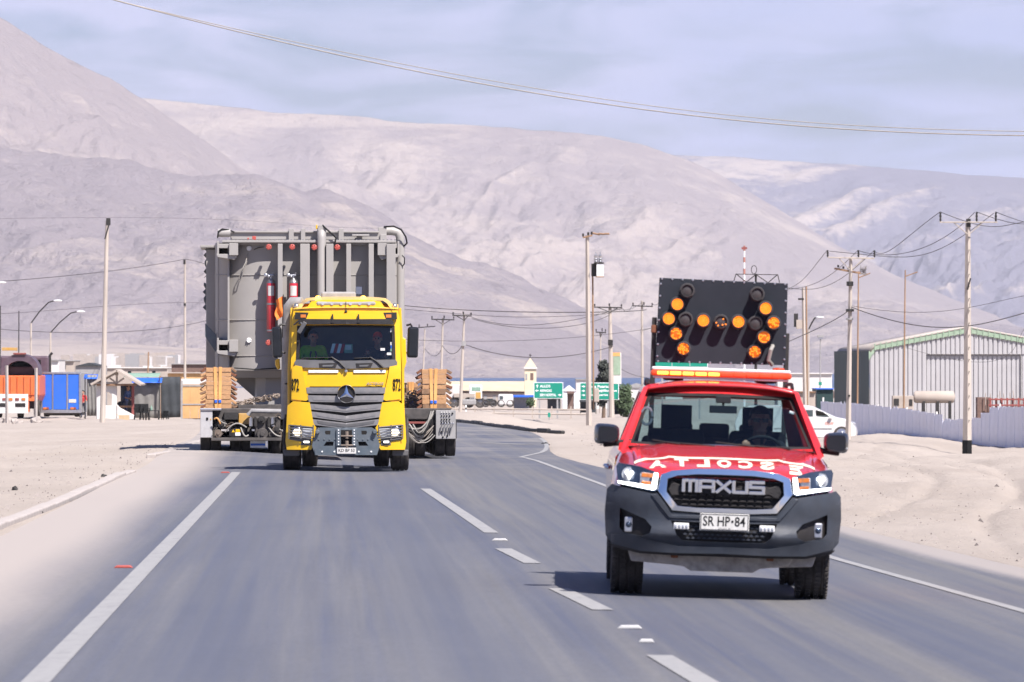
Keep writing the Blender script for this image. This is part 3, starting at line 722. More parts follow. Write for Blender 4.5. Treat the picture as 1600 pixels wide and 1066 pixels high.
def seated(hands, turn=0., lean=0., wide=1.):
    """seated body facing -y, origin on the seat cushion; hands: two (wrist point, palm forward, palm side)"""
    C = []; y = lean
    C += [((-.09, .02, .09), (.09, .02, .09), .115*wide, .115*wide, 'low'), ((0, .03, .12), (0, .04+y*.5, .30), .135*wide, .145*wide, 'top'),
          ((-.08, .05+y*.7, .38), (.08, .05+y*.7, .38), .125*wide, .125*wide, 'top'), ((-.17, .06+y, .47), (.17, .06+y, .47), .072, .072, 'top'),
          ((0, .05+y, .50), (0, .02+y, .60), .066, .056, 'skin')]
    for s in (-1, 1):
        C += [((s*.10, 0, .09), (s*.14, -.44, .12), .088, .062, 'low'), ((s*.14, -.44, .12), (s*.14, -.58, -.26), .060, .042, 'low'), ((s*.14, -.56, -.30), (s*.14, -.72, -.32), .042, .036, 'shoe')]
    hd, P = head((0, y-.005, .70), turn); C += hd
    for s, (w, f, sd, th) in zip((-1, 1), hands):
        sh = Vector((s*.20, .06+y, .46)); w = Vector(w); mid = (sh+w)/2; el = mid+Vector((s*.09, .03, -.13))
        C += [(sh, el, .056, .045, 'top'), (el, w, .043, .030, 'top'), (w-(w-el).normalized()*.04, w, .027, .025, 'skin')]
        C += hand(w+Vector(f).normalized()*.02, f, sd, th)
    return C, P
TAGS = lambda top, low='jeans': {'top': top, 'low': low, 'skin': 'skin', 'shoe': 'print_black', 'eye': 'hair'}
# ================================================================ red escort pickup
PX0, PD0 = (1122-800)/F*48.4, 48.4
pick = thing('pickup_truck', 'red double cab escort pickup with dark grey bumper driving towards the camera', 'pickup truck', (PX0, PD0, g1(PX0, PD0)+.024), (0, .034, -.006))
pk = px_solver(pick)
YF = -.88
def A(*pts, y=YF): return [pk(px, py, y) for px, py in pts]
def mir(half): return half+[(-x, z) for x, z in half[::-1] if abs(x) > .004]
def sym(*pts, y=YF):
    h = A(*pts, y=y); return mir([(0. if abs(x) < .012 else x, z) for x, z in h])
def front(off=0.):
    def f(x, z):
        ax = abs(x)/.95
        bul = .055*math.exp(-((z-.535)/.07)**2)*(1-ax**6)+.03*math.exp(-((z-.80)/.10)**2)*ax**2
        return Vector((x, -.955-bul+.30*ax**4.2+.05*ax**2+.10*max(0, z-.86)-.0+.10*max(0, .62-z)-off, z))
    return f
# -- body shell behind the nose
def arch(y, r=.475, zc=.385):
    zb = .40
    for yc in (0, 3.155):
        d = abs(y-yc)
        if d < r: zb = max(zb, zc+math.sqrt(r*r-d*d))
    return zb
zc = lambda y: np.interp(y, [-.86, -.6, -.2, .2, .55], [1.055, 1.115, 1.18, 1.235, 1.272])
ys = sorted(set([round(v, 3) for v in list(np.linspace(-.70, .52, 30))]+[-.475, .475]))
for s in (-1, 1):
    fen = MB()
    def sec(u, v, s=s):
        y = v; k = np.interp(y, [-.74, -.45, 0, .52], [.86, .925, .945, .93]); top = zc(y)
        pts = [(.70, top-.012), (.80, top-.035), (k*.925, top-.075), (k*.975, top-.15), (k, .92), (k*.995, .80), (k*.99, max(.62, arch(y)+.02)), (k*.985, arch(y)), (k*.93, arch(y)+.004)]
        x, z = pts[int(u)]; return (s*x, y, z)
    fen.grid(sec, list(range(9)), ys)
    fen.build('front_fender', 'red_paint', pick, 40)
hood_f = lambda x: -.90+.28*(abs(x)/.95)**4
def hoodpt(u, v, lift=0.):
    x = u*np.interp(v, [0, 1], [.755, .775]); y = hood_f(x)+(.50+.10*(1-(u*u))-.06-hood_f(x))*v*.985
    z = float(zc(y))-.028*u*u+.012*math.exp(-((abs(u)-.62)/.12)**2)-.05*max(0, (.07-v)/.07)**2+lift
    return Vector((x, y, z))
hd = MB(); hd.grid(lambda u, v: hoodpt(u, v, .008), [i/20-1 for i in range(41)], [0, .012, .03, .06]+[i/16 for i in range(2, 17)])
hood = hd.build('hood', 'red_paint', pick, 60)
so = hood.modifiers.new('solid', 'SOLIDIFY'); so.thickness = .02; so.offset = -1
# cream stripe and mirrored lettering lie on the hood
def hood_at(x, v): return hoodpt(max(-1, min(1, x/.757)), v, .0115)
st_ = MB(); Pn = [(-.79, .16), (-.72, .30), (-.66, .37), (-.50, .36), (-.46, .40), (.46, .40), (.50, .36), (.66, .37), (.72, .30), (.79, .16)]
xs_ = []
for (a, b_) in zip(Pn[:-1], Pn[1:]):
    for i in range(8): xs_.append((a[0]+(b_[0]-a[0])*i/8, a[1]+(b_[1]-a[1])*i/8))
xs_.append(Pn[-1])
st_.grid(lambda u, v: hood_at(xs_[u][0], xs_[u][1]+v*(.028 if abs(xs_[u][0]) < .66 else .045)), list(range(len(xs_))), [-1, 1])
st_.build('hood_stripe', 'cream_vinyl', pick, 60)
for ch, xx, v0, sx, sz in (('A', -.565, .19, .145, .22), ('T', -.36, .245, .12, .22), ('L', -.18, .245, .11, .22), ('O', -.005, .24, .12, .22), ('C', .175, .24, .12, .22), ('S', .355, .235, .12, .23), ('E', .60, .17, .12, .25)):
    lettering('hood_letter', ch, 1, lambda u, v, xx=xx, v0=v0: hood_at(xx+u, v0+v), 'cream_vinyl', hood, offset=.05, mirror=True, fit=(sx, sz), th=0)
# -- nose: headlamps, grille, bumper
chrome_o = sym((1128, 732.5), (1090, 732), (1050, 735), (1033, 741), (1027.5, 766), (1050, 797), (1090, 800.5), (1128, 801.5))
chrome_i = sym((1128, 742), (1090, 741), (1058, 743), (1043, 748), (1041, 768), (1058, 790), (1090, 793), (1128, 794))
panel('grille_surround', chrome_o, [chrome_i], front(.032), .06, 'chrome', pick, bevel=.012, seg=3)
panel('grille_back', [(x*1.02, z) for x, z in chrome_i], [], front(-.05), .01, 'black_plastic', pick)
# scaled grille lattice in rows
gz0 = min(z for x, z in chrome_i); gz1 = max(z for x, z in chrome_i); gx = max(x for x, z in chrome_i)
gm = MB(); rows = 7
for r_ in range(rows):
    z = gz0+(gz1-gz0)*(r_+.5)/rows
    half = gx*.985 if z > gz0+.13 else gx*.985-(gz0+.13-z)*.75
    k = int(half*2/.068)
    for i in range(k+1):
        x = -half+(i+.5*(r_ % 2))*.068
        if abs(x) > half-.02: continue
        p = front(-.02)(x, z)
        gm.prism([(x-.032, z-.004), (x-.018, z+.012), (x+.018, z+.012), (x+.032, z-.004), (x+.018, z-.001), (x-.018, z-.001)], p.y-.014, p.y+.025)
        gm.box(x-.034, x-.029, p.y-.004, p.y+.02, z-.024, z)
gm.build('grille_lattice', 'black_plastic', pick, 0, .002, 1)
ctr = sym((1128, 762), (1070, 757), (1062, 757), (1050, 752), (1044, 765), (1050, 775), (1064, 769), (1128, 774))
panel('grille_bar', ctr, [], front(-.005), .02, 'black_plastic', pick, bevel=.006)
# badge letters as solid strokes
LET = {'M': [[(0, 0), (0, 1), (1, 1), (1, 0)], [(.5, 1), (.5, 0)]], 'A': [[(0, 0), (0, 1), (1, 1), (1, 0)], [(0, .42), (1, .42)]], 'X': [[(0, 0), (1, 1)], [(0, 1), (1, 0)]],
       'U': [[(0, 1), (0, 0), (1, 0), (1, 1)]], 'S': [[(1, 1), (0, 1), (0, .52), (1, .52), (1, 0), (0, 0)]]}
b0 = pk(1066, 753, -.97); b1 = pk(1196, 772, -.97)
bz = (pk(1128, 762, -.97)[1]+pk(1128, 759, -.97)[1])/2; bw = b1[0]-b0[0]; cx0 = (b0[0]+b1[0])/2
for i, ch in enumerate('MAXUS'):
    x0 = cx0-bw/2+i*bw/5+.012; lw = bw/5-.030; lh = .088; m_ = MB()
    for stc in LET[ch]:
        for a, b_ in zip(stc[:-1], stc[1:]):
            p = Vector((x0+a[0]*lw, 0, bz+(a[1]-.5)*lh)); q = Vector((x0+b_[0]*lw, 0, bz+(b_[1]-.5)*lh)); d = (q-p); ln = d.length+.022
            m_.rbox(((p.x+q.x)/2, front(.03)((p.x+q.x)/2, bz).y+.004*(len(m_.v) % 3), (p.z+q.z)/2), (ln, .024, .030), (0, -math.atan2(d.z, d.x), 0))
    m_.build('badge_letter', 'chrome', pick, 0, .004, 2)
for s in (1, -1):
    hl = A((963.5, 729), (967, 723.5), (1000, 729), (1029.5, 739), (1026.5, 766), (1021, 768.5), (966, 757))
    hl = [(x*s, z) for x, z in hl]
    h = panel('headlight', hl, [], front(.004), .10, 'headlight_dark', pick, bevel=.008, cutv=.05)
    ps = lambda px, py: (pk(px, py, YF)[0]*s, pk(px, py, YF)[1])
    x, z = ps(983.5, 741.5); p = front(.012)(x, z)
    m_ = MB(); m_.lathe([(.001, -.020), (.035, -.016), (.050, 0), (.056, .006), (.062, .0), (.064, .03)], 24, axis='Y', c=(x, p.y, z)); m_.build('projector_ring', 'lens_clear', h, 40)
    m_ = MB()
    for dx_, dz_, ra in ((-.020, .014, .016), (.020, .014, .016), (0, -.006, .019), (0, -.026, .010)): m_.ell((x+dx_, p.y-.020, z+dz_), (ra, .014, ra), 12)
    m_.build('low_beam', 'led_white', h, 60)
    xa, za = ps(1010, 747.5); pa = front(.010)(xa, za)
    m_ = MB(); m_.rbox((xa, pa.y, za), (.105, .02, .095), (0, .06*s, .15*s)); m_.build('reflector', 'silver', h, 0, .01)
    m_ = MB(); m_.rbox((xa+.006*s, pa.y-.012, za+.026), (.098, .014, .036), (0, .06*s, .15*s)); m_.rbox((xa+.004*s, pa.y-.012, za-.036), (.09, .014, .024), (0, .06*s, .15*s)); m_.build('turn_signal', 'lamp_amber', h, 0, .004)
    drl = [ps(*q) for q in ((965.5, 751.5), (1017.8, 758.6), (1022, 738.6), (1028.5, 739.5), (1025.5, 763), (1021, 766), (966, 755.5))]
    panel('running_light', drl, [], front(.020), .015, 'led_white', h, bevel=.004)
    panel('lamp_cover', [(x*.995, z) for x, z in hl], [], front(.030), 0, 'lens_glass', h, cutv=.05)
bo = sym((1128, 803), (1090, 802), (1050, 800), (1027, 770), (1020, 771), (966, 760), (957, 757), (949, 765), (945.5, 800), (947, 838), (957, 851), (1000, 861), (1060, 863), (1128, 864))
slot = sym((1128, 818), (1048, 813), (1057, 836), (1066, 844), (1128, 847))
fog = A((969, 794), (984, 801), (1008, 811), (1018, 823), (1015, 833), (1003, 838), (974, 832), (968, 824))
bump_o = panel('bumper', bo, [slot, fog, [(-x, z) for x, z in fog[::-1]]], front(.02), .09, 'bumper_plastic', pick, bevel=.014, seg=3, cutv=.03)
panel('bumper_backing', [(x*.985, z) for x, z in sym((1128, 806), (1050, 803), (1020, 785), (953, 785), (950, 838), (1000, 858), (1128, 862))], [], front(-.035), .02, 'black_plastic', bump_o, cutv=.1)
panel('bumper_brow', sym((1128, 806), (1050, 804), (1024, 772), (1017, 773), (1045, 809), (1128, 812)), [], front(.034), .03, 'bumper_plastic', bump_o, bevel=.008)
panel('bumper_lip', sym((1128, 855), (1060, 853), (1010, 843), (990, 836), (955, 836), (955, 848), (1000, 861), (1060, 864), (1128, 865)), [], front(.045), .05, 'bumper_plastic', bump_o, bevel=.012)
panel('lower_spoiler', sym((1128, 863), (1060, 862), (1000, 860), (952, 850), (958, 856), (1000, 865), (1060, 868), (1128, 870)), [], front(.005), .12, 'black_plastic', bump_o, bevel=.01)
gm = MB()
for r_ in range(4):
    z = pk(1128, 824+r_*6, YF)[1]
    for i in range(17):
        x = (i-8+.5*(r_ % 2))*.046
        if abs(x) > .37-.02*r_: continue
        y = front(-.02)(x, z).y; gm.prism([(x-.020, z-.002), (x, z+.011), (x+.020, z-.002), (x, z-.006)], y, y+.02)
gm.build('intake_lattice', 'bumper_plastic', bump_o, 0)
for s in (1, -1):
    fx, fz = pk(982.5, 820, YF); fx *= s; p = front(-.03)(fx, fz)
    m_ = MB(); m_.box(fx-.035, fx+.035, p.y-.02, p.y+.05, fz-.065, fz+.065); fo = m_.build('fog_lamp', 'silver', pick, 0, .012)
    m_ = MB(); m_.lathe([(.001, -.03), (.02, -.027), (.027, -.018)], 16, axis='Y', c=(fx, p.y, fz)); m_.build('lens', 'headlight_dark', fo, 50)
    lx_, lz = pk(1064, 821.5, YF); lx_ *= s; p = front(.01)(lx_, lz)
    m_ = MB(); m_.box(lx_-.064, lx_+.064, p.y-.02, p.y+.05, lz-.026, lz+.026); le = m_.build('led_light', 'white_paint', pick, 0, .008)
    for q in range(4): 
        m_ = MB(); m_.ell((lx_-.045+q*.03, p.y-.022, lz), (.012, .006, .016), 10); m_.build('led', 'lens_clear', le, 60)
pl0 = pk(1129, 816, -.98)
m_ = MB(); m_.box(-.205, .205, -1.030, -1.022, pl0[1]-.072, pl0[1]+.072)
plate = m_.build('licence_plate', 'plate_white', pick, 0, .006)
fr_ = panel('plate_rim', [(-.198, pl0[1]-.066), (.198, pl0[1]-.066), (.198, pl0[1]+.066), (-.198, pl0[1]+.066)], [[(-.193, pl0[1]-.061), (.193, pl0[1]-.061), (.193, pl0[1]+.061), (-.193, pl0[1]+.061)]], lambda u, v: Vector((u, -1.0325, v)), .002, 'print_black', plate, cut=0)
lettering('plate_text', 'SR HP', 1, lambda u, v: Vector((u-.066, -1.0325, v+pl0[1]+.008)), 'print_black', plate, fit=(.225, .082), th=.002, offset=.01)
lettering('plate_text', '84', 1, lambda u, v: Vector((u+.129, -1.0325, v+pl0[1]+.008)), 'print_black', plate, fit=(.088, .080), th=.002, offset=.01)
lettering('plate_text', 'CHILE', 1, lambda u, v: Vector((u, -1.0325, v+pl0[1]-.054)), 'wall_grey', plate, fit=(.10, .013), th=.002)
m_ = MB(); m_.lathe([(.001, -.004), (.009, -.003), (.011, 0)], 12, axis='Y', c=(.066, -1.0315, pl0[1]+.008)); m_.build('plate_dot', 'print_black', plate, 40)
# skid plate, tow hooks, suspension under the nose
m_ = MB(); m_.prism([(-.62, .40), (.62, .40), (.56, .29), (.32, .26), (.26, .225), (-.26, .225), (-.32, .26), (-.56, .29)], -.70, -.52); m_.build('skid_plate', 'underbody', pick, 20, .012)
for s in (-1, 1):
    m_ = MB(); m_.prism([(s*.40, .27), (s*.76, .29), (s*.80, .41), (s*.40, .41)], -.66, -.50); m_.build('splash_guard', 'underbody', pick, 0, .01)
    m_ = MB(); m_.box(s*.40-.03, s*.40+.03, -.76, -.68, .33, .38); m_.build('tow_hook', 'rust', pick, 0, .008)
    m_ = MB(); m_.tube([(s*.30, 0, .36), (s*.72, 0, .33)], .05, 10); m_.build('control_arm', 'underbody', pick)
m_ = MB(); m_.box(-.62, .62, -.45, 4.2, .36, .62); m_.build('chassis', 'black_plastic', pick, 0, .03)
m_ = MB(); m_.lathe([(.016, -.008), (.022, 0), (.016, .008)], 12, axis='X', c=(.27, -.62, .26)); m_.tube([(.27, -.62, .27), (.27, -.6, .31)], .006, 6); m_.build('tow_eye', 'dark_metal', pick)
for s in (-1, 1):
    for y in (0, 3.155): wheel(pick, (s*.785, y, .378), .378, .262, .225, s, 54, 'pick%d' % (y > 1))
    for yc in (0, 3.155):
        m_ = MB(); m_.lathe([(.47, s*.45), (.47, s*.90)], 20, axis='X', c=(0, yc, .385), a0=0, a1=PI); m_.build('wheel_liner', 'black_plastic', pick)
# -- body sides, cab and bed
ysb = sorted(set([.52, .7, 1.2, 2.0, 2.6]+[round(float(v), 3) for v in np.linspace(2.66, 3.66, 24)]+[3.9, 4.2, 4.40]))
for s in (-1, 1):
    bs = MB(); bs.grid(lambda u, v, s=s: (s*[.855, .915, .94, .935, .925, .915, .80][u], v, [1.20, 1.13, .98, .80, max(.62, arch(v)+.02), arch(v), arch(v)+.01][u]), list(range(7)), ysb)
    bs.build('body_side', 'red_paint', pick, 40)
ws = lambda x, z, off=0.: Vector((x, .43+(z-1.27)/.43*.70+.14*(x/.75)**2-off, z))
Bl, Br = (-.782, 1.262), (.782, 1.262); Tl, Tr = (-.628, 1.70), (.628, 1.70)
panel('windshield_frame', [(-.885, 1.20), (.885, 1.20), (.872, 1.27), (.70, 1.69), (.672, 1.745), (.62, 1.772), (.42, 1.795), (0, 1.805), (-.42, 1.795), (-.62, 1.772), (-.672, 1.745), (-.70, 1.69), (-.872, 1.27)], [[Bl, (0, 1.235), Br, Tr, (0, 1.712), Tl]], lambda x, z: ws(x, z), .05, 'red_paint', pick, bevel=.012, cutv=.1)
gl = panel('windshield', [Bl, (0, 1.235), Br, Tr, (0, 1.712), Tl], [], lambda x, z: ws(x, z, -.012), 0, 'windshield_glass', pick, cutv=.1)
panel('windshield_seal', [(x*1.0, z) for x, z in (Bl, (0, 1.235), Br, Tr, (0, 1.712), Tl)], [[(-.752, 1.280), (0, 1.268), (.752, 1.280), (.600, 1.675), (0, 1.688), (-.600, 1.675)]], lambda x, z: ws(x, z, -.004), .006, 'black_plastic', pick, cutv=.1)
rf = MB()
rf.grid(lambda u, v: (u*np.interp(v, [1.14, 2.0, 2.86], [.672, .685, .675]), v+.14*(1-u*u)*0, 1.742+.088*(1-abs(u)**3)*np.interp(v, [1.14, 1.35, 2.5, 2.86], [.62, .9, 1, .3])), [i/10-1 for i in range(21)], [1.14, 1.18, 1.25, 1.35, 1.6, 2, 2.4, 2.7, 2.86])
rof = rf.build('roof', 'red_paint', pick, 60); so = rof.modifiers.new('solid', 'SOLIDIFY'); so.thickness = .03; so.offset = -1
for s in (-1, 1):
    sm = lambda y, z, s=s: Vector((s*np.interp(z, [1.18, 1.745], [.875, .675]), y, z))
    panel('cab_side', [(.42, 1.19), (2.90, 1.19), (2.86, 1.745), (1.14, 1.745)], [[(.66, 1.235), (1.78, 1.235), (1.78, 1.70), (1.20, 1.70)], [(1.88, 1.235), (2.70, 1.235), (2.66, 1.70), (1.88, 1.70)]], sm, .04, 'red_paint', pick, cut=0, cutv=.1, depth=(-s, 0, 0), bevel=.006)
    for q in ([(.66, 1.235), (1.78, 1.235), (1.78, 1.70), (1.20, 1.70)], [(1.88, 1.235), (2.70, 1.235), (2.66, 1.70), (1.88, 1.70)]):
        panel('side_window', q, [], sm, 0, 'window_glass', pick, cut=0, cutv=.1, depth=(-s, 0, 0)).location = (-s*.015, 0, 0)
    for y in (1.55, 2.55):
        m_ = MB(); m_.tube([(s*.945, y-.09, 1.03), (s*.975, y-.06, 1.03), (s*.975, y+.06, 1.03), (s*.945, y+.09, 1.03)], .014, 8); m_.build('door_handle', 'chrome', pick)
    # door mirror
    mx, mz = pk(948 if s < 0 else 1307, 678 if s < 0 else 692, .62)
    def mc(u, v, s=s, mx=mx, mz=mz):
        a = u*2*PI; e = .5; ca, sa = math.cos(a), math.sin(a)
        X = math.copysign(abs(ca)**e, ca)*.108*(1-.25*v**3); Z = math.copysign(abs(sa)**e, sa)*.088*(1-.3*v**3)*(1+.12*ca*s)
        return (mx+X-s*.01*v, .62-.13*v**1.2+.07*(1-v), mz+Z)
    m_ = MB(); m_.grid(mc, [i/20 for i in range(21)], [0, .15, .5, .8, .95]); n0 = len(m_.v)
    m_.add([mc(i/20, .95) for i in range(20)]+[mc(i/20, 0) for i in range(20)], [tuple(range(20)), tuple(range(39, 19, -1))])
    mo = m_.build('door_mirror', 'mirror_black', pick, 50)
    m_ = MB(); m_.rbox((mx-s*.10, .64, mz-.075), (.26, .07, .05), (0, s*.12, 0)); m_.build('mirror_foot', 'black_plastic', mo, 0, .015)
    m_ = MB(); m_.rbox((mx+s*.02, .535, mz-.05), (.15, .02, .022), (0, -s*.06, s*.25)); m_.build('indicator', 'silver', mo, 0, .006)
panel('cab_back', [(-.86, 1.0), (.86, 1.0), (.86, 1.19), (.675, 1.745), (-.675, 1.745), (-.86, 1.19)], [[(-.68, 1.24), (.68, 1.24), (.60, 1.66), (-.60, 1.66)]], lambda x, z: Vector((x, 2.88, z)), .03, 'red_paint', pick, cut=0, bevel=.006)
panel('rear_window', [(-.68, 1.24), (.68, 1.24), (.60, 1.66), (-.60, 1.66)], [], lambda x, z: Vector((x, 2.89, z)), 0, 'windshield_glass', pick, cut=0)
m_ = MB(); m_.box(-.80, .80, 2.95, 4.38, .80, .84); m_.box(-.86, .86, 2.94, 2.99, .80, 1.17); m_.build('cargo_bed', 'black_plastic', pick, 0, .01)
m_ = MB(); m_.box(-.86, .86, 4.36, 4.41, .62, 1.2); m_.build('tailgate', 'red_paint', pick, 0, .02)
m_ = MB(); m_.box(-.84, .84, .5, 2.9, .45, .50); m_.build('floor_pan', 'interior', pick, 0)
# -- interior
m_ = MB(); m_.grid(lambda u, v: (u*.80, .52+.42*v, 1.16+.055*math.sin(PI*v*.8)+(.05*math.exp(-((u-.42)/.3)**2) if v > .5 else 0)), [i/12-1 for i in range(25)], [i/6 for i in range(7)]); m_.box(-.80, .80, .90, .95, .75, 1.17); m_.build('dashboard', 'interior', pick, 60)
for x in (-.36, .36):
    m_ = MB(); m_.prism([(x-.25, .62), (x+.25, .62), (x+.25, .78), (x-.25, .78)], 1.30, 1.80); m_.build('seat', 'seat_cloth', pick, 0, .05, 3)
    m_ = MB(); m_.rbox((x, 1.90, 1.06), (.50, .14, .66), (-.22, 0, 0)); m_.build('seat_back', 'seat_cloth', pick, 0, .05, 3)
    m_ = MB(); m_.rbox((x, 1.99, 1.49), (.27, .10, .20), (-.15, 0, 0)); m_.tube([(x-.05, 1.97, 1.3), (x-.05, 1.98, 1.45)], .008, 6); m_.tube([(x+.05, 1.97, 1.3), (x+.05, 1.98, 1.45)], .008, 6); m_.build('head_rest', 'seat_cloth', pick, 0, .035, 3)
m_ = MB(); m_.box(-.66, .66, 2.28, 2.75, .62, .82); m_.rbox((0, 2.70, 1.05), (1.3, .14, .52), (-.15, 0, 0)); m_.build('rear_bench', 'seat_cloth', pick, 0, .05, 3)
for x in (-.33, .0, .36):
    m_ = MB(); m_.rbox((x, 2.74, 1.36), (.27, .09, .15), (-.1, 0, 0)); m_.build('head_rest', 'seat_cloth', pick, 0, .03, 3)
m_ = MB(); R = Matrix.Translation((.37, 1.16, 1.20)) @ Matrix.Rotation(-.95, 4, 'X')
ring = [R @ Vector((.185*math.cos(2*PI*i/28), .185*math.sin(2*PI*i/28), 0)) for i in range(29)]
m_.tube(ring, .015, 8, cap=False)
for a in (.2, PI-.2, -PI/2): m_.tube([R @ Vector((0, 0, -.02)), R @ Vector((.18*math.cos(a), .18*math.sin(a), 0))], .014, 6)
m_.ell(R @ Vector((0, 0, -.02)), (.06, .05, .05), 12); m_.build('steering_wheel', 'interior', pick, 50)
mx, mz = pk(1130, 640, 1.02)
m_ = MB(); m_.rbox((mx, 1.02, mz), (.24, .03, .065)); m_.tube([(mx, 1.02, mz), (mx, 1.10, mz+.09)], .012, 6); m_.rbox((mx, 1.06, mz+.085), (.13, .06, .06)); m_.build('rear_view_mirror', 'interior', pick, 0, .012)
m_ = MB(); a = pk(1007, 650, .95); m_.tube([(a[0]+.02+.05*math.cos(t*.5), .98, a[1]+.075*math.sin(t*.5)) for t in range(13)], .012, 6, cap=False); m_.build('grab_handle', 'silver', pick)
a = pk(1238, 645, .97); m_ = MB(); m_.rbox((a[0], ws(a[0], a[1]).y+.02, a[1]), (.045, .003, .022), (0, .3, 0)); m_.build('sticker', 'sign_white', pick, 0)
for x0, x1 in ((-.52, -.06), (.02, .58)):
    m_ = MB(); m_.tube([(x1, .36, 1.255), (x1-.05, .40, 1.262), (x0, .475+.04*abs(x0), 1.285)], [.012, .012, .006], 6); m_.tube([(x1-.30, .425, 1.268), (x0-.07, .49+.05*abs(x0), 1.295)], .008, 6); m_.build('wiper', 'black_plastic', pick)
m_ = MB(); m_.grid(lambda u, v: (u*.80, .36+.13*v+.10*u*u*v, 1.255+.008*v-.02*u*u), [i/10-1 for i in range(21)], [0, 1]); m_.build('cowl', 'black_plastic', pick, 60)
# -- roof light bar
BY = 1.62
x0, z0 = pk(1016.5, 582, BY); x1, z1 = pk(1236, 589, BY); bc = ((x0+x1)/2, BY, (z0+z1)/2); bl = x1-x0; br_ = -math.atan2(z1-z0, x1-x0)
bar = MB(); bar.rbox(bc, (bl, .28, .05), (0, br_, 0)); lb = bar.build('light_bar', 'bar_lens', pick, 0, .02, 3)
m_ = MB(); m_.rbox((bc[0], BY, bc[2]+.040), (bl*.985, .25, .028), (0, br_, 0)); m_.build('bar_cover', 'white_paint', lb, 0, .010)
m_ = MB(); m_.rbox((bc[0], BY+.01, bc[2]-.036), (bl*.96, .22, .02), (0, br_, 0)); m_.build('bar_base', 'silver', lb, 0, .006)
for q in range(5):
    xx = x0+.105+q*.112; m_ = MB(); m_.rbox((xx, BY-.138, bc[2]+(xx-bc[0])*math.tan(-br_)), (.098, .03, .030), (0, br_, 0)); m_.build('lit_module', 'bar_lit', lb, 0, .005)
for q in range(5):
    xx = x0+.105+(q+5)*.112; m_ = MB(); m_.rbox((xx, BY-.138, bc[2]+(xx-bc[0])*math.tan(-br_)), (.098, .022, .030), (0, br_, 0)); m_.build('dark_module', 'bar_lens', lb, 0, .005)
for s in (-1, 1):
    m_ = MB(); m_.rbox((s*.40, BY, 1.835), (.16, .08, .05), (0, 0, 0)); m_.tube([(s*.34, BY-.05, 1.815), (s*.50, BY-.05, 1.83)], .016, 6); m_.build('bar_foot', 'dark_metal', lb, 0, .008)
    m_ = MB(); m_.tube([(s*.63, 1.35, 1.77), (s*.63, 1.5, 1.81), (s*.63, 2.5, 1.81), (s*.63, 2.65, 1.77)], .016, 8); m_.build('roof_rail', 'black_plastic', pick)

# -- driver
sx, sz = pk(1184, 664, 1.74)
caps, P = seated([((-.16, -.52, .475), (.25, -.8, -.1), (1, .2, .25), 1), ((.14, -.50, .44), (-.2, -.9, -.05), (1, 0, .5), -1)], turn=.05, lean=.02)
drv = figure('person', 'driver in dark shirt and sunglasses holding the wheel of the red pickup', caps, TAGS('dark_shirt'), (0, 0, 0), 0, .009)
Mp = Matrix.LocRotScale(pick.location, pick.rotation_euler, None)
drv.matrix_world = Mp @ Matrix.Translation((.37, 1.70, .775))
def hair_cap(P, mt, parent, name='hair', low=.03, brim=False, s=1.):
    m_ = MB()
    def f(u, v):
        a = u*2*PI; t = v*PI*.56; r = .099
        z = .045+r*math.cos(t)*1.02; y = .012+math.sin(a)*r*1.05*math.sin(t); x = math.cos(a)*r*.97*math.sin(t)
        if not brim and y < -.04: z = max(z, .072)
        return P(x, y, z)
    m_.grid(f, [i/20 for i in range(21)], [i/8 for i in range(9)])
    if brim: m_.grid(lambda u, v: P(.085*math.sin(u*1.3), .012-.085*math.cos(u*1.3)-.07*v*math.cos(u), .075-.012*v), [i/6-1 for i in range(13)], [0, .5, 1])
    o = m_.build(name, mt, parent, 70); so = o.modifiers.new('s', 'SOLIDIFY'); so.thickness = .006; return o
hair_cap(P, 'hair', drv)
m_ = MB()
for s in (-1, 1): m_.rbox(P(s*.036, -.103, .012), (.058, .008, .036), (0, 0, s*-.15)); m_.tube([P(s*.066, -.095, .018), P(s*.094, .01, .02)], .004, 6)
m_.tube([P(-.01, -.108, .018), P(.01, -.108, .018)], .004, 6); m_.build('sunglasses', 'mirror_black', drv, 0, .003)

# ================================================================ arrow board on the bed
AY = 3.05
c00 = pk(1024, 566, AY); c10 = pk(1227.5, 571, AY); c01 = pk(1030.5, 434, AY); c11 = pk(1231, 443, AY)
brd = thing('arrow_board', 'black traffic arrow board with round amber lamps standing above the red pickup cab', 'arrow board')
brd.matrix_world = Mp
def bl_(u, v):
    a = Vector((*c00,)).lerp(Vector((*c10,)), u); b = Vector((*c01,)).lerp(Vector((*c11,)), u); return a.lerp(b, v)
m_ = MB(); m_.add([(p[0], y, p[1]) for y in (AY, AY+.035) for p in (c00, c10, c11, c01)], [(0, 1, 2, 3), (7, 6, 5, 4), (0, 4, 5, 1), (1, 5, 6, 2), (2, 6, 7, 3), (3, 7, 4, 0)])
m_.build('panel', 'board_black', brd, 0, .004)
for i in range(25):
    for u, v in (((i+.5)/25, .012), ((i+.5)/25, .988)):
        if i % 2 == 0:
            p = bl_(u, v); m_ = MB(); m_.lathe([(.001, -.006), (.008, -.004), (.010, 0)], 8, axis='Y', c=(p.x, AY-.001, p.y)); m_.build('bolt', 'silver', brd, 40)
    if i < 7:
        for u in (.012, .988):
            p = bl_(u, (i+.5)/7); m_ = MB(); m_.lathe([(.001, -.006), (.008, -.004), (.010, 0)], 8, axis='Y', c=(p.x, AY-.001, p.y)); m_.build('bolt', 'silver', brd, 40)
LMP = [(1074, 454, 0), (1058.5, 475.5, 1), (1045, 498, 1), (1071.5, 499, 0), (1056.5, 521.5, 2), (1068, 545, 2), (1099, 501, 1), (1127, 503, 3), (1154, 503, 1), (1183.5, 459.5, 0), (1196.5, 482, 1), (1209, 505, 2), (1181, 505, 0), (1194, 527, 2), (1179.5, 550, 2)]
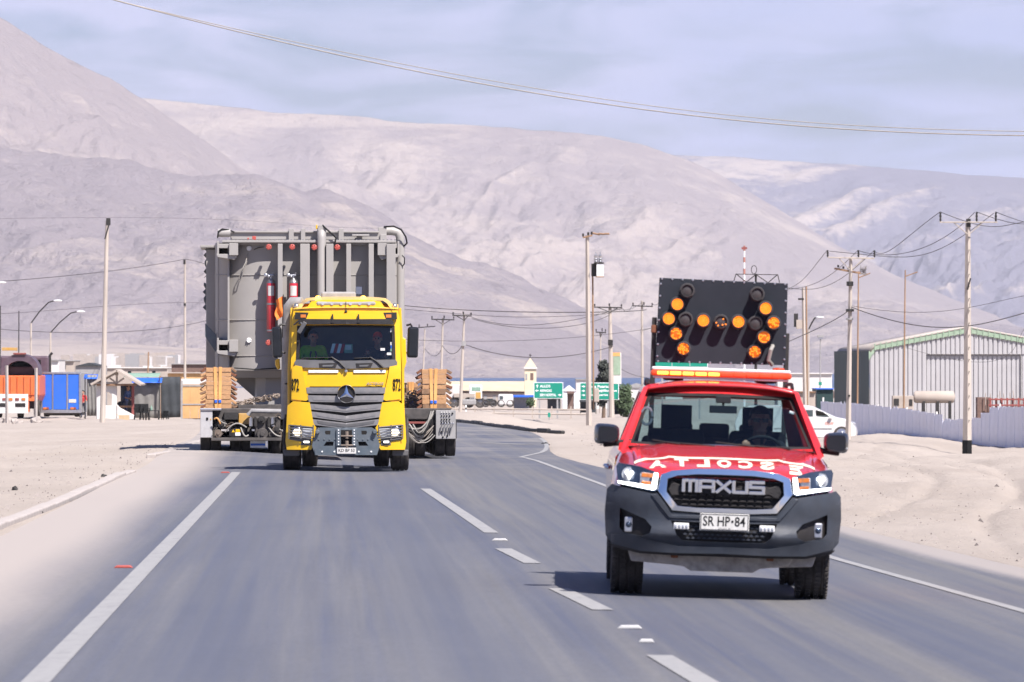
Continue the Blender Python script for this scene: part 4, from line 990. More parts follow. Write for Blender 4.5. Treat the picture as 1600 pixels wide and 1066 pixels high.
for i, (px, py, stt) in enumerate(LMP):
    x, z = pk(px, py, AY-.10); R_ = .056; L0 = .105
    m_ = MB(); m_.lathe([(R_*1.02, 0), (R_*1.02, -L0), (R_*.93, -L0), (R_*.93, -L0+.02)], 24, axis='Y', c=(x, AY, z)); m_.lathe([(R_*1.25, 0), (R_*1.2, -.012), (R_*1.02, -.014)], 24, axis='Y', c=(x, AY, z))
    lp = m_.build('lamp', 'lamp_off', brd, 40)
    m_ = MB(); m_.lathe([(.001, -L0+.010), (R_*.5, -L0+.013), (R_*.93, -L0+.022)], 24, axis='Y', c=(x, AY, z)); m_.build('lens', 'lamp_off' if stt == 0 else ('lamp_dim' if stt in (1, 2) else 'lamp_off'), lp, 60)
    if stt:
        dots = MB(); k = 0; rr = random.Random(i)
        for ring, num in ((0, 1), (1, 6), (2, 12), (3, 18)):
            for j in range(num):
                if stt == 2 and rr.random() < .45: continue
                if stt == 3 and rr.random() < .72: continue
                a = 2*PI*j/max(num, 1)+ring; rad = ring*R_*.27
                dots.ell((x+rad*math.cos(a), AY-L0+.008, z+rad*math.sin(a)), (.0072, .004, .0072), 6)
        dots.build('led_cluster', 'lamp_lit', lp, 60)
for s, (px, py) in ((-1, (1022, 520)), (1, (1229, 545))):
    x, z = pk(px, py, AY+.06); m_ = MB(); m_.box(x-.022, x+.022, AY+.04, AY+.09, .84, z+.14); m_.build('support_post', 'dark_metal', brd, 0, .005)
    if s < 0: m_ = MB(); m_.box(x-.028, x+.035, AY+.02, AY+.10, z+.0, z+.07); m_.build('hinge_box', 'rust', brd, 0, .006)
m_ = MB(); p = pk(1207, 546, AY-.02); m_.tube([(p[0], AY, p[1]-.14), (p[0]-.035, AY-.09, p[1]-.10), (p[0]-.02, AY-.11, p[1]-.01), (p[0]+.0, AY-.05, p[1]+.03), (p[0]+.0, AY, p[1]+.03)], .018, 8); m_.build('cable', 'hose_grey', brd)
p = pk(1216, 580, AY-.3); m_ = MB(); m_.lathe([(.001, .03), (.05, .025), (.06, 0), (.06, -.04)], 16, c=(p[0], AY-.35, p[1])); m_.build('strobe', 'bar_lens', brd, 40)
# ================================================================ yellow heavy-haul lorry
p = G(540, 737.5); TRK = Vector((p.x, p.y+.35, p.z+.024))
trk = thing('lorry', 'yellow heavy haulage lorry with grey chevron grille and steel push bumper hauling the tank', 'lorry', TRK, (0, 0, .030))
tk = px_solver(trk); TY = -1.36
def B(*pts, y=TY): return [tk(px, py, y) for px, py in pts]
def tsym(*pts, y=TY, c=540.5):
    h = B(*pts, y=y); cx = tk(c, 650, y)[0]; h = [(0. if abs(x-cx) < .012 else x-cx, z) for x, z in h]; return mir(h)
TCX = tk(540.5, 650, TY)[0]
def tfront(off=0.):
    def f(x, z):
        ax = min(1.2, abs(x)/1.25); lean = .13*max(0, z-1.95)+.02*max(0, 1.0-z)
        return Vector((x+TCX, TY+.20*ax**5+.05*ax**2+lean-off, z))
    return f
# cab shell
panel('cab_front', tsym((540.5, 468), (500, 469), (486, 471), (480, 480), (459, 482), (456, 500), (454.5, 563), (454, 580), (454, 626), (470, 628), (484, 604), (540.5, 604)), [tsym((540.5, 509), (466, 510), (464, 563), (540.5, 565))], tfront(-.02), .06, 'truck_yellow', trk, bevel=.02, cutv=.15)
wsp = tsym((540.5, 508), (465, 509), (463.5, 564), (540.5, 566))
panel('windshield', wsp, [], tfront(-.035), 0, 'lorry_glass', trk, cutv=.15)
panel('windshield_seal', [(x*1.012, z) for x, z in wsp], [[(x*.975, z*.998+.004) for x, z in tsym((540.5, 511), (467, 511.5), (466, 561), (540.5, 563))]], tfront(-.005), .03, 'black_plastic', trk, cutv=.15)
panel('cowl', tsym((540.5, 564), (463, 562), (460, 566), (461, 574), (540.5, 576.5)), [], tfront(.03), .06, 'truck_grey', trk, bevel=.012)
for x0, x1 in ((498, 528), (555.5, 583)):
    q = B((x0, 568), (x1, 567), (x1-4, 575), (x0+1, 575)); q = [(x-TCX, z) for x, z in q]
    panel('air_slot', q, [], tfront(.036), .02, 'black_plastic', trk, bevel=.004)
    q2 = [(x-TCX, z) for x, z in B((x0+6, 570.5), (x1-6, 570), (x1-9, 573), (x0+6, 573))]
    panel('slot_bar', q2, [], tfront(.042), .01, 'truck_grey', trk)
# sun visor and roof
panel('sun_visor', tsym((540.5, 490), (482, 490), (478, 499), (474, 505.5), (540.5, 505.5)), [], tfront(.16), .10, 'truck_yellow', trk, bevel=.02, cutv=.1)
panel('visor_trim', tsym((540.5, 499), (476, 498.5), (467, 501), (466, 507), (540.5, 506.5)), [], tfront(.20), .16, 'black_plastic', trk, bevel=.02)
for px in (519.5, 560):
    q = [(x-TCX, z) for x, z in B((px-2.2, 505), (px+2.2, 505), (px+1, 491), (px-1, 491))]; panel('visor_bracket', q, [], tfront(.215), .03, 'black_plastic', trk, bevel=.004)
for s in (-1, 1):
    q = [(x*s, z) for x, z in tsym((482, 488.5), (461, 488), (460.5, 499), (476, 500), (481, 498))[:5]]
    mk = panel('corner_lamp', q, [], tfront(.13), .12, 'black_plastic', trk, bevel=.015)
    q = [(x*s, z) for x, z in tsym((478, 491.5), (469.5, 491.5), (469.5, 496.5), (478, 496.5))[:4]]
    panel('marker_lens', q, [], tfront(.14), .02, 'lamp_amber', mk, bevel=.004)
rz = tk(540, 469, -1.0)[1]
m_ = MB(); m_.grid(lambda u, v: (TCX+u*np.interp(v, [-1.0, -.5, .9], [.96, 1.04, 1.06]), v, rz-.02+.10*(1-abs(u)**4)*np.interp(v, [-1.1, -.6, .9], [.1, .9, 1.1])-(.30*max(0, abs(u)-.80)/.2)), [i/12-1 for i in range(25)], [-1.14, -1.05, -.9, -.6, 0, .5, .95]); rfo = m_.build('roof', 'truck_yellow_dirty', trk, 50)
m_ = MB(); m_.grid(lambda u, v: (TCX+u*1.02, -1.22+.12*abs(u)**4+.9*v*0+v*.35, tk(540, 481, -1.1)[1]+.10*v-.03*abs(u)**3), [i/12-1 for i in range(25)], [0, .3, .7, 1]); m_.build('roof_brow', 'truck_yellow_dirty', trk, 50)
zs0 = tk(540, 700, 0)[1]; ztop = tk(540, 482, 0)[1]
for s in (-1, 1):
    X = TCX+s*1.135
    sm = lambda y, z, X=X, s=s: Vector((X-s*.05*max(0, z-2.0), y, z))
    panel('cab_side', [(-1.08, .95), (.95, .95), (.95, ztop), (-.98, ztop), (-1.02, 1.9)], [[(-.88, 1.95), (.15, 1.95), (.15, ztop-.28), (-.86, ztop-.28)]], sm, .05, 'truck_yellow', trk, cut=0, cutv=.2, depth=(-s, 0, 0), bevel=.01)
    panel('side_window', [(-.88, 1.95), (.15, 1.95), (.15, ztop-.28), (-.86, ztop-.28)], [], sm, 0, 'window_glass', trk, cut=0, depth=(-s, 0, 0))
    m_ = MB(); m_.tube([(X+s*.02, -.1, 1.70), (X+s*.05, -.05, 1.70), (X+s*.05, .12, 1.70), (X+s*.02, .16, 1.70)], .018, 8); m_.build('door_handle', 'black_plastic', trk)
    # air deflector beside the cab
    a = [tk(px, py, .9) for px, py in (((627.5, 526), (634, 530), (635, 566), (632, 576), (627.5, 576)) if s > 0 else ((430, 562), (437, 560), (438, 576), (434, 578), (430, 570)))]
    m_ = MB(); m_.prism(a, .75, 1.15); m_.build('side_deflector', 'truck_yellow', trk, 0, .02)
    # corner panel and headlamp surround
    q = [(x*s, z) for x, z in tsym((472, 573), (462, 571), (456.5, 574), (455.5, 624), (478, 626.5), (483, 624), (475, 590))[:7]]
    panel('corner_panel', q, [], tfront(.035), .10, 'truck_yellow', trk, bevel=.02, cutv=.1)
    q = [(x*s, z) for x, z in tsym((484, 629), (458, 627), (449, 634), (446, 690), (448, 703), (486, 703), (488, 700), (494, 668), (490, 662))[:9]]
    panel('headlamp_surround', q, [[(x*s, z) for x, z in tsym((489, 667), (453, 663.5), (453, 685), (486, 687))[:4]]], tfront(.05), .20, 'truck_yellow', trk, bevel=.03, seg=3, cutv=.1)
    panel('lamp_bucket', [(x*s, z) for x, z in tsym((492, 664), (451, 661), (451, 688), (489, 690))[:4]], [], tfront(-.01), .06, 'headlight_dark', trk)
    hx, hz = tk(464.8 if s < 0 else 617.2, 675.5, TY-.05); p_ = tfront(.05)(hx-TCX, hz)
    m_ = MB(); m_.ell((hx, p_.y, hz), (.085, .03, .075), 16); hl_ = m_.build('headlight', 'lamp_warm', trk, 60)
    m_ = MB(); m_.lathe([(.085, -.03), (.10, -.02), (.105, .02), (.12, .03)], 20, axis='Y', c=(hx, p_.y, hz)); m_.build('reflector', 'chrome', hl_, 40)
    hx2 = hx-s*.2; p2 = tfront(.03)(hx2-TCX, hz); m_ = MB(); m_.rbox((hx2, p2.y, hz-.01), (.22, .03, .17), (0, s*-.06, 0)); m_.build('turn_signal', 'lens_clear', hl_, 0, .01)
    for k in range(5):
        py = 664.5+k*4.4; m_ = MB(); pts = []
        for t in range(9):
            px = 451.5+(489.5-451.5)*t/8; x, z = tk(px, py+t*.42, TY); x = (x-TCX)*s; pts.append(tfront(.115)(x, z))
        m_.tube(pts, .011, 6); m_.build('lamp_guard_bar', 'truck_grey', trk)
    for px in (451.5, 470, 489.5):
        m_ = MB(); pts = []
        for py in (664, 675, 686): x, z = tk(px, py, TY); pts.append(tfront(.118)((x-TCX)*s, z))
        m_.tube(pts, .012, 6); m_.build('lamp_guard_post', 'truck_grey', trk)
    dx, dz = tk(478.8 if s < 0 else 603.5, 690.8, TY-.1); p_ = tfront(.07)(dx-TCX, dz)
    m_ = MB(); m_.rbox((dx, p_.y, dz), (.14, .05, .055), (0, 0, 0)); fo = m_.build('fog_lamp', 'truck_grey', trk, 0, .012)
    m_ = MB(); m_.rbox((dx, p_.y-.025, dz), (.10, .02, .032)); m_.build('lens', 'led_white', fo, 0, .006)
    q = [(x*s, z) for x, z in tsym((486, 687), (452, 684.5), (452, 687), (471, 690), (470, 695.5), (486, 696))[:6]]
    panel('lamp_brow', q, [[(x, z) for x, z in [(dx-TCX-.08, dz-.035), (dx-TCX+.08, dz-.035), (dx-TCX+.08, dz+.035), (dx-TCX-.08, dz+.035)]]] if 0 else [], tfront(.062), .03, 'truck_grey', trk, bevel=.008)
    # wing step and mud flap
    m_ = MB(); m_.prism([(TCX+s*.90, .30), (TCX+s*1.20, .30), (TCX+s*1.22, .42), (TCX+s*.90, .42)], -1.1, -.75); m_.build('wing_step', 'truck_grey', trk, 0, .02)
    m_ = MB(); m_.lathe([(.60, TCX+s*.80), (.60, TCX+s*1.20)], 24, axis='X', c=(0, 0, .50), a0=.1, a1=PI-.1); m_.build('mudguard', 'black_plastic', trk)
    # door mirrors and arms
    x0, z0 = tk(433 if s < 0 else 645, 535, -.95); hw = .092 if s < 0 else .105
    m_ = MB(); m_.rbox((x0, -.95, z0), (hw*2, .17, .60), (0, s*.03, s*.10)); mo = m_.build('door_mirror', 'mirror_black', trk, 0, .045, 3)
    for zz in (.30, -.24): m_ = MB(); m_.tube([(x0-s*.02, -.92, z0+zz), (TCX+s*1.26, -.90, z0+zz+.05), (TCX+s*1.18, -.88, z0+zz+.03)], .022, 6); m_.build('mirror_arm', 'black_plastic', mo)
    m_ = MB(); a = tk(463 if s < 0 else 616.7, 478.5, -1.0); m_.ell((a[0], -1.0, a[1]), (.055, .07, .055), 14); m_.tube([(a[0], -1.0, a[1]), (a[0]-s*.02, -.9, a[1]-.10)], .014, 6); m_.build('roof_lamp', 'silver', trk, 60)
    a = tk(496.8 if s < 0 else 567.6, 468.2, -.85); m_ = MB(); m_.lathe([(.001, .075), (.035, .068), (.050, .045), (.052, -.05), (.062, -.055), (.062, -.075)], 18, c=(a[0], -.85, a[1])); m_.build('beacon', 'beacon', trk, 50)
a = tk(540, 474.5, -1.12); m_ = MB(); m_.tube([(TCX-.57, -1.12, a[1]), (TCX-.55, -1.14, a[1]), (TCX+.55, -1.14, a[1]), (TCX+.57, -1.12, a[1])], [.03, .042, .042, .03], 10); rl = m_.build('lamp_bar', 'wall_grey', trk)
for k in range(6): m_ = MB(); m_.tube([(TCX-.45+k*.18, -1.18, a[1]), (TCX-.45+k*.18, -1.195, a[1])], .032, 10); m_.build('lamp', 'lens_clear', rl)
a = tk(529, 461, 0.1); m_ = MB(); m_.box(a[0]-.34, a[0]+.34, -.1, .5, a[1]-.10, a[1]+.06); m_.build('roof_cooler', 'wall_grey', trk, 0, .04, 3)
a = tk(540.5, 487, -1.25); m_ = MB(); m_.tube([(a[0], -1.2, a[1]), (a[0], -1.2, a[1]+.20)], .006, 5); m_.ell((a[0], -1.22, a[1]), (.03, .03, .025), 10); m_.build('antenna', 'dark_metal', trk)
m_ = MB(); a = tk(472, 512, -1.3); m_.rbox((a[0], -1.48, a[1]), (.08, .10, .24), (.1, .55, 0)); m_.tube([(a[0], -1.45, a[1]+.06), (a[0]-.06, -1.25, a[1]+.14), (a[0]-.20, -1.05, a[1]+.02)], .018, 6); m_.build('ramp_mirror', 'truck_grey', trk, 0, .02)
m_ = MB(); a = tk(450, 480, .6); b_ = tk(468, 470, .6)
m_.tube([(a[0]-.02, .75, 1.0), (a[0], .75, a[1]-.20), (a[0]+.0, .72, a[1]-.05), (a[0]+.10, .66, a[1]+.08), (a[0]+.28, .6, a[1]+.09)], [.12, .12, .13, .13, .11], 14); m_.build('air_intake', 'wall_grey', trk, 60)
# grille: five chevron slats, badge, emblem
SL = [(605.5, 615, 478.5, 0), (617.8, 628, 481, 1), (631, 640, 483.5, 5), (643, 652, 486, 7), (655, 664, 488, 6)]
panel('grille_back', tsym((540.5, 603), (477, 604), (488, 664), (494, 668), (540.5, 674)), [], tfront(-.03), .04, 'black_plastic', trk)
for y0, y1, xl, sag in SL:
    q = tsym((540.5, y0+sag), (512, y0+sag*.45), (xl, y0), (xl+1.4, y1), (512, y1+sag*.45), (540.5, y1+sag))
    panel('grille_slat', q, [], tfront(.045), .05, 'grille_grey', trk, bevel=.014)
    q = tsym((540.5, y0+sag+2.2), (512, y0+sag*.45+2.2), (xl+7, y0+2.2), (xl+9, y1-2.4), (512, y1+sag*.45-2.4), (540.5, y1+sag-2.4))
    panel('slat_insert', q, [], tfront(.052), .02, 'truck_grey' if y0 > 654 else 'grille_grey', trk, bevel=.004)
ex, ez = tk(541.2, 615.8, TY-.1); p_ = tfront(.09)(ex-TCX, ez); ER = .178
m_ = MB(); m_.lathe([(ER*.90, .0), (ER*.90, -.03), (ER*.95, -.042), (ER, -.03), (ER, .03)], 40, axis='Y', c=(ex, p_.y, ez)); em = m_.build('emblem', 'chrome', trk, 50)
m_ = MB(); m_.lathe([(.001, -.004), (ER*.9, -.004), (ER*.9, .02)], 32, axis='Y', c=(ex, p_.y, ez)); m_.build('emblem_disc', 'black_plastic', em, 40)
for k in range(3):
    a = PI/2+k*2*PI/3; m_ = MB(); d = Vector((math.cos(a), 0, math.sin(a))); n_ = Vector((-math.sin(a), 0, math.cos(a))); c_ = Vector((ex, p_.y, ez)); w_ = ER*.24
    t_, l_, r_, o_ = c_+d*ER*.92, c_+n_*w_+d*w_*.35, c_-n_*w_+d*w_*.35, c_-d*.0
    yv = Vector((0, -.035, 0)); l2 = c_+n_*w_*.9-d*w_*.5*0; m_.add([t_-Vector((0, .012, 0)), l_-Vector((0, .010, 0)), o_+yv, r_-Vector((0, .010, 0))], [(0, 1, 2), (0, 2, 3)]); m_.build('emblem_arm', 'chrome', em, 0)
for x0, x1 in ((482, 528.5), (552.5, 602.5)):
    q = [(x-TCX, z) for x, z in B((x0, 578.5), (x1, 578.5), (x1, 582.5), (x0, 582.5))]; panel('reflective_strip', q, [], tfront(.006), .01, 'sign_white', trk)
a = tk(540.8, 580, TY); m_ = MB(); m_.lathe([(.001, -.03), (.025, -.025), (.035, 0)], 16, axis='Y', c=(a[0], tfront(.01)(a[0]-TCX, a[1]).y, a[1])); m_.build('hood_lock', 'silver', trk, 40)
a = tk(586, 599.6, TY); lettering('badge_text', 'ACTROS', 1, lambda u, v: tfront(.004)(u+v*.3+a[0]-TCX, v+a[1]), 'silver', trk, fit=(.33, .05), th=.006, offset=.012)
for px, s in ((461, -1), (620, 1)):
    a = tk(px, 601.5, TY); lettering('fleet_number', '872', 1, lambda u, v, a=a, s=s: tfront(.050)(u+a[0]-TCX, v+a[1]), 'print_black', trk, fit=(.155, .24), th=.003, offset=.02)
for x0, x1 in ((471, 522), (553, 582)):
    pts = [(x0, 560), (x0+28, 559), (x1-3, 559)]; m_ = MB()
    V = [tfront(.03)(tk(px, py, TY)[0]-TCX, tk(px, py, TY)[1]) for px, py in pts]; m_.tube(V, .010, 6)
    V = [tfront(.05)(tk(px, py, TY)[0]-TCX, tk(px, py, TY)[1]) for px, py in ((x1-4, 558), (x1+8, 566), (x1+17, 575))]; m_.tube(V, [.012, .022, .026], 6); m_.build('wiper', 'black_plastic', trk)
# steel push bumper
hu = tsym((516.5, 673), (508.5, 673), (507.5, 676), (509, 679), (516, 679))[:5]; hl2 = tsym((521.5, 690), (510, 690), (505.5, 696.5), (520.5, 696.5))[:4]
ctrh = [(x-TCX, z) for x, z in B((531, 672), (552, 672), (552, 697), (531, 697))]
pb = panel('push_bumper', tsym((540.5, 668), (500, 668), (494, 672), (487.5, 696), (492, 711), (540.5, 711)), [hu, [(-x, z) for x, z in hu[::-1]], hl2, [(-x, z) for x, z in hl2[::-1]], ctrh], tfront(.20), .05, 'steel_blue', trk, bevel=.012, cutv=.1)
panel('bumper_sill', tsym((540.5, 703), (491, 702), (493, 711), (540.5, 711)), [], tfront(.215), .06, 'steel_blue', pb, bevel=.008)
panel('bumper_back', tsym((540.5, 669), (498, 669), (490, 700), (540.5, 708)), [], tfront(.06), .03, 'black_plastic', pb)
for px in (498, 506.5, 515, 523, 558.5, 567, 575, 583):
    a = tk(px, 686.8, TY-.2); m_ = MB(); m_.lathe([(.001, -.015), (.014, -.012), (.018, 0)], 10, axis='Y', c=(a[0], tfront(.20)(a[0]-TCX, a[1]).y, a[1])); m_.build('bolt', 'steel_blue', pb, 40)
for px in (503.2, 522.5, 560.6, 580):
    a = tk(px, 706, TY-.2); m_ = MB(); m_.lathe([(.001, -.015), (.014, -.012), (.018, 0)], 10, axis='Y', c=(a[0], tfront(.216)(a[0]-TCX, a[1]).y, a[1])); m_.build('bolt', 'sign_white', pb, 40)
for px in (496, 585.5): a = tk(px, 675, TY-.2); m_ = MB(); m_.lathe([(.001, -.09), (.03, -.09), (.045, -.07), (.045, 0)], 14, axis='Y', c=(a[0], tfront(.20)(a[0]-TCX, a[1]).y, a[1])); m_.build('tow_pin', 'steel_blue', pb, 40)
for px in (529, 553.5):
    m_ = MB(); a = tk(px, 670, TY-.2); b_ = tk(px, 697, TY-.2); yy = tfront(.24)(0, .7).y; m_.box(a[0]-.045, a[0]+.045, yy, yy+.12, b_[1], a[1]); ck = m_.build('hitch_cheek', 'steel_blue', pb, 0, .01)
    for k in range(6): m_ = MB(); z = b_[1]+(a[1]-b_[1])*(k+.5)/6; m_.lathe([(.001, -.008), (.012, -.007), (.014, 0)], 8, axis='Y', c=(a[0], yy, z)); m_.build('bolt', 'sign_white', ck, 40)
for py in (678.5, 693): m_ = MB(); a = tk(542, py, TY-.2); yy = tfront(.26)(0, .7).y; m_.tube([(a[0], yy+.05, a[1]-.09), (a[0], yy+.05, a[1]+.05)], .035, 12); m_.box(a[0]-.12, a[0]+.12, yy+.01, yy+.12, a[1]-.05, a[1]-.02); m_.build('coupling_pin', 'chain', pb, 30, .006)
a = tk(541.5, 704.5, TY-.25); m_ = MB(); yy = tfront(.235)(0, .5).y; m_.box(a[0]-.185, a[0]+.185, yy-.01, yy, a[1]-.058, a[1]+.058); plt = m_.build('licence_plate', 'plate_white', trk, 0, .005)
lettering('plate_text', 'KD BP 53', 1, lambda u, v: Vector((u+a[0], yy-.013, v+a[1]+.008)), 'print_black', plt, fit=(.31, .062), th=.002, offset=.008)
# interior
m_ = MB(); m_.grid(lambda u, v: (TCX+u*1.06, -1.12+.5*v, 1.98+.05*math.sin(v*2.5)), [i/8-1 for i in range(17)], [i/5 for i in range(6)]); m_.box(TCX-1.06, TCX+1.06, -.66, -.60, 1.3, 2.0); m_.build('dashboard', 'interior', trk, 60)
m_ = MB(); m_.box(TCX-1.07, TCX+1.07, -1.0, .9, 1.22, 1.28); m_.build('cab_floor', 'interior', trk, 0)
m_ = MB(); m_.box(TCX-1.10, TCX+1.10, .90, .96, .95, ztop); m_.build('cab_back', 'truck_grey', trk, 0)
for x in (-.62, .62):
    m_ = MB(); m_.box(TCX+x-.26, TCX+x+.26, -.35, .18, 1.55, 1.70); m_.build('seat', 'seat_cloth', trk, 0, .05, 3)
    m_ = MB(); m_.rbox((TCX+x, .26, 2.02), (.50, .14, .72), (-.15, 0, 0)); m_.build('seat_back', 'seat_cloth', trk, 0, .05, 3)
m_ = MB(); R = Matrix.Translation((TCX+.62, -.50, 2.03)) @ Matrix.Rotation(-.8, 4, 'X'); m_.tube([R @ Vector((.22*math.cos(2*PI*i/28), .22*math.sin(2*PI*i/28), 0)) for i in range(29)], .016, 8, cap=False)
for q in (.3, PI-.3): m_.tube([R @ Vector((0, 0, -.02)), R @ Vector((.21*math.cos(q), .21*math.sin(q), 0))], .015, 6)
m_.build('steering_wheel', 'interior', trk, 50)
for px, py, w_, h_, mt in ((612, 516, 4, 6, 'sign_white'), (612, 537, 4, 5, 'plate_white'), (612.5, 542, 4, 5, 'blue_panel'), (612.5, 547, 4.5, 4.5, 'green_tarp'), (598, 546, 7, 4, 'plate_white'), (608, 553, 7, 4, 'plate_white')):
    a = tk(px, py, TY+.05); q = tfront(-.028)(a[0]-TCX, a[1]); m_ = MB(); m_.rbox((a[0], q.y, a[1]), (w_/81, .003, h_/81), (-.13, 0, 0)); m_.build('sticker', mt, trk, 0)
# chassis and rear running gear
m_ = MB()
for s in (-1, 1): m_.box(TCX+s*.42-.06, TCX+s*.42+.06, -1.0, 6.6, .72, 1.0)
m_.box(TCX-.5, TCX+.5, -.6, -.4, .72, .98); m_.box(TCX-.5, TCX+.5, 6.3, 6.5, .72, .98); m_.box(TCX-.5, TCX+.5, 2.2, 2.4, .72, .98)
m_.build('chassis', 'trailer_dark', trk, 0, .01)
m_ = MB(); m_.tube([(TCX-1.0, 0, .50), (TCX+1.0, 0, .50)], .07, 10); m_.box(TCX-.3, TCX+.3, -.2, .2, .38, .6); m_.build('front_axle', 'trailer_dark', trk, 30)
for s in (-1, 1):
    wheel(trk, (TCX+s*1.06, 0, .52), .52, .335, .29, s, 0, 'lorry_front')
    wheel(trk, (TCX+s*1.06, 1.75, .52), .52, .335, .29, s, 0, 'lorry_front')
    for y in (4.2, 5.55):
        for xo in (1.08, .73): wheel(trk, (TCX+s*xo, y, .52), .52, .30, .29, s, 0, 'lorry_rear')
    m_ = MB(); m_.box(TCX+s*.70, TCX+s*1.20, 2.5, 3.5, .45, 1.05); m_.build('fuel_tank', 'rim', trk, 0, .08, 3)
for y in (4.2, 5.55): m_ = MB(); m_.tube([(TCX-.7, y, .52), (TCX+.7, y, .52)], .10, 10); m_.ell((TCX, y, .52), .22, 12); m_.build('rear_axle', 'trailer_dark', trk)
m_ = MB(); m_.prism([(TCX-.45, 1.02), (TCX+.45, 1.02), (TCX+.40, 1.14), (TCX-.40, 1.14)], 4.3, 5.4); m_.build('fifth_wheel', 'trailer_dark', trk, 0, .02)
m_ = MB(); m_.box(TCX-1.15, TCX+1.15, 1.25, 2.1, 1.05, 2.1); m_.build('equipment_box', 'trailer_dark', trk, 0, .03)
# crew
Mt = Matrix.LocRotScale(trk.location, trk.rotation_euler, None)
caps, P = seated([((-.18, -.40, .24), (.5, -.7, -.1), (1, .3, 0), 1), ((.16, -.36, .22), (-.5, -.8, 0), (1, -.3, 0), -1)], turn=.25, lean=.0, wide=1.14)
q = tk(489.5, 530, -.15)
o = figure('person', 'passenger in bright green jacket sitting on the left inside the yellow lorry cab', caps, TAGS('hivis'), (0, 0, 0), 0, .012); o.matrix_world = Mt @ Matrix.Translation((q[0], -.12, q[1]-.66)); hair_cap(P, 'hair', o)
m_ = MB()
for s in (-1, 1): m_.tube([(s*.05, -.105, .30), (s*.06, -.108, .36), (s*.04, -.10, .42)], .016, 6)
m_.build('jacket_badge', 'dark_shirt', o, 40)
caps, P = seated([((-.20, -.50, .40), (.2, -.9, 0), (1, 0, .4), 1), ((.20, -.50, .40), (-.2, -.9, 0), (1, 0, -.4), -1)], turn=-.1)
q = tk(590, 533, -.15)
o = figure('person', 'driver in dark clothes and red cap at the wheel of the yellow lorry', caps, TAGS('dark_shirt'), (0, 0, 0), 0, .012); o.matrix_world = Mt @ Matrix.Translation((q[0], -.12, q[1]-.66)); hair_cap(P, 'cap_red', o, 'cap', brim=True)
q0 = tk(517, 552, -1.0); q1 = tk(551, 537, -1.0)
bag = thing('bag', 'red and white striped bag lying on the dashboard of the yellow lorry', 'bag', Mt @ Vector((q0[0], -.95, q0[1])), (0, 0, .03)); bw_, bh_ = q1[0]-q0[0], q1[1]-q0[1]
for k in range(4):
    m_ = MB(); m_.prism([(bw_*.6*(k/4)+.03*(bh_ > 0), bh_), (bw_*.6*((k+1)/4)+.03, bh_*(1-.02*k)), (bw_*.6*((k+1)/4)-.02, 0), (bw_*.6*(k/4)-.02, 0)], -.001*k, .14+.001*k); m_.build('stripe', 'red_shirt' if k % 2 else 'sign_white', bag, 0, .01)
m_ = MB(); m_.box(bw_*.62, bw_, .0, .12, .0, bh_*.95); m_.build('document_pack', 'green_tarp', bag, 0, .01)
m_ = MB(); m_.box(bw_*.66, bw_*.94, -.004, .0, bh_*.35, bh_*.85); m_.build('printed_sheet', 'plate_white', bag, 0)
# warning flag on the cab corner
fl = thing('warning_flag', 'orange cloth warning flag on a short pole at the lorry cab corner', 'flag', Mt @ Vector((tk(441, 500, .3)[0], .3, tk(441, 500, .3)[1])), (0, 0, .03))
m_ = MB(); m_.tube([(0, 0, -.35), (.02, 0, .50)], .010, 6); m_.build('pole', 'dark_metal', fl)
m_ = MB(); m_.grid(lambda u, v: (.01-u*.14+.02*math.sin(v*9)*u, .035*math.sin(u*7+v*5), .47-v*.40-.06*u*math.sin(v*3)-.08*u), [i/8 for i in range(9)], [i/10 for i in range(11)]); f_ = m_.build('cloth', 'orange_cloth', fl, 60)
# ================================================================ modular trailer, timber, tank
p = G(513, 715.5); TRL = Vector((p.x, p.y, g1(p.x, p.y)+.03))
trl = thing('trailer', 'wide yellow hydraulic modular trailer with many tyres carrying the grey tank', 'trailer', TRL, (0, 0, .052))
rk_ = px_solver(trl)
def bxp(m, x0, x1, y0, y1, ya, yb, sol=None, at=None, mi=0):
    """box whose front face covers the photo rectangle x0..x1, y0..y1 and reaches from ya to yb in depth"""
    sol = sol or rk_; a = sol(x0, y1, ya if at is None else at); b_ = sol(x1, y0, ya if at is None else at)
    return m.box(a[0], b_[0], ya, yb, a[1], b_[1], mi)
def part(name, mt, par, *boxes, bevel=.01, sol=None):
    m_ = MB()
    for q in boxes: bxp(m_, *q, sol=sol)
    return m_.build(name, mt, par, 0, bevel)
WPX = [(313.5, 328.5), (330, 345), (361, 376), (378, 393), (424, 439), (633, 648), (650, 664.5), (680.5, 695.5), (697, 712)]
xs = [((rk_(a, 700, 0)[0]+rk_(b_, 700, 0)[0])/2, (rk_(b_, 700, 0)[0]-rk_(a, 700, 0)[0])) for a, b_ in WPX]
xs += [(xs[4][0]+.26, .22), (xs[5][0]-.50, .22)]
for r_ in range(6):
    for x, wd in xs: wheel(trl, (x, .42+r_*1.5, .40), .40, .225, .23, 1 if x > 0 else -1, 0, 'trailer', 'trailer_dark')
for r_ in range(6):
    for s in (-1, 1): m_ = MB(); m_.tube([(s*.9, .42+r_*1.5, .42), (s*2.7, .42+r_*1.5, .42)], .07, 8); m_.build('axle', 'trailer_dark', trl)
for s in (-1, 1):
    m_ = MB(); m_.box(s*1.75-1.05, s*1.75+1.05, .0, 9.2, .84, 1.10); m_.build('platform', 'trailer_dark', trl, 0, .02)
    m_ = MB(); m_.box(s*1.75-.95, s*1.75+.95, .25, 9.0, .62, .83); m_.build('underframe', 'trailer_dark', trl, 0, .02)
part('cross_beam', 'trailer_yellow', trl, (345, 690, 646, 664, 2.2, 2.6))
m_ = MB(); m_.prism([(-.55, .75), (.55, .75), (.45, 1.25), (-.45, 1.25)], -5.2, .4); m_.build('gooseneck', 'trailer_dark', trl, 0, .03)
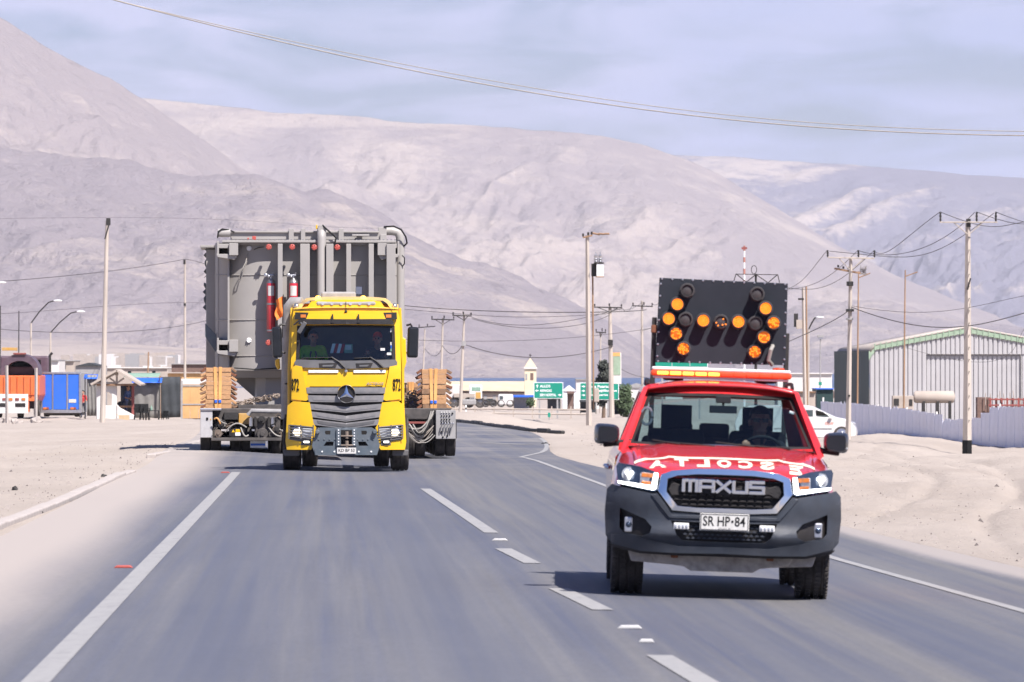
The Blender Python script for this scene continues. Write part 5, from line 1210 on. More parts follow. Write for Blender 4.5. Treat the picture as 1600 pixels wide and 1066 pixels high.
# power pack at the front on one side
cb = part('control_cabinet', 'cabinet_grey', trl, (313, 332, 640, 684, -.35, .1)); part('cabinet_latch', 'print_black', cb, (322, 325.5, 652.5, 656.5, -.37, -.34)); part('cabinet_lid', 'silver', cb, (312.5, 346, 638, 641.5, -.38, .15)); part('cabinet_label', 'trailer_yellow', cb, (328, 330, 654, 657, -.357, -.34))
part('engine_tray', 'trailer_dark', trl, (330, 440, 684, 689, -.5, .1))
part('engine_block', 'trailer_dark', trl, (398, 438, 651, 684, -.40, .05), bevel=.03)
part('radiator', 'dark_metal', trl, (350, 372, 644, 656, -.30, .05)); part('hydraulic_tank', 'trailer_yellow', trl, (373, 391, 646, 663, -.15, .1))
part('valve_block', 'dark_metal', trl, (360, 380, 676, 684, -.45, .0)); 
w_ = part('warning_plate', 'black_plastic', trl, (358, 382, 669, 682, -.46, -.43)); part('warning_label', 'sign_white', w_, (367.5, 376, 676, 681, -.465, -.455)); part('caution_label', 'truck_yellow', w_, (368, 376, 671, 675.5, -.465, -.455))
m_ = MB(); a = rk_(362, 675.5, -.46); b_ = rk_(367, 675.5, -.46); t_ = rk_(364.5, 671, -.46); m_.prism([a, b_, t_], -.466, -.455); m_.build('warning_triangle', 'truck_yellow', w_, 0)
for px, py, r_, mt in ((409, 656, 6, 'dark_metal'), (410, 678, 9, 'trailer_dark'), (347, 663, 7, 'dark_metal'), (341, 677, 6, 'chain'), (432, 672, 5, 'dark_metal')):
    a = rk_(px, py, -.42); rr = r_/68.; m_ = MB(); m_.lathe([(.001, -.10), (rr*.35, -.10), (rr*.4, -.06), (rr*.9, -.06), (rr, -.03), (rr, .2)], 18, axis='Y', c=(a[0], -.42, a[1])); m_.build('pulley', mt, trl, 40)
for px in (392, 399, 420, 426): a = rk_(px, 660, -.44); m_ = MB(); m_.tube([(a[0], -.44, a[1]-.09), (a[0], -.44, a[1]+.09)], .045, 10); m_.tube([(a[0], -.44, a[1]+.09), (a[0], -.44, a[1]+.12)], .025, 8); m_.build('oil_filter', 'silver' if px in (392, 426) else 'dark_metal', trl)
m_ = MB(); a = rk_(393, 642, -.3); b_ = rk_(441, 643, -.3); m_.tube([(a[0]-.08, -.28, a[1]-.1), (a[0], -.3, a[1]), (b_[0], -.3, b_[1])], .05, 10); m_.build('exhaust_pipe', 'wall_grey', trl)
part('reflector_board', 'sign_white', trl, (391, 415, 689, 700, -.2, -.17)); part('reflector_stripe', 'blue_panel', trl, (391.5, 414.5, 693, 696.5, -.206, -.20))
rr = random.Random(5)
for i in range(14):
    px, py = rr.uniform(334, 372) if i < 8 else rr.uniform(424, 438), rr.uniform(650, 682); a = rk_(px, py, -.44); m_ = MB(); P3 = [Vector((a[0], -.45, a[1]))]
    for k in range(5): P3.append(P3[-1]+Vector((rr.uniform(-.09, .10), rr.uniform(-.03, .03), rr.uniform(-.10, .07))))
    m_.tube(P3, rr.choice((.010, .014, .018)), 6); m_.build('hose', rr.choice(('hose_grey', 'hose_black', 'chain')), trl, 60)
for px0, py0, px1, py1, sag, mt in ((352, 675, 385, 668, -.14, 'hose_grey'), (335, 655, 345, 664, -.08, 'strap'), (376, 668, 388, 680, .10, 'hose_grey'), (420, 668, 438, 682, .05, 'hose_grey')):
    a = rk_(px0, py0, -.47); b_ = rk_(px1, py1, -.47); m_ = MB(); m_.tube([(a[0]+(b_[0]-a[0])*t/8, -.47-.04*math.sin(PI*t/8), a[1]+(b_[1]-a[1])*t/8-sag*math.sin(PI*t/8)) for t in range(9)], .018, 7); m_.build('hose', mt, trl, 60)
# valve panel and hose bundle on the other side
vp = part('valve_panel', 'wall_grey', trl, (681, 712, 641, 686, -.30, -.25))
part('panel_frame', 'dark_metal', vp, (705, 713.5, 655, 685.5, -.24, .0)); part('panel_post', 'black_plastic', vp, (673, 681, 641, 684, -.2, .1))
for r_, py in enumerate((644.5, 650, 655.5, 660)):
    for c_, px in enumerate((690, 694, 698, 702.5)):
        a = rk_(px, py, -.31); m_ = MB(); m_.lathe([(.001, -.03), (.014, -.03), (.018, 0)], 8, axis='Y', c=(a[0], -.30, a[1])); m_.build('gauge' if r_ == 0 else 'knob', 'plate_white' if r_ == 0 else 'print_black', vp, 40)
for c_, px in enumerate((686.5, 691, 695.5, 700, 703)):
    a = rk_(px, 670, -.33); m_ = MB(); m_.tube([(a[0], -.31, a[1]-.13), (a[0]+.03, -.36, a[1]), (a[0]+.07, -.38, a[1]+.12)], .013, 6); m_.ell((a[0]+.07, -.38, a[1]+.12), .02, 8); m_.build('lever', 'silver', vp)
for px, py in ((690, 675), (697, 674), (702, 672), (699, 681), (692, 683), (707, 646)): a = rk_(px, py, -.31); m_ = MB(); m_.ell((a[0], -.31, a[1]), (.022, .03, .02), 8); m_.build('knob', 'print_black', vp)
for i in range(9):
    a = rk_(rr.uniform(672, 678), rr.uniform(642, 656), -.35); b_ = rk_(rr.uniform(634, 646), rr.uniform(655, 682), -.5); sg = rr.uniform(.15, .42); m_ = MB()
    m_.tube([(a[0]+(b_[0]-a[0])*t/12, -.45-.10*math.sin(PI*t/12)+i*.02, a[1]+(b_[1]-a[1])*t/12-sg*math.sin(PI*t/12)**1.2) for t in range(13)], rr.uniform(.014, .024), 7); m_.build('hose', rr.choice(('hose_grey', 'hose_black', 'hose_grey')), trl, 60)
for i in range(7):
    a = rk_(rr.uniform(668, 680), rr.uniform(664, 680), -.40); b_ = rk_(rr.uniform(634, 644), rr.uniform(668, 680), -.5); sg = rr.uniform(.10, .28); m_ = MB()
    m_.tube([(a[0]+(b_[0]-a[0])*t/12, -.42-.06*math.sin(PI*t/12), a[1]+(b_[1]-a[1])*t/12-sg*math.sin(PI*t/12)) for t in range(13)], rr.uniform(.010, .016), 6); m_.build('hose', rr.choice(('hose_grey', 'wire_light')), trl, 60)
part('red_stripe', 'red_frame', trl, (634, 668, 659, 662.5, -.02, .0))
# chains heaped on the deck
for (x0, x1, y0, y1, nk, lab) in ((366, 438, 617, 632, 70, 'rusty chains laid across the trailer deck beside the left timber stack'), (634, 656, 612, 636, 46, 'heap of rusty chains on the trailer deck beside the right timber stack')):
    ch = thing('chain', lab, 'chain', TRL, (0, 0, .052)); m_ = MB()
    lk = MB(); lk.tube([(.045*math.cos(2*PI*i/10)*(1.5), .045*math.sin(2*PI*i/10)*.8, 0) for i in range(11)], .013, 5, cap=False); lme = lk.mesh('link', 60); lme.materials.append(MT('chain'))
    for i in range(nk):
        t = rr.random(); px = x0+(x1-x0)*t; lo = 1.13; hi = rk_(px, y0 if x0 > 500 else y1-(y1-y0)*t, .6)[1]; a = rk_(px, y1, .6); 
        o = bpy.data.objects.new('link', lme); COL.objects.link(o); o.parent = ch
        o.location = (a[0], rr.uniform(.4, 1.2), rr.uniform(lo, max(lo+.04, hi)) if x0 > 500 else hi+rr.uniform(-.06, .03)); o.rotation_euler = (rr.uniform(-1.5, 1.5), rr.uniform(-.6, .6), rr.uniform(0, 3))
part('deck_bolster', 'trailer_dark', trl, (372, 440, 632.5, 639.5, .35, 1.5))
# strapped timber stacks
def stack(x0, x1, y0, y1, lab, n, seed, ya=.05, depth=1.1, chock=True):
    rr = random.Random(seed); a = rk_(x0, y1, ya); b_ = rk_(x1, y0, ya); s_ = thing('timber_stack', lab, 'timber stack', TRL+Vector((0, 0, 0)), (0, 0, .052)); h = (b_[1]-a[1])/n
    for k in range(n):
        j0, j1 = rr.uniform(-.015, .015), rr.uniform(-.015, .015); z = a[1]+k*h
        m_ = MB(); m_.box(a[0]+j0, b_[0]+j1, ya+rr.uniform(-.012, .012), ya+depth*.48, z+.003, z+h-.003); m_.build('timber_beam', 'timber_dark' if rr.random() < .18 else 'timber', s_, 0, .006)
        m_ = MB(); m_.box(a[0]+j1, b_[0]+j0, ya+depth*.52, ya+depth, z+.003, z+h-.003); m_.build('timber_beam', 'timber', s_, 0, .006)
        if chock:
            for s in (-1, 1):
                xx = a[0]-.03 if s < 0 else b_[0]+.03
                m_ = MB(); m_.rbox((xx+s*.025, ya+.12, z+h*.5), (.15, .22, h*.5), (0, s*(.5+rr.uniform(-.2, .2)), rr.uniform(-.3, .3))); m_.build('wood_wedge', rr.choice(('timber', 'timber_dark', 'rust')), s_, 0, .006)
    for t in (.36, .58):
        x = a[0]+(b_[0]-a[0])*t; m_ = MB()
        dx = .03 if t < .5 else -.02
        m_.grid(lambda u, v: (x+u*.035+dx*(1-v), ya-.022-.01*math.sin(v*7), a[1]-.06+(b_[1]-a[1]+.075)*v), [-1, 1], [i/10 for i in range(11)]); m_.box(x-.035, x+.035, ya-.02, ya+depth, b_[1]+.004, b_[1]+.014)
        o = m_.build('strap', 'strap', s_, 40); bk = MB(); bk.box(x-.03+dx*.7, x+.03+dx*.7, ya-.05, ya-.02, a[1]+.13, a[1]+.20); bk.build('buckle', 'blue_panel', o, 0, .006)
    return s_
stack(322, 361, 574.5, 638.5, 'strapped timber beam stack left of the yellow lorry on the trailer deck', 9, 1)
stack(659.5, 697, 577, 639.5, 'strapped timber beam stack right of the yellow lorry behind the white valve panel', 8, 2)
stack(634, 652, 598, 639.5, 'lower timber stack with orange straps behind the chains right of the lorry', 5, 3, ya=1.6, chock=False)

# ---------------------------------------------------------------- the grey tank
p = G(513, 715.5); TKR = TRL+Vector((-.11, 3.0, 0))
tnk = thing('transformer_tank', 'huge grey ribbed steel transformer tank with red flanges riding on the trailer', 'transformer tank', TKR, (0, 0, .045))
ts_ = px_solver(tnk)
def tp(name, mt, par, *boxes, bevel=.008): return part(name, mt, par, *boxes, bevel=bevel, sol=ts_)
xl = ts_(336, 480, .5)[0]; xc = ts_(412, 480, 0)[0]; xr = ts_(620, 480, 0)[0]; zb = ts_(480, 579, 0)[1]; zt = ts_(480, 379, 0)[1]
out_ = []
for i in range(13): t = PI/2*i/12; out_.append((xc-(xc-xl)*math.sin(t), .9*(1-math.cos(t))))
out_ = [(xr, 0)]+out_+[(xl, 5.6), (xr, 5.6)]
m_ = MB(); m_.prism(out_, zb, zt, axis='Z'); m_.build('tank_body', 'tank_grey', tnk, 32)
fx = ts_(398, 600, .6)[0]; fo_ = [(xr-.05, .45), (fx+.25, .45), (fx+.05, .7), (fx, 1.0), (fx, 5.0), (xr-.05, 5.0)]
m_ = MB(); m_.prism(fo_, 1.115, zb-.16, axis='Z'); m_.build('tank_foot', 'tank_grey', tnk, 20)
m_ = MB(); k = len(out_); m_.add([(x, y, zb-.003) for x, y in out_]+[(max(x*.98, xl+.30) if x < xc else x-.03, y+.15 if y < 2 else y-.15, zb-.17) for x, y in out_], [(i, (i+1) % k, (i+1) % k+k, i+k) for i in range(k)]+[tuple(range(k, 2*k))]); m_.build('tank_base', 'tank_grey', tnk, 32)
for px, d in ((362, .5), (380, .2)): m_ = MB(); a = ts_(px, 584, .5); m_.prism([(a[0], zb-.17), (fx+.02, zb-.17), (fx+.02, 1.3)], .9+d, .93+d); m_.build('gusset', 'tank_grey', tnk, 0)
for x0, x1, y0, y1, d in ((434, 441.5, 381, 600, .72), (469, 484, 381, 600, .48), (509.5, 521, 381, 600, .46), (541, 548.5, 381, 600, .46), (576, 584, 381, 600, .46), (604, 618, 381, 600, .48)):  # first rib made deeper so its shadow darkens the wall beside it
    tp('stiffener', 'tank_grey', tnk, (x0, x1, y0, 578, -d, .002))
tp('added_shade_plate', 'tank_grey', tnk, (355.5, 358.5, 384, 575, -.10, .8))  # plates added to throw shade over the rounded tank corner
tp('added_shade_plate', 'tank_grey', tnk, (340, 343.5, 384, 575, .55, 1.2))
tp('tank_lid', 'tank_grey', tnk, (347, 619, 375.5, 379, -.28, 5.7), bevel=.006)
tp('lid_rim', 'tank_grey', tnk, (352, 616, 379.5, 382.5, -.12, 5.6), bevel=.004)
tp('cover', 'tank_grey', tnk, (360, 593, 362.5, 375, .1, 5.3), bevel=.02); tp('cover_rail', 'tank_grey', tnk, (362, 592, 361, 363.5, .04, .12))
for x0, x1, y0 in ((451, 459, 357.5), (529, 537, 357.5), (470, 477, 357.5), (557, 566, 366)): tp('lifting_lug', 'tank_grey', tnk, (x0, x1, y0, 378, .0, .05))
tp('side_bracket', 'tank_grey', tnk, (550, 577, 366, 369, -.2, .0)); tp('instrument', 'flange_red', tnk, (394, 400, 369, 375, -.25, -.12)); tp('instrument', 'flange_red', tnk, (386.5, 389, 371.5, 374.5, -.25, -.18))
m_ = MB()
for q in range(352, 617, 6): bxp(m_, q, q+2.4, 374.2, 376, -.265, -.215, sol=ts_)
o = m_.build('lid_bolts', 'rim', tnk, 0); o['kind'] = 'stuff'
for py in (430, 500, 556):
    m_ = MB(); z = ts_(400, py, .3)[1]; m_.tube([(x-(.006 if x < xc else 0), y-.006, z) for x, y in out_[:14]], .012, 5); m_.build('weld_seam', 'tank_grey', tnk, 60)
tp('rating_plate', 'silver', tnk, (556, 566, 448, 460, -.012, .0)); tp('notice_label', 'plate_white', tnk, (366, 375, 470, 477, .30, .36))
# jacking brackets at three corners
for cx, cy, s in ((350, 389, -1), (350, 540, -1), (612, 389, 1)):
    m_ = MB(); bxp(m_, cx-(11 if s < 0 else 12), cx+(12 if s < 0 else 11), cy-8, cy-1, -.30, .8, sol=ts_); bk = m_.build('jacking_bracket', 'tank_grey', tnk, 0, .01)
    tp('bracket_box', 'tank_grey', bk, ((cx+8, cx+22, cy-9, cy+10, -.42, .3) if s < 0 else (cx-22, cx-8, cy-9, cy+10, -.42, .3)))
    q = [ts_(cx+dx*(-s), cy+dy, -.34) for dx, dy in ((-12, 8), (-10, 13), (16, 17), (20, 13), (20, 8))]
    m_ = MB(); m_.prism(q if s < 0 else q[::-1], -.36, .5); m_.build('bracket_foot', 'tank_grey', bk, 0, .008)
    tp('bracket_plate', 'tank_grey', bk, ((cx-11, cx-8, cy-12, cy+11, -.33, .9) if s < 0 else (cx+9, cx+12, cy-12, cy+11, -.33, .9)))
# flanges with bolts
def flange(px, py, r, mt, y, hub=.06):
    a = ts_(px, py, y-.1); m_ = MB(); m_.lathe([(.001, -hub-.03), (r*.8, -hub-.03), (r, -hub-.02), (r, -hub), (r*.55, -hub), (r*.55, .05)], 18, axis='Y', c=(a[0], y, a[1])); o = m_.build('flange', mt, tnk, 40)
    for k in range(6):
        t = PI/3*k+.3; m_ = MB(); m_.lathe([(.001, -hub-.045), (.010, -hub-.042), (.012, -hub-.028)], 6, axis='Y', c=(a[0]+r*.78*math.cos(t), y, a[1]+r*.78*math.sin(t))); m_.build('bolt', mt, o, 0)
for px, py in ((420, 386), (456.5, 386), (491, 386.5), (527, 386.5), (419.5, 535.5)): flange(px, py, .068, 'flange_red', -.34)
for px, py in ((389, 388), (389, 532)): flange(px, py, .06, 'sign_white', .10)
def tpipe(name, pts, r, mt, n=10):
    m_ = MB(); m_.tube([(*ts_(px, py, y), y) for px, py, y in pts] if 0 else [(ts_(px, py, y)[0], y, ts_(px, py, y)[1]) for px, py, y in pts], r, n); return m_.build(name, mt, tnk, 60)
tpipe('riser_pipe', [(502.5, 600, -.32), (502.5, 372, -.32), (502.5, 366, -.30), (502.5, 360, -.15)], .105, 'tank_grey', 16)
a = ts_(502.8, 358.5, -.2); m_ = MB(); m_.lathe([(.001, -.12), (.09, -.12), (.105, -.10), (.105, .3)], 18, axis='Y', c=(a[0], -.2, a[1])); m_.build('pipe_end', 'tank_grey', tnk, 40); tp('sensor', 'truck_yellow', tnk, (493.5, 496, 351.5, 358, -.1, .0))
tpipe('side_pipe', [(625.5, 700, .3), (625.5, 380, .3), (625, 370, .3), (621, 363, .3), (612, 361, .3), (596, 361, .3)], .10, 'tank_grey', 14)
tp('pipe_valve', 'tank_grey', tnk, (591, 604, 355, 374, .1, .5)); tp('valve_base', 'tank_grey', tnk, (594, 604, 366, 376, .05, .45))
a = ts_(350, 364, 0); m_ = MB(); m_.tube([(a[0]-.14, 0, a[1]), (a[0]+.15, 0, a[1])], .10, 14); m_.build('end_valve', 'tank_grey', tnk)
tpipe('cable', [(340, 372, -.1), (341, 362, -.12), (347, 358, -.1), (358, 359.5, -.05), (366, 363, 0)], .018, 'hose_black', 7)
tpipe('cable', [(504, 352, -.3), (509, 357, -.35), (519, 366, -.36), (525, 372, -.36), (523, 380, -.36)], .020, 'hose_black', 7)
tpipe('cable', [(516, 388, -.26), (517, 420, -.26), (516, 440, -.26), (515, 457, -.25)], .014, 'hose_black', 6)
tpipe('cable', [(600, 354.5, .1), (615, 353.5, .05), (627, 359, .05), (634, 370, .1), (636, 380, .2), (630, 386, .25)], .020, 'hose_black', 7)
tpipe('cable', [(628, 399, .1), (632, 403, .1), (632, 412, .15), (629, 416, .2)], .014, 'hose_black', 6)
tpipe('cable', [(387, 396, .05), (384, 410, -.1), (376, 425, -.05), (373, 438, 0), (376, 439, 0), (380, 425, -.05), (386, 408, -.08)], .012, 'hose_grey', 6)
tpipe('lid_strap', [(412, 386, -.03), (404, 387, -.06), (397, 390, -.04)], .010, 'hose_black', 6)
tpipe('ground_bar', [(366, 575, -.06), (400, 577.5, -.08), (438, 575, -.06)], .016, 'hose_black', 6)
# torn black cover flapping on the side
rr = random.Random(8)
for (y0, y1, x0) in ((386, 432, 321), (440, 484, 319)):
    m_ = MB(); n_ = 9
    m_.grid(lambda u, v: (ts_(x0+u*19-(2.5*math.sin(v*23+y0) if u < .3 else 0), y0+(y1-y0)*v, 1.2+1.2*(1-u))[0], 1.2+1.3*(1-u)+.05*math.sin(v*9), ts_(330, y0+(y1-y0)*v+(2.5*math.sin(u*9+y0)), 1.2)[1]), [i/6 for i in range(7)], [i/n_ for i in range(n_+1)]); o = m_.build('torn_cover', 'dark_tarp', tnk, 60); so = o.modifiers.new('s', 'SOLIDIFY'); so.thickness = .01
q = [ts_(px, py, .7) for px, py in ((320.5, 505), (339, 524), (340, 552), (336, 549), (320.5, 526))]; m_ = MB(); m_.prism(q, .7, .74); m_.build('side_plate', 'steel_blue', tnk, 0, .006)
tp('lid_overhang', 'tank_grey', tnk, (313, 345, 383, 387, 1.0, 4.0)); tp('side_stiffener', 'tank_grey', tnk, (322, 340, 390, 590, 1.2, 1.4)); tp('side_stiffener', 'tank_grey', tnk, (322, 340, 390, 590, 3.2, 3.4))
# gas cylinders hung on the tank
for px, yt, yb, lab in ((423.5, 437, 519, 'red gas cylinder strapped to the tank, the one fully in view'), (458.5, 437, 519, 'red gas cylinder half hidden behind the orange flag and lorry roof')):
    a = ts_(px, yb, -.34); t_ = ts_(px, yt, -.34); h = t_[1]-a[1]; r = .104
    c_ = thing('gas_cylinder', lab, 'gas cylinder', Matrix.LocRotScale(TKR, Euler((0, 0, .045)), None) @ Vector((a[0], -.36, a[1])), (0, 0, .045))
    m_ = MB(); m_.lathe([(.001, .0), (r*.8, .0), (r, .03), (r, h*.93), (r*.9, h*.965), (r*.55, h*.99), (r*.4, h)], 24); m_.build('body', 'cylinder_red', c_, 50)
    m_ = MB(); m_.lathe([(r*1.0, h*.93), (r*.92, h*.97), (r*.56, h*1.0), (r*.42, h*1.02), (.001, h*1.02)], 24); m_.build('shoulder', 'rim', c_, 50)
    m_ = MB(); m_.tube([(0, 0, h), (0, 0, h+.13)], .028, 10); m_.tube([(-.10, -.02, h+.10), (.06, -.02, h+.10)], .022, 8); m_.ell((-.12, -.03, h+.10), (.05, .025, .05), 10); m_.ell((-.05, -.05, h+.07), (.03, .02, .03), 8); m_.ell((.05, -.02, h+.15), (.03, .03, .015), 8); m_.build('regulator', 'silver', c_, 50)
    m_ = MB(); m_.lathe([(r*1.005, h*.69), (r*1.005, h*.88)], 10, a0=PI*1.5-.75, a1=PI*1.5+.75); m_.build('label', 'plate_white', c_, 60)
    for f in (.535, .03):
        m_ = MB(); m_.lathe([(r*1.02, h*f-.02), (r*1.05, h*f-.02), (r*1.05, h*f+.02), (r*1.02, h*f+.02)], 24); m_.box(-.02, .02, r, .36, h*f-.02, h*f+.02); m_.build('clamp_band', 'rim', c_, 40)
# ================================================================ roadside and town
def far(name, label, cat, px, py, D, rz=0., group=None):
    """root at the photo position of the thing's base; c(px,py) gives its own x,z in metres"""
    r = thing(name, label, cat, W(px, py, D), (0, 0, rz), group); k = D/F
    def c(qx, qy): return ((qx-px)*k, (py-qy)*k)
    return r, c, k
def fbox(m, c, x0, x1, y0, y1, ya, yb, mi=0):
    a = c(x0, y1); b_ = c(x1, y0); return m.box(a[0], b_[0], ya, yb, a[1], b_[1], mi)
def fp(name, mt, par, c, *bs, bevel=.01, smooth=0):
    m_ = MB()
    for q in bs: fbox(m_, c, *q)
    return m_.build(name, mt, par, smooth, bevel)
def wire(label, pts, r, mt='wire', group=None, deg=0, nm='overhead_wire'):
    """pts (px,py,D): a hanging cable through these places"""
    P = [W(*q) for q in pts]
    if len(P) > 2:
        d = [0]
        for a, b_ in zip(P[:-1], P[1:]): d.append(d[-1]+(b_-a).length)
        k = min(len(P)-1, deg or 3); t = np.linspace(0, d[-1], 40); A_ = np.array(P); dd = np.array(d)
        co = [np.polyfit(dd/d[-1], A_[:, i], k) for i in range(3)]; P = [Vector([np.polyval(co[i], q/d[-1]) for i in range(3)]) for q in t]
    else:
        a, b_ = P; sag = (b_-a).length*.012; P = [a.lerp(b_, i/16)-Vector((0, 0, sag*4*(i/16)*(1-i/16))) for i in range(17)]
    m_ = MB(); m_.tube(P, r, 5, cap=False); o = m_.build(nm, mt, None, 60); return tag(o, label, 'wire', group)
def pole(name, label, base, top, D, wb, wt, mt='pole_concrete', sides=8, group=None, foot=None, cat='utility pole'):
    r, c, k = far(name, label, cat, base[0], base[1], D, 0, group); t = c(*top); m_ = MB()
    m_.tube([(0, 0, -.3), (t[0]*.5, 0, t[1]*.5), (t[0], 0, t[1])], [wb*k/2, (wb+wt)*k/4, wt*k/2], sides); m_.build('shaft', mt, r, 30 if sides > 4 else 0)
    if foot: m_ = MB(); h = c(base[0], foot)[1]; m_.tube([(0, 0, -.05), (0, 0, h)], wb*k/2*1.03, sides); m_.build('painted_base', 'print_black', r, 30)
    return r, c, k
def arm(r, c, k, x0, y0, x1, y1, th=2.5, y=-.12, mt='dark_metal', ins=(), brace=None):
    a = c(x0, y0); b_ = c(x1, y1); m_ = MB(); d = Vector((b_[0]-a[0], 0, b_[1]-a[1]))
    m_.rbox(((a[0]+b_[0])/2, y, (a[1]+b_[1])/2), (d.length, .10, th*k), (0, -math.atan2(d.z, d.x), 0)); o = m_.build('cross_arm', mt, r, 0, .01)
    for ix, iy, h in ins:
        q = c(ix, iy); m_ = MB(); m_.lathe([(.025, 0), (.05, h*k*.25), (.03, h*k*.4), (.055, h*k*.6), (.03, h*k*.75), (.05, h*k*.95), (.001, h*k)], 8, c=(q[0], y, q[1])); m_.build('insulator', 'dark_metal', o, 40)
    if brace:
        for b0, b1 in brace: p0 = c(*b0); p1 = c(*b1); m_ = MB(); m_.tube([(p0[0], y, p0[1]), (p1[0], y, p1[1])], .022, 5); m_.build('brace', mt, r)
    return o
# ---- big cable pair across the sky
CB = [(60, -33), (180, 0), (400, 53), (600, 93), (800, 133), (1000, 163), (1200, 186), (1400, 199), (1600, 206), (1760, 208)]
wire('upper of two thin pale cables hanging across the sky', [(x, y, 82) for x, y in CB], .006, 'wire_light', deg=5)
CB2 = [(60, -33), (180, 0), (400, 57), (600, 100), (800, 140), (1000, 170), (1200, 193), (1400, 206), (1600, 212), (1760, 213)]
wire('lower and thicker of two pale cables hanging across the sky', [(x, y, 80) for x, y in CB2], .0085, 'wire_light', deg=5)

# ---- left side: kerb, truck park, kiosk
def kerb_run(pts, lab):
    P = [G(*q) for q in pts]; kr = tag(thing('kerb', None, None, (0, 0, 0)), kind='structure'); i = 0
    for a, b_ in zip(P[:-1], P[1:]):
        n_ = max(1, int((b_-a).length/2.2)); d = (b_-a).normalized()
        for j in range(n_):
            q = a.lerp(b_, (j+.5)/n_); m_ = MB(); m_.rbox((0, 0, 0), (.20, (b_-a).length/n_*.998, .14)); o = m_.build('kerb_stone', 'concrete', kr, 0, .02)
            o.location = (q.x, q.y, gh(q.x, q.y)+.005+rnd(-.008, .008)); o.rotation_euler = (0, rnd(-.02, .02), math.atan2(-d.x, d.y)); i += 1
kerb_run([(-60, 852), (0, 823), (60, 801), (130, 771), (205, 739)], '')
kerb_run([(236, 716), (268, 705), (296, 695), (330, 686)], '')
def rock(px, py, s, D=None, lab=None, grp=None, mt='stone', cat='rock', name='rock'):
    p = G(px, py) if D is None else W(px, py, D); p.z = gh(p.x, p.y)
    m_ = MB(); m_.ell((0, 0, 0), (s, s*rnd(.7, 1), s*rnd(.5, .8)), 10); me = m_.mesh(name)
    for v in me.vertices: v.co *= rnd(.72, 1.22)
    o = link_mesh(name, me, mt); o.location = (p.x, p.y, p.z+s*.22); o.rotation_euler = (rnd(0, 3), rnd(-.3, .3), rnd(0, 3)); return tag(o, lab, cat, grp)
rock(60, 803, .08, mt='print_black', lab='black lump of torn tyre rubber lying on the kerb at left', cat='debris', name='tyre_scrap')
rock(162, 746, .06, mt='dark_metal', lab='small dark stone on the kerb line nearer the lorry', cat='rock')
rock(23, 768, .06, mt='dark_metal', lab='dark stone on the sand at the left picture edge', cat='rock')
rock(852, 682, .12, 158, mt='print_black', lab='black tyre scrap lying on the road bend', cat='debris', name='tyre_scrap')
for i in range(16):
    rock(rnd(-5, 62), rnd(645, 662), rnd(.12, .34), rnd(268, 280), 'pale rubble boulder in the heap before the orange truck', 'rubble heap before the orange truck')
for px0, top, bx, by, lab in ((47.5, 570, 47, 655, 0), (0, 0, 0, 0, 1)): pass
for (bx, by, tx, ty, lab) in ((11, 657, 10.5, 571, 'leftmost square concrete post before the orange truck'), (56, 664, 56.5, 575, 'square concrete post between the orange truck and blue box body')):
    r, c, k = pole('concrete_post', lab, (bx, by), (tx, ty), 272, 5.2, 5.0, 'concrete', 4, cat='post')
# orange tipper truck seen from behind
r, c, k = far('tipper_truck', 'orange tipper truck with dark arched purple hood parked at the left edge', 'truck', 25, 652, 292)
tb = fp('tipper_bed', 'orange_paint', r, c, (-16, 61, 587, 618, 0, 4.8), bevel=.03)
for q in range(8): fp('bed_rib', 'orange_paint', tb, c, (-15+q*10.5, -12+q*10.5, 588, 617, -.07, .01))
q = [c(-16, 618), c(61, 618), c(57, 627), c(-16, 627)]; m_ = MB(); m_.prism(q, .05, 4.7); m_.build('bed_floor', 'orange_paint', r, 0, .02)
bmp_ = fp('rear_bumper', 'white_paint', r, c, (-16, 44, 616, 646, -.10, .05))
fp('bumper_gap', 'black_plastic', bmp_, c, (-12, 12, 630, 636, -.12, -.09), bevel=0); fp('bumper_gap', 'black_plastic', bmp_, c, (24, 40, 630, 636, -.12, -.09), bevel=0)
for q in range(5): fp('lamp_plate', 'red_frame' if q % 2 else 'lamp_amber', bmp_, c, (-6+q*10, 0+q*10, 622, 626, -.14, -.09))
fp('fender', 'orange_paint', r, c, (40, 45, 628, 644, -.05, .6)); 
for s, px in ((0, -4), (1, 30), (2, 56)):
    q = c(px, 640); wheel(r, (q[0], .9, .42), .46, .3, .26, 1, 0, 'tipper')
pts = [(4+30*math.cos(PI*t/16), 586-33*math.sin(PI*t/16)**.75) for t in range(17)]
hoo = [c(px*1.0+22-0, py) for px, py in [(x+4, y) for x, y in pts]]
inn = [c(4+22+4+24*math.cos(PI*t/16), 590-26*math.sin(PI*t/16)**.75) for t in range(16, -1, -1)]
m_ = MB(); nn = len(hoo); m_.add([(x, .3, z) for x, z in hoo]+[(x, .3, z) for x, z in inn]+[(x, 2.3, z) for x, z in hoo]+[(x, 2.3, z) for x, z in inn],
     [f for i in range(nn-1) for f in ((i, i+1, 2*nn-2-i, 2*nn-1-i), (2*nn+i, 2*nn+i+1, i+1, i), (nn+i, nn+i+1, 3*nn+i+1, 3*nn+i))]); m_.build('arched_hood', 'purple_paint', r, 40)
fp('hood_interior', 'print_black', r, c, (2, 58, 562, 590, 2.2, 2.3), bevel=0); fp('inner_roof', 'purple_paint', r, c, (10, 50, 573, 586, 1.2, 2.1), bevel=.05)
fp('roof_marker', 'red_frame', r, c, (20, 40, 551.5, 554, .2, .35)); fp('beacon_bar', 'trailer_yellow', r, c, (0, 24, 543, 548, 1.0, 1.3)); fp('cab', 'purple_paint', r, c, (-14, 64, 556, 640, 5.0, 6.6), bevel=.1)
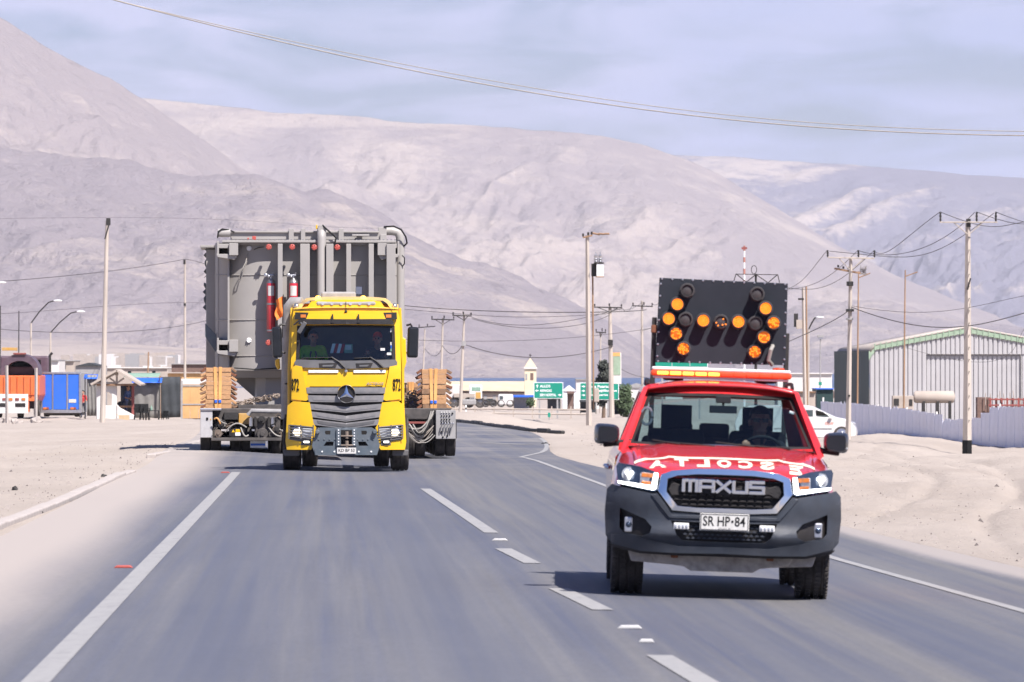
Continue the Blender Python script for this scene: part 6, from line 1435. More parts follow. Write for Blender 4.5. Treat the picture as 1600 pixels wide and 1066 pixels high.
m_ = MB(); q = c(65, 600); t = c(68, 551); m_.tube([(q[0], 5.2, q[1]-1.2), (q[0], 5.2, t[1]-.15), (t[0]+.03, 5.2, t[1])], .07, 8); m_.build('exhaust_stack', 'dark_metal', r)
# blue box body
r, c, k = far('box_truck', 'bright blue box truck with silver frame edges parked beside the orange truck', 'truck', 95, 651, 296)
fp('box_shell', 'wall_grey', r, c, (65, 126.5, 582.5, 645, .02, 4.6), bevel=.02)
for x0, x1 in ((66.5, 81.5), (83.5, 104), (106.5, 123)): fp('door_panel', 'blue_panel', r, c, (x0, x1, 585, 640, -.03, .03))
for b in ((64, 127, 581.5, 584.5), (64, 127, 640.5, 645.5), (64, 66.5, 584.5, 640.5), (123.5, 126.5, 584.5, 640.5), (81.5, 83.5, 584.5, 640.5), (104, 106.5, 584.5, 640.5)): fp('frame_rail', 'silver', r, c, (*b, -.06, .02))
fp('lettered_plate', 'plate_white', r, c, (107.5, 119, 624, 629.5, -.05, -.02))
for x in (67.5, 110): fp('tail_light', 'lamp_amber', r, c, (x, x+5.5, 636.5, 640, -.08, -.03)); fp('brake_light', 'red_frame', r, c, (x+5.6, x+9, 636.5, 640, -.08, -.03))
fp('underframe', 'trailer_dark', r, c, (68, 124, 645.5, 649.5, .3, 4.4))
for px in (71, 119):
    q = c(px, 645); wheel(r, (q[0], .9, .40), .42, .28, .24, 1, 0, 'boxtruck')
# person helper for far figures
def standing(lean=0., arm=0., stride=.08):
    C = [((-.08, 0, .92), (.08, 0, .92), .12, .12, 'low'), ((0, 0, 1.0), (0, -lean*.5, 1.22), .135, .15, 'top'), ((-.15, -lean, 1.38), (.15, -lean, 1.38), .085, .085, 'top'), ((0, -lean, 1.42), (0, -lean-.02, 1.52), .06, .055, 'skin')]
    for s in (-1, 1):
        C += [((s*.09, 0, .90), (s*.10, s*stride-.02, .50), .09, .065, 'low'), ((s*.10, s*stride-.02, .50), (s*.10, s*stride+.03, .10), .06, .045, 'low'), ((s*.10, s*stride+.03, .05), (s*.11, s*stride-.12, .04), .045, .04, 'shoe')]
        el = Vector((s*.27, -lean-.02+arm*.05, 1.12)); w_ = Vector((s*.20, -lean-.18-arm*.12, .98+arm*.12)); C += [((s*.20, -lean, 1.38), el, .055, .045, 'top'), (el, w_, .042, .03, 'skin')]; C += hand(w_, (w_-el), (1, 0, 0), s)
    hd_, P = head((0, -lean-.03, 1.62), .2); return C+hd_, P
caps, P = standing(.12, .6); o = figure('person', 'person in a blue shirt leaning in the white kiosk opening', caps, TAGS('blue_shirt'), W(196, 655.5, 289), 1.1, .020); hair_cap(P, 'hair', o)
caps, P = standing(.0, .2); o = figure('person', 'person in a red top standing between the blue box truck and the kiosk', caps, TAGS('red_shirt'), W(130, 653, 297), -.5, .020); hair_cap(P, 'hair', o); o.scale = (.82, .82, .82)
b_, c, k = far('bag', 'dark bundle held before the person in the kiosk', 'bag', 189, 633, 288.4); m_ = MB(); m_.ell((0, 0, 0), (.22, .15, .20), 12); me = m_; o = m_.build('bundle', 'dark_shirt', b_, 60)
# white kiosk with gabled timber roof
r, c, k = far('kiosk', 'small white plastered kiosk with arched window and timber gable roof', 'kiosk', 182, 655, 287)
archw = [c(161.5+0, 634), c(174.5, 634)]+[c(168+6.5*math.cos(PI*t/10), 620-7*math.sin(PI*t/10)) for t in range(11)]
panel('wall', [c(150.5, 656), c(182.5, 656), c(182.5, 597), c(150.5, 597)], [archw], lambda u, v: Vector((u, 0, v)), .25, 'wall_white', r, cut=0, bevel=.03)
q = [c(182.5, 656), c(212, 656), c(210, 649), c(196, 642), c(187, 637), c(182.5, 632)]; m_ = MB(); m_.prism(q, -.05, .30); m_.build('ramp_wall', 'wall_white', r, 0, .03)
fp('side_wall', 'wall_white', r, c, (150.5, 158, 597, 655, .25, 2.4)); fp('post', 'red_frame', r, c, (205.5, 209.5, 602, 648, .05, .2)); fp('counter', 'timber_dark', r, c, (183, 207, 634, 637, .3, .8))
for (x0, y0, x1, y1) in ((143, 601, 184, 578.5), (183, 578.5, 221.5, 602)):
    a = c(x0, y0); b2 = c(x1, y1); m_ = MB(); d = Vector((b2[0]-a[0], 0, b2[1]-a[1])); n_ = 6
    for j in range(n_): 
        m_ = MB(); m_.rbox(((a[0]+b2[0])/2, -.35+j*.55, (a[1]+b2[1])/2), (d.length, .52, .11), (0, -math.atan2(d.z, d.x), 0)); m_.build('roof_board', 'wall_beige', r, 0, .01)
fp('tie_beam', 'timber_dark', r, c, (152, 214, 600, 603, -.25, -.12))
for pq in ((183, 580, 183, 601), (183, 599, 172, 591), (183, 599, 194, 591)): a = c(pq[0], pq[1]); b2 = c(pq[2], pq[3]); m_ = MB(); m_.tube([(a[0], -.2, a[1]), (b2[0], -.2, b2[1])], .05, 6); m_.build('truss_strut', 'wall_beige', r)
# tarpaulin shelter behind the kiosk
r, c, k = far('tarp_shelter', 'grey tarpaulin shelter with blue and green roof sheets behind the kiosk', 'shelter', 215, 656, 292)
def tarp(name, mt, x0, x1, y0, y1, y, par, dep=0., wav=.05, dip=0.):
    a = c(x0, y1); b2 = c(x1, y0); m_ = MB(); m_.grid(lambda u, v: (a[0]+(b2[0]-a[0])*u, y+dep*(v)+wav*math.sin(u*17+v*3)*(1-v*.5), a[1]+(b2[1]-a[1])*v-dip*math.sin(PI*u)), [i/16 for i in range(17)], [i/5 for i in range(6)]); o = m_.build(name, mt, par, 60); so = o.modifiers.new('s', 'SOLIDIFY'); so.thickness = .015; return o
tarp('wall_sheet', 'grey_tarp', 136, 151, 586, 650, .1, r); tarp('wall_sheet', 'grey_tarp', 208, 250, 596, 655, .3, r); tarp('roof_sheet', 'blue_tarp', 131, 152, 585, 592, -.1, r, .6); tarp('roof_sheet', 'blue_tarp', 206, 253, 590.5, 598, -.1, r, .5, .04)
tarp('roof_sheet', 'green_tarp', 192, 246, 583, 589, .8, r, 2.0, .05); tarp('back_sheet', 'dark_tarp', 184, 212, 600, 652, 2.2, r)
for px in (133, 249): fp('tent_pole', 'dark_metal', r, c, (px-.8, px+.8, 590, 656, -.05, .02), bevel=0)
r, c, k = far('shade_net', 'dark shade net screen between the grey tarpaulin and the yellow boards', 'screen', 266, 655, 294)
tarp('net', 'dark_tarp', 250, 283.5, 589, 655, 0, r, 0, .03)
for px in (250.5, 283): fp('post', 'timber_dark', r, c, (px-1, px+1, 588, 656, -.04, .04), bevel=0)
r, c, k = far('board_fence', 'yellow plywood board fence with grey rails beside the trailer', 'fence', 300, 655, 288)
for q in range(4): fp('board', 'plywood', r, c, (284+q*13.2, 296.6+q*13.2, 601+rnd(-1, 1), 654, -.02, .05))
for py in (603, 632): fp('rail', 'wall_grey', r, c, (283.5, 338, py-1, py+1, -.05, -.021), bevel=0)
fp('capping', 'wall_white', r, c, (283, 338, 592, 601, -.03, .3)); fp('post', 'wall_grey', r, c, (282.5, 285.5, 595, 655, -.06, -.022), bevel=0)
# street furniture by the kiosk
def chair(px, py, lab, D=284, s=1., grp=None, mt='print_black'):
    r, c, k = far('chair', lab, 'chair', px, py, D, rnd(-.4, .4), grp)
    m_ = MB(); m_.box(-.22*s, .22*s, -.22*s, .22*s, .40*s, .44*s); m_.build('seat', mt, r, 0, .02); m_ = MB(); m_.rbox((0, .21*s, .64*s), (.44*s, .04, .44*s), (-.12, 0, 0)); m_.build('backrest', mt, r, 0, .02)
    for a in (-1, 1):
        for b2 in (-1, 1): m_ = MB(); m_.tube([(a*.19*s, b2*.19*s, .42*s), (a*.23*s, b2*.23*s, 0)], .025, 6); m_.build('leg', mt, r)
        m_ = MB(); m_.tube([(a*.24*s, .2*s, .62*s), (a*.24*s, -.18*s, .62*s), (a*.22*s, -.2*s, .42*s)], .022, 6); m_.build('armrest', mt, r)
chair(217, 658, 'black plastic chair nearest the kiosk ramp'); chair(226, 658, 'black plastic chair beside the small table'); chair(258, 658.5, 'low black stool-like chair standing alone by the shade net', 284, .62)
r, c, k = far('table', 'small dark table with a bottle between the black chairs and stool', 'table', 238, 658, 285); m_ = MB(); m_.box(-.36, .36, -.3, .3, .50, .54); m_.build('table_top', 'dark_metal', r, 0, .01)
for a in (-1, 1):
    for b2 in (-1, 1): m_ = MB(); m_.tube([(a*.32, b2*.26, .5), (a*.32, b2*.26, 0)], .025, 6); m_.build('leg', 'dark_metal', r)
r, c, k = far('bottle', 'pale green bottle standing on the small dark table', 'bottle', 236.5, 641.3, 285); m_ = MB(); m_.lathe([(.001, 0), (.05, 0), (.055, .02), (.055, .15), (.02, .21), (.02, .26), (.001, .26)], 12); m_.build('body', 'green_tarp', r, 40)
r, c, k = far('cardboard_box', 'open cardboard box on the sand before the kiosk ramp', 'box', 194, 657, 283); m_ = MB(); m_.box(-.25, .25, -.2, .2, 0, .26); m_.build('carton', 'cardboard', r, 0, .005); m_ = MB(); m_.rbox((-.32, 0, .27), (.18, .4, .01), (0, .4, 0)); m_.build('flap', 'cardboard', r, 0)
# poles and lamps on the left
r, c, k = pole('utility_pole', 'tall leaning concrete pole rising in front of the white kiosk', (160, 660.5), (167.5, 345), 268, 9, 5.5); fp('pole_cap', 'dark_metal', r, c, (166, 172.5, 341, 352, -.1, .1)); m_ = MB(); a = c(164, 374); b2 = c(167, 352); m_.tube([(a[0], -.12, a[1]), (b2[0]+.1, -.14, b2[1])], .03, 6); m_.build('cable_clamp', 'dark_metal', r)
r, c, k = pole('utility_pole', 'slim pale pole standing behind the shade net left of the tank', (289, 640), (289, 407), 420, 4.4, 3); fp('pole_cap', 'dark_metal', r, c, (286.5, 290, 406, 413, -.1, .1)); fp('clamp', 'dark_metal', r, c, (287, 290.5, 474, 478, -.15, .1))
def lamp(lab, base, top, tip, D):
    r, c, k = pole('street_lamp', lab, base, top, D, 3.5, 2.6, 'pole_concrete', 8, 'curved arm street lamps', cat='street lamp'); a = c(*top); b2 = c(*tip)
    m_ = MB(); m_.tube([(a[0], 0, a[1]), (a[0]+(b2[0]-a[0])*.35, 0, a[1]+(b2[1]-a[1])*.5), (a[0]+(b2[0]-a[0])*.75, 0, a[1]+(b2[1]-a[1])*.93), (b2[0], 0, b2[1])], .045, 6); m_.build('lamp_arm', 'dark_metal', r)
    m_ = MB(); m_.ell((b2[0]+5*k, 0, b2[1]), (7*k, .16, 1.6*k), 12); m_.build('lamp_head', 'sign_white', r, 60)
lamp('street lamp with curved arm above the orange truck', (48, 640), (48.5, 505), (85, 470), 360); lamp('street lamp with curved arm above the blue box truck', (78.5, 635), (79, 520), (121, 487), 390); lamp('street lamp whose head just enters at the left picture edge', (-60, 645), (-58, 480), (-2, 441.5), 330)
pole('flag_mast', 'thin dark mast rising behind the orange truck', (29, 630), (29.5, 486), 430, 1.8, 1.6, 'dark_metal', cat='mast'); pole('timber_post', 'short dark timber post standing above the kiosk roof', (230, 630), (232, 550), 400, 2.4, 2.2, 'pole_wood', cat='post')
pole('timber_post', 'thin dark timber post at the far left edge', (0, 630), (0.5, 478), 430, 2, 1.8, 'dark_metal', cat='post')
GL = 'thin wires strung past the left poles'
for i, (pts, rr_) in enumerate((([(-80, 447, 300), (0, 440, 330), (160, 425, 380), (289, 405, 420)], .022), ([(289, 405, 420), (318, 412, 430), (345, 424, 440)], .022), ([(-60, 488, 330), (160, 479, 390), (289, 473, 420), (350, 477, 440)], .014), ([(-60, 500, 330), (80, 519, 380), (160, 520, 395), (289, 508, 420), (330, 499, 430)], .022), ([(-60, 343, 500), (165, 340, 500), (400, 346, 520), (640, 356, 560)], .012))):
    wire(['dark overhead wire rising from the left edge to the slim pale pole', 'short dark wire dropping from the slim pale pole behind the tank', 'faint wire level with the lower clamp of the slim pale pole', 'sagging dark wire crossing just above the street lamp bases', 'faintest high wire crossing the mountain above the left pole'][i], pts, rr_, 'wire')
# buildings behind the left row
def house(lab, x0, x1, y0, y1, D, wall, roof='wall_grey', dep=6., win=(), by=650, cat='building', pitch=0):
    r, c, k = far('house', lab, cat, (x0+x1)/2, by, D); fp('wall', wall, r, c, (x0, x1, y0+(1.5 if not pitch else 0), by, 0, dep), bevel=.02)
    if pitch:
        a, b2, t = c(x0-.5, y0), c(x1+.5, y0), c((x0+x1)/2, y0-pitch); m_ = MB(); m_.prism([a, b2, t], -.15, dep+.15); m_.build('roof', roof, r, 0)
    else: fp('roof', roof, r, c, (x0-.6, x1+.6, y0, y0+1.6, -.2, dep+.2), bevel=.01)
    for (a0, a1, b0, b1) in win:
        w_ = fp('window', 'dark_metal', r, c, (a0, a1, b0, b1, -.03, .02), bevel=0); fp('pane', 'window_glass', w_, c, (a0+.4, a1-.4, b0+.4, b1-.4, -.04, -.032), bevel=0)
    return r, c
house('small white flat roofed house behind the blue box truck', 69, 92, 562, 600, 420, 'wall_white', win=((72, 77, 570, 578),)); house('brownish grey block house behind the blue box truck', 91, 116, 563, 600, 440, 'wall_beige', win=((98, 103, 570, 577),))
house('dark brown low building behind the yellow board fence', 268, 340, 568, 610, 520, 'wall_brown', 'wall_grey'); house('ochre low building behind the yellow board fence', 262, 338, 582, 615, 480, 'plywood', 'wall_beige'); house('grey heaped roof shed between the blue truck and the tall pole', 118, 158, 572, 612, 400, 'wall_grey', 'dark_tarp', pitch=5)
house('pale low building with flat roof behind the kiosk gable', 165, 262, 574, 612, 560, 'wall_beige', 'wall_white', win=((180, 185, 580, 586), (200, 205, 580, 586), (238, 243, 580, 586))); house('white house at the left edge above the orange truck', -30, 8, 566, 600, 450, 'wall_white')

# ---- middle: signs, poles, church, sheds
def road_sign(lab, x0, x1, y0, y1, posts, base, D, rows):
    r, c, k = far('road_sign', lab, 'road sign', (x0+x1)/2, base, D); b2 = fp('border', 'sign_white', r, c, (x0, x1, y0, y1, 0, .04)); pn = fp('panel', 'sign_green', r, c, (x0+1, x1-1, y0+1, y1-1, -.012, -.002), bevel=0)
    for px in posts: fp('post', 'wall_grey', r, c, (px-1.3, px+1.3, y1-2, base+3, .05, .15), bevel=0)
    for (txt, tx0, tx1, ty, th, side, ax) in rows:
        q = c((tx0+tx1)/2, ty); lettering('sign_text', txt, 1, lambda u, v, q=q: Vector((u+q[0], -.02, v+q[1])), 'sign_white', pn, fit=((tx1-tx0)*k, th*k), th=.004, offset=.03)
        a = c(ax, ty); s = 1 if side == 'R' else -1; h = 2.4*k; m_ = MB()
        pl = [(-h*1.1, -h*.28), (0, -h*.28), (0, -h*.85), (h*1.3, 0), (0, h*.85), (0, h*.28), (-h*1.1, h*.28)]
        if side == 'U': pl = [(b_2, a_2) for a_2, b_2 in pl]
        m_.prism([(a[0]+x*(s if side != 'U' else 1), a[1]+z) for x, z in pl], -.024, -.02); m_.build('arrow', 'sign_white', pn, 0)
    return r
road_sign('green road sign with three lines and arrows left of the concrete pole', 834, 880, 597.5, 623, (843, 871), 656, 415, (('ALLDS', 843.5, 860, 603.5, 4.2, 'U', 839.5), ('ARMADAS', 843.5, 862, 610.5, 4.2, 'L', 839), ('SERV HOSPITAL', 843.5, 869, 617.3, 4.2, 'R', 874.5)))
road_sign('green road sign half crossed by the concrete pole right of the other', 906, 967, 598, 625, (919.5, 950), 660, 330, (('Zona Puerto', 917, 952, 604, 4.6, 'R', 911.5), ('C. Mejillones', 917, 964, 611, 4.8, 'R', 911.5), ('Aeropuerto', 917, 950, 617.5, 4.6, 'R', 911.5)))
r, c, k = far('road_sign', 'large green road sign mostly hidden behind the arrow board', 'road sign', 1064, 655, 345); fp('border', 'sign_white', r, c, (1022, 1106, 538, 577, 0, .04)); pn = fp('panel', 'sign_green', r, c, (1023, 1105, 539, 573, -.012, -.002), bevel=0)
for px in (1035, 1093): fp('post', 'wall_grey', r, c, (px-1.5, px+1.5, 576, 658, .05, .15), bevel=0)
for px in (1050, 1078): fp('panel_joint', 'sign_white', pn, c, (px-.3, px+.3, 540, 572, -.016, -.012), bevel=0)
# concrete pole with transformer
r, c, k = pole('utility_pole', 'tall concrete pole with pole-mounted transformer crossing the green sign', (920.5, 677.5), (917.5, 368), 236, 9.5, 5.5, 'pole_concrete', 4)
m_ = MB(); a = c(927.5, 640); b2 = c(926, 412); m_.tube([(a[0], .1, a[1]), (b2[0], .1, b2[1])], .035, 6); m_.build('riser_conduit', 'pole_wood', r)
arm(r, c, k, 910.5, 371.5, 925.5, 368, 2.4, -.1, 'pole_wood', ((911, 370, 5), (919, 368, 5), (924.5, 367, 5)))
for q in range(3): m_ = MB(); a = c(926+q*9, 364.5+q*.6); b2 = c(937+q*7.5, 367-q*.6); m_.tube([(a[0], -.15-q*.1, a[1]), (b2[0], -.15-q*.1, b2[1])], .045, 6); m_.build('fuse_arm', 'pole_wood', r)
tx = fp('transformer_box', 'sign_white', r, c, (932, 943, 412, 432.5, -.35, .15)); fp('box_lid', 'dark_metal', tx, c, (928, 943.5, 410.5, 412.5, -.38, .18)); fp('box_bracket', 'dark_metal', tx, c, (924, 932, 412, 432, -.1, .05)); fp('box_sill', 'pole_wood', tx, c, (931, 943.5, 432, 433.5, -.38, .18))
for px in (931, 938): m_ = MB(); a = c(px, 411); m_.lathe([(.05, 0), (.09, .06), (.06, .1), (.09, .16), (.06, .2), (.08, .3), (.02, .36), (.02, .45)], 10, c=(a[0], -.1, a[1])); m_.build('bushing', 'silver', tx, 40)
ps_ = fp('notice_plate', 'wall_beige', r, c, (927.8, 936, 607, 628.5, -.22, -.14), bevel=.05)
# other poles, middle
def tpole(lab, base, top, D, wb, wt, x0, x1, ya, ins=4, mt='pole_concrete', sides=8, brace=True):
    r, c, k = pole('utility_pole', lab, base, top, D, wb, wt, mt, sides); arm(r, c, k, x0, ya, x1, ya+1, 1.8, -.12, 'dark_metal', ((x0+1, ya-1, ins), ((x0+x1)/2+2, ya-1, ins+1), (x1-1, ya-.5, ins)), brace=(((x0+6, ya+.5), (top[0], ya+8)), ((x1-6, ya+1), (top[0], ya+8))) if brace else None); return r, c, k
r, c, k = tpole('concrete pole with cross arm right of the timber stack at the road bend', (718.5, 656), (725.5, 491), 300, 6, 3, 707, 737, 493); fp('pole_band', 'wall_grey', r, c, (721, 728, 533, 541, -.16, .16))
tpole('pole with twin cross arms just right of the lorry mirror', (688, 640), (692, 497), 380, 4, 3, 674, 710, 499); 
r, c, k = pole('utility_pole', 'farthest slim pole above the right timber stack', (659, 640), (664, 514), 450, 3, 2); arm(r, c, k, 653, 512, 680, 510, 1.6, -.1, 'dark_metal', ((655, 511, 4), (668, 510, 4)))
r, c, k = tpole('stout concrete pole with cross arm behind the right green sign', (956, 652), (953, 480), 315, 9, 5, 928, 972, 480); fp('banner_frame', 'wall_white', r, c, (957, 971, 551, 600, .2, .3)); fp('banner', 'trim_green', r, c, (958.5, 969.5, 556, 586, .18, .198), bevel=0); fp('banner_top', 'strap', r, c, (951, 969, 551, 556.5, .17, .199), bevel=0); fp('clamp', 'dark_metal', r, c, (950, 957.5, 531, 540, -.2, .2))
tpole('slim concrete pole just left of the arrow board', (1004, 650), (1003, 470), 345, 5, 3.4, 988, 1020, 478, brace=False); tpole('small far pole with short cross arm behind the right green sign', (938, 640), (938.5, 520), 430, 3, 2, 930.5, 947, 519)
r, c, k = pole('utility_pole', 'pole with lattice cross arm rising just above the arrow board', (1181, 650), (1181, 428), 330, 5, 3.4, 'dark_metal'); arm(r, c, k, 1150, 428.5, 1215, 429.5, 1.2, -.1, 'dark_metal')
for (x0, y0, x1, y1) in ((1150, 428, 1146, 441), (1150, 428, 1166, 441), (1215, 429, 1218, 442), (1215, 429, 1200, 442), (1166, 441, 1181, 429), (1181, 429, 1200, 442)): m_ = MB(); a = c(x0, y0); b2 = c(x1, y1); m_.tube([(a[0], -.1, a[1]), (b2[0], -.1, b2[1])], .03, 5); m_.build('lattice_bar', 'dark_metal', r)
m_ = MB(); a = c(1178, 428); m_.tube([(a[0]+.16*math.sin(t*.5), -.1, a[1]+.24-.24*math.cos(t*.5)) for t in range(13)], .022, 5); m_.build('cable_loop', 'dark_metal', r)
r, c, k = pole('radio_mast', 'red and white radio mast rising behind the arrow board', (1163, 630), (1163, 384), 520, 3.2, 2.6, 'sign_white', cat='mast')
for q in range(5): m_ = MB(); a = c(1163, 384+q*18); b2 = c(1163, 392+q*18); m_.tube([(a[0], 0, a[1]), (b2[0], 0, b2[1])], 3.4*k/2, 6); m_.build('red_band', 'mast_red', r)
m_ = MB(); a = c(1163, 388); m_.box(-.25, .25, -.1, .1, a[1]-.1, a[1]+.1); m_.build('antenna', 'red_frame', r, 0)
GM = 'wires along the middle poles'
for lab, pts, rr_ in (('thick upper wire running right from the tank towards the arrow board', [(600, 474, 290), (760, 486, 300), (925, 488, 290), (1010, 484, 300)], .022), ('thin wire just below the thick upper middle wire', [(600, 481, 290), (735, 492, 300), (860, 495, 310), (953, 490, 315)], .014), ('sagging wire between the road-bend pole and the stout concrete pole, upper', [(737, 496, 300), (830, 508, 306), (925, 494, 312), (972, 482, 315)], .016), ('sagging wire between the road-bend pole and the stout concrete pole, lower', [(737, 498, 300), (840, 513, 306), (925, 503, 312), (953, 492, 315)], .016),
                      ('low faint wire crossing the sea of air before the church', [(620, 530, 300), (780, 533, 305), (925, 525, 312), (1003, 517, 345)], .012), ('low dark cable sagging past the church spire', [(724, 538, 300), (800, 555, 304), (860, 560, 308), (925, 549, 312), (956, 542, 315)], .020), ('short looping cable between the two poles near the lorry mirror', [(664, 545, 450), (676, 556, 420), (690, 545, 380)], .022), ('short looping cable from the mirror pole to the road-bend pole', [(691, 540, 380), (706, 553, 340), (722, 540, 300)], .022), ('short cable dropping from the stout pole towards the arrow board', [(956, 568, 315), (985, 584, 330), (1010, 590, 345)], .016)):
    wire(lab, pts, rr_)
for i, (x0, y0, x1, y1) in enumerate(((989, 475, 972, 481), (1004, 472, 953, 479), (1019, 475, 1040, 455))): wire(['short wire from the slim pole to the stout pole, left', 'short wire from the slim pole to the stout pole, middle', 'short wire rising from the slim pole behind the arrow board'][i], [(x0, y0, 345), (x1, y1, 318)], .014)
# church and long shed
r, c, k = far('church', 'cream church with pointed spire above the left green sign', 'church', 828, 640, 720)
fp('tower', 'wall_cream', r, c, (819.5, 838, 577, 642, 0, 1.5), bevel=.05); fp('cornice', 'wall_white', r, c, (818, 839.5, 574.5, 577, -.2, 1.7), bevel=.05); fp('belfry_opening', 'wall_brown', r, c, (828.5, 833.5, 583, 594, -.03, .05), bevel=0); fp('side_opening', 'wall_grey', r, c, (821, 824, 584, 594, -.03, .05), bevel=0)
a = c(818.5, 575); b2 = c(839, 575); t = c(828.5, 559); m_ = MB(); m_.add([(a[0], -.1, a[1]), (b2[0], -.1, b2[1]), (b2[0], 1.6, b2[1]), (a[0], 1.6, a[1]), (t[0], .75, t[1])], [(0, 1, 4), (1, 2, 4), (2, 3, 4), (3, 0, 4), (0, 3, 2, 1)]); m_.build('spire', 'roof_cream', r, 0)
m_ = MB(); m_.tube([(t[0], .75, t[1]-.1), (t[0], .75, t[1]+.5)], .05, 5); m_.tube([(t[0]-.18, .75, t[1]+.3), (t[0]+.18, .75, t[1]+.3)], .05, 5); m_.build('cross', 'dark_metal', r)
r, c, k = far('long_shed', 'long cream roofed shed stretching left from the church', 'building', 760, 640, 740)
fp('wall', 'wall_beige', r, c, (690, 835, 610, 642, 0, 9), bevel=.02); a = c(688, 611); b2 = c(837, 613.5)
m_ = MB(); m_.add([(c(688, 0)[0], -.5, c(0, 610)[1]), (c(837, 0)[0], -.5, c(0, 612)[1]), (c(830, 0)[0], 5, c(0, 596)[1]), (c(690, 0)[0], 5, c(0, 596)[1]), (c(690, 0)[0], 10, c(0, 611)[1]), (c(837, 0)[0], 10, c(0, 611)[1])], [(0, 1, 2, 3), (3, 2, 5, 4), (0, 3, 4), (1, 5, 2)]); m_.build('roof', 'roof_cream', r, 0); fp('painted_eave_shadow', 'wall_brown', r, c, (690, 836, 612.5, 614.5, -.3, -.02), bevel=0)  # dark strip under the eave stands in for its shade
for px in range(700, 830, 14): w_ = fp('window', 'wall_grey', r, c, (px, px+5, 618, 625, -.04, .02), bevel=0)
# parked lorries beyond the bend
r, c, k = far('flatbed_truck', 'white cab flatbed lorry parked right of the timber stack beyond the bend', 'truck', 735, 637, 470)
fp('cab', 'sign_white', r, c, (733, 753, 601.5, 624, 0, 2.0), bevel=.1); fp('cab_door', 'trailer_yellow', r, c, (743, 751.5, 613, 623, -.03, .02)); fp('window', 'green_tarp', r, c, (737, 751, 605, 611, -.03, .02), bevel=0); fp('body_wall', 'wall_white', r, c, (706, 722, 601, 628, .3, 2.2), bevel=.05); fp('flatbed', 'wall_beige', r, c, (709, 742, 615, 621, -.1, 2.2)); fp('load', 'wall_grey', r, c, (722, 744, 624, 633, -.2, .8), bevel=.1); fp('chassis', 'trailer_dark', r, c, (704, 756, 628, 633, .1, 2.0))
for px in (710, 733, 750): q = c(px, 633); wheel(r, (q[0], .2, .42), .45, .3, .26, -1, 0, 'fl').rotation_euler = (0, 0, PI/2); 
r, c, k = far('car', 'dark car parked right of the white cab flatbed lorry', 'car', 765, 636, 465); fp('body', 'dark_metal', r, c, (755, 776, 627, 634, 0, 1.7), bevel=.2); fp('cabin', 'window_glass', r, c, (759, 771, 623, 627.5, .1, 1.6), bevel=.15)
for px in (759, 771): q = c(px, 634); wheel(r, (q[0], .1, .3), .32, .2, .2, -1, 0, 'fcar').rotation_euler = (0, 0, PI/2)
r, c, k = far('van', 'white van parked left of the left green sign', 'van', 788, 636, 480); fp('body', 'car_white', r, c, (778, 802, 616, 634, 0, 2.0), bevel=.15); fp('window', 'window_glass', r, c, (781, 786, 619, 624, -.03, .02), bevel=0)
for px in (783, 797): q = c(px, 634); wheel(r, (q[0], .1, .3), .33, .2, .2, -1, 0, 'fvan').rotation_euler = (0, 0, PI/2)
def stall(lab, x0, x1, y0, y1, D, roof, wall, by=646): 
    r, c, k = far('stall', lab, 'stall', (x0+x1)/2, by, D); tarp_ = fp('awning', roof, r, c, (x0, x1, y0, y0+3.5, -.4, 2.2), bevel=.03); fp('back_wall', wall, r, c, (x0+1, x1-1, y0+3.5, y1, 1.6, 2.0))
    for px in (x0+.8, x1-.8): fp('post', 'dark_metal', r, c, (px-.5, px+.5, y0+3, y1+2, -.3, -.2), bevel=0)
stall('stall with bright blue awning left of the left green sign', 802, 834, 617.5, 640, 500, 'blue_tarp', 'wall_grey'); stall('brown boarded stall right of the left green sign', 886, 897, 612, 640, 500, 'wall_brown', 'wall_brown'); stall('grey boarded stall under the left green sign', 855, 876, 620, 640, 520, 'wall_grey', 'dark_tarp'); stall('dark netted stall under the right green sign', 906, 932, 625, 645, 400, 'dark_tarp', 'dark_tarp', 652); stall('dark netted stall right of the stout concrete pole', 958, 980, 628, 648, 380, 'dark_tarp', 'dark_tarp', 655)
house('white peaked tent between the two green signs', 879, 900, 611, 640, 620, 'sign_white', 'sign_white', pitch=9, by=640, cat='tent'); house('white building with flat roof behind the right green sign', 900, 958, 592, 640, 640, 'wall_white', win=((912, 917, 598, 604), (925, 930, 598, 604), (940, 945, 598, 604)), by=640); house('white building with red trim left of the pickup cab', 974, 1018, 606, 640, 600, 'wall_white', win=((980, 986, 613, 620),), pitch=7, by=640)
house('low pale house seen over the flatbed lorry', 640, 706, 604, 640, 640, 'wall_white', win=((650, 655, 611, 618), (668, 673, 611, 618)), by=640); house('pale block behind the arrow board right post', 1215, 1300, 583, 630, 520, 'wall_white', 'wall_white', by=640); house('beige yard building left of the green warehouse', 1250, 1274, 612, 650, 380, 'wall_beige', 'timber_dark', by=662); house('dark green open shed left of the green warehouse', 1276, 1302, 607, 652, 400, 'cladding_dark', 'blue_tarp', by=660)
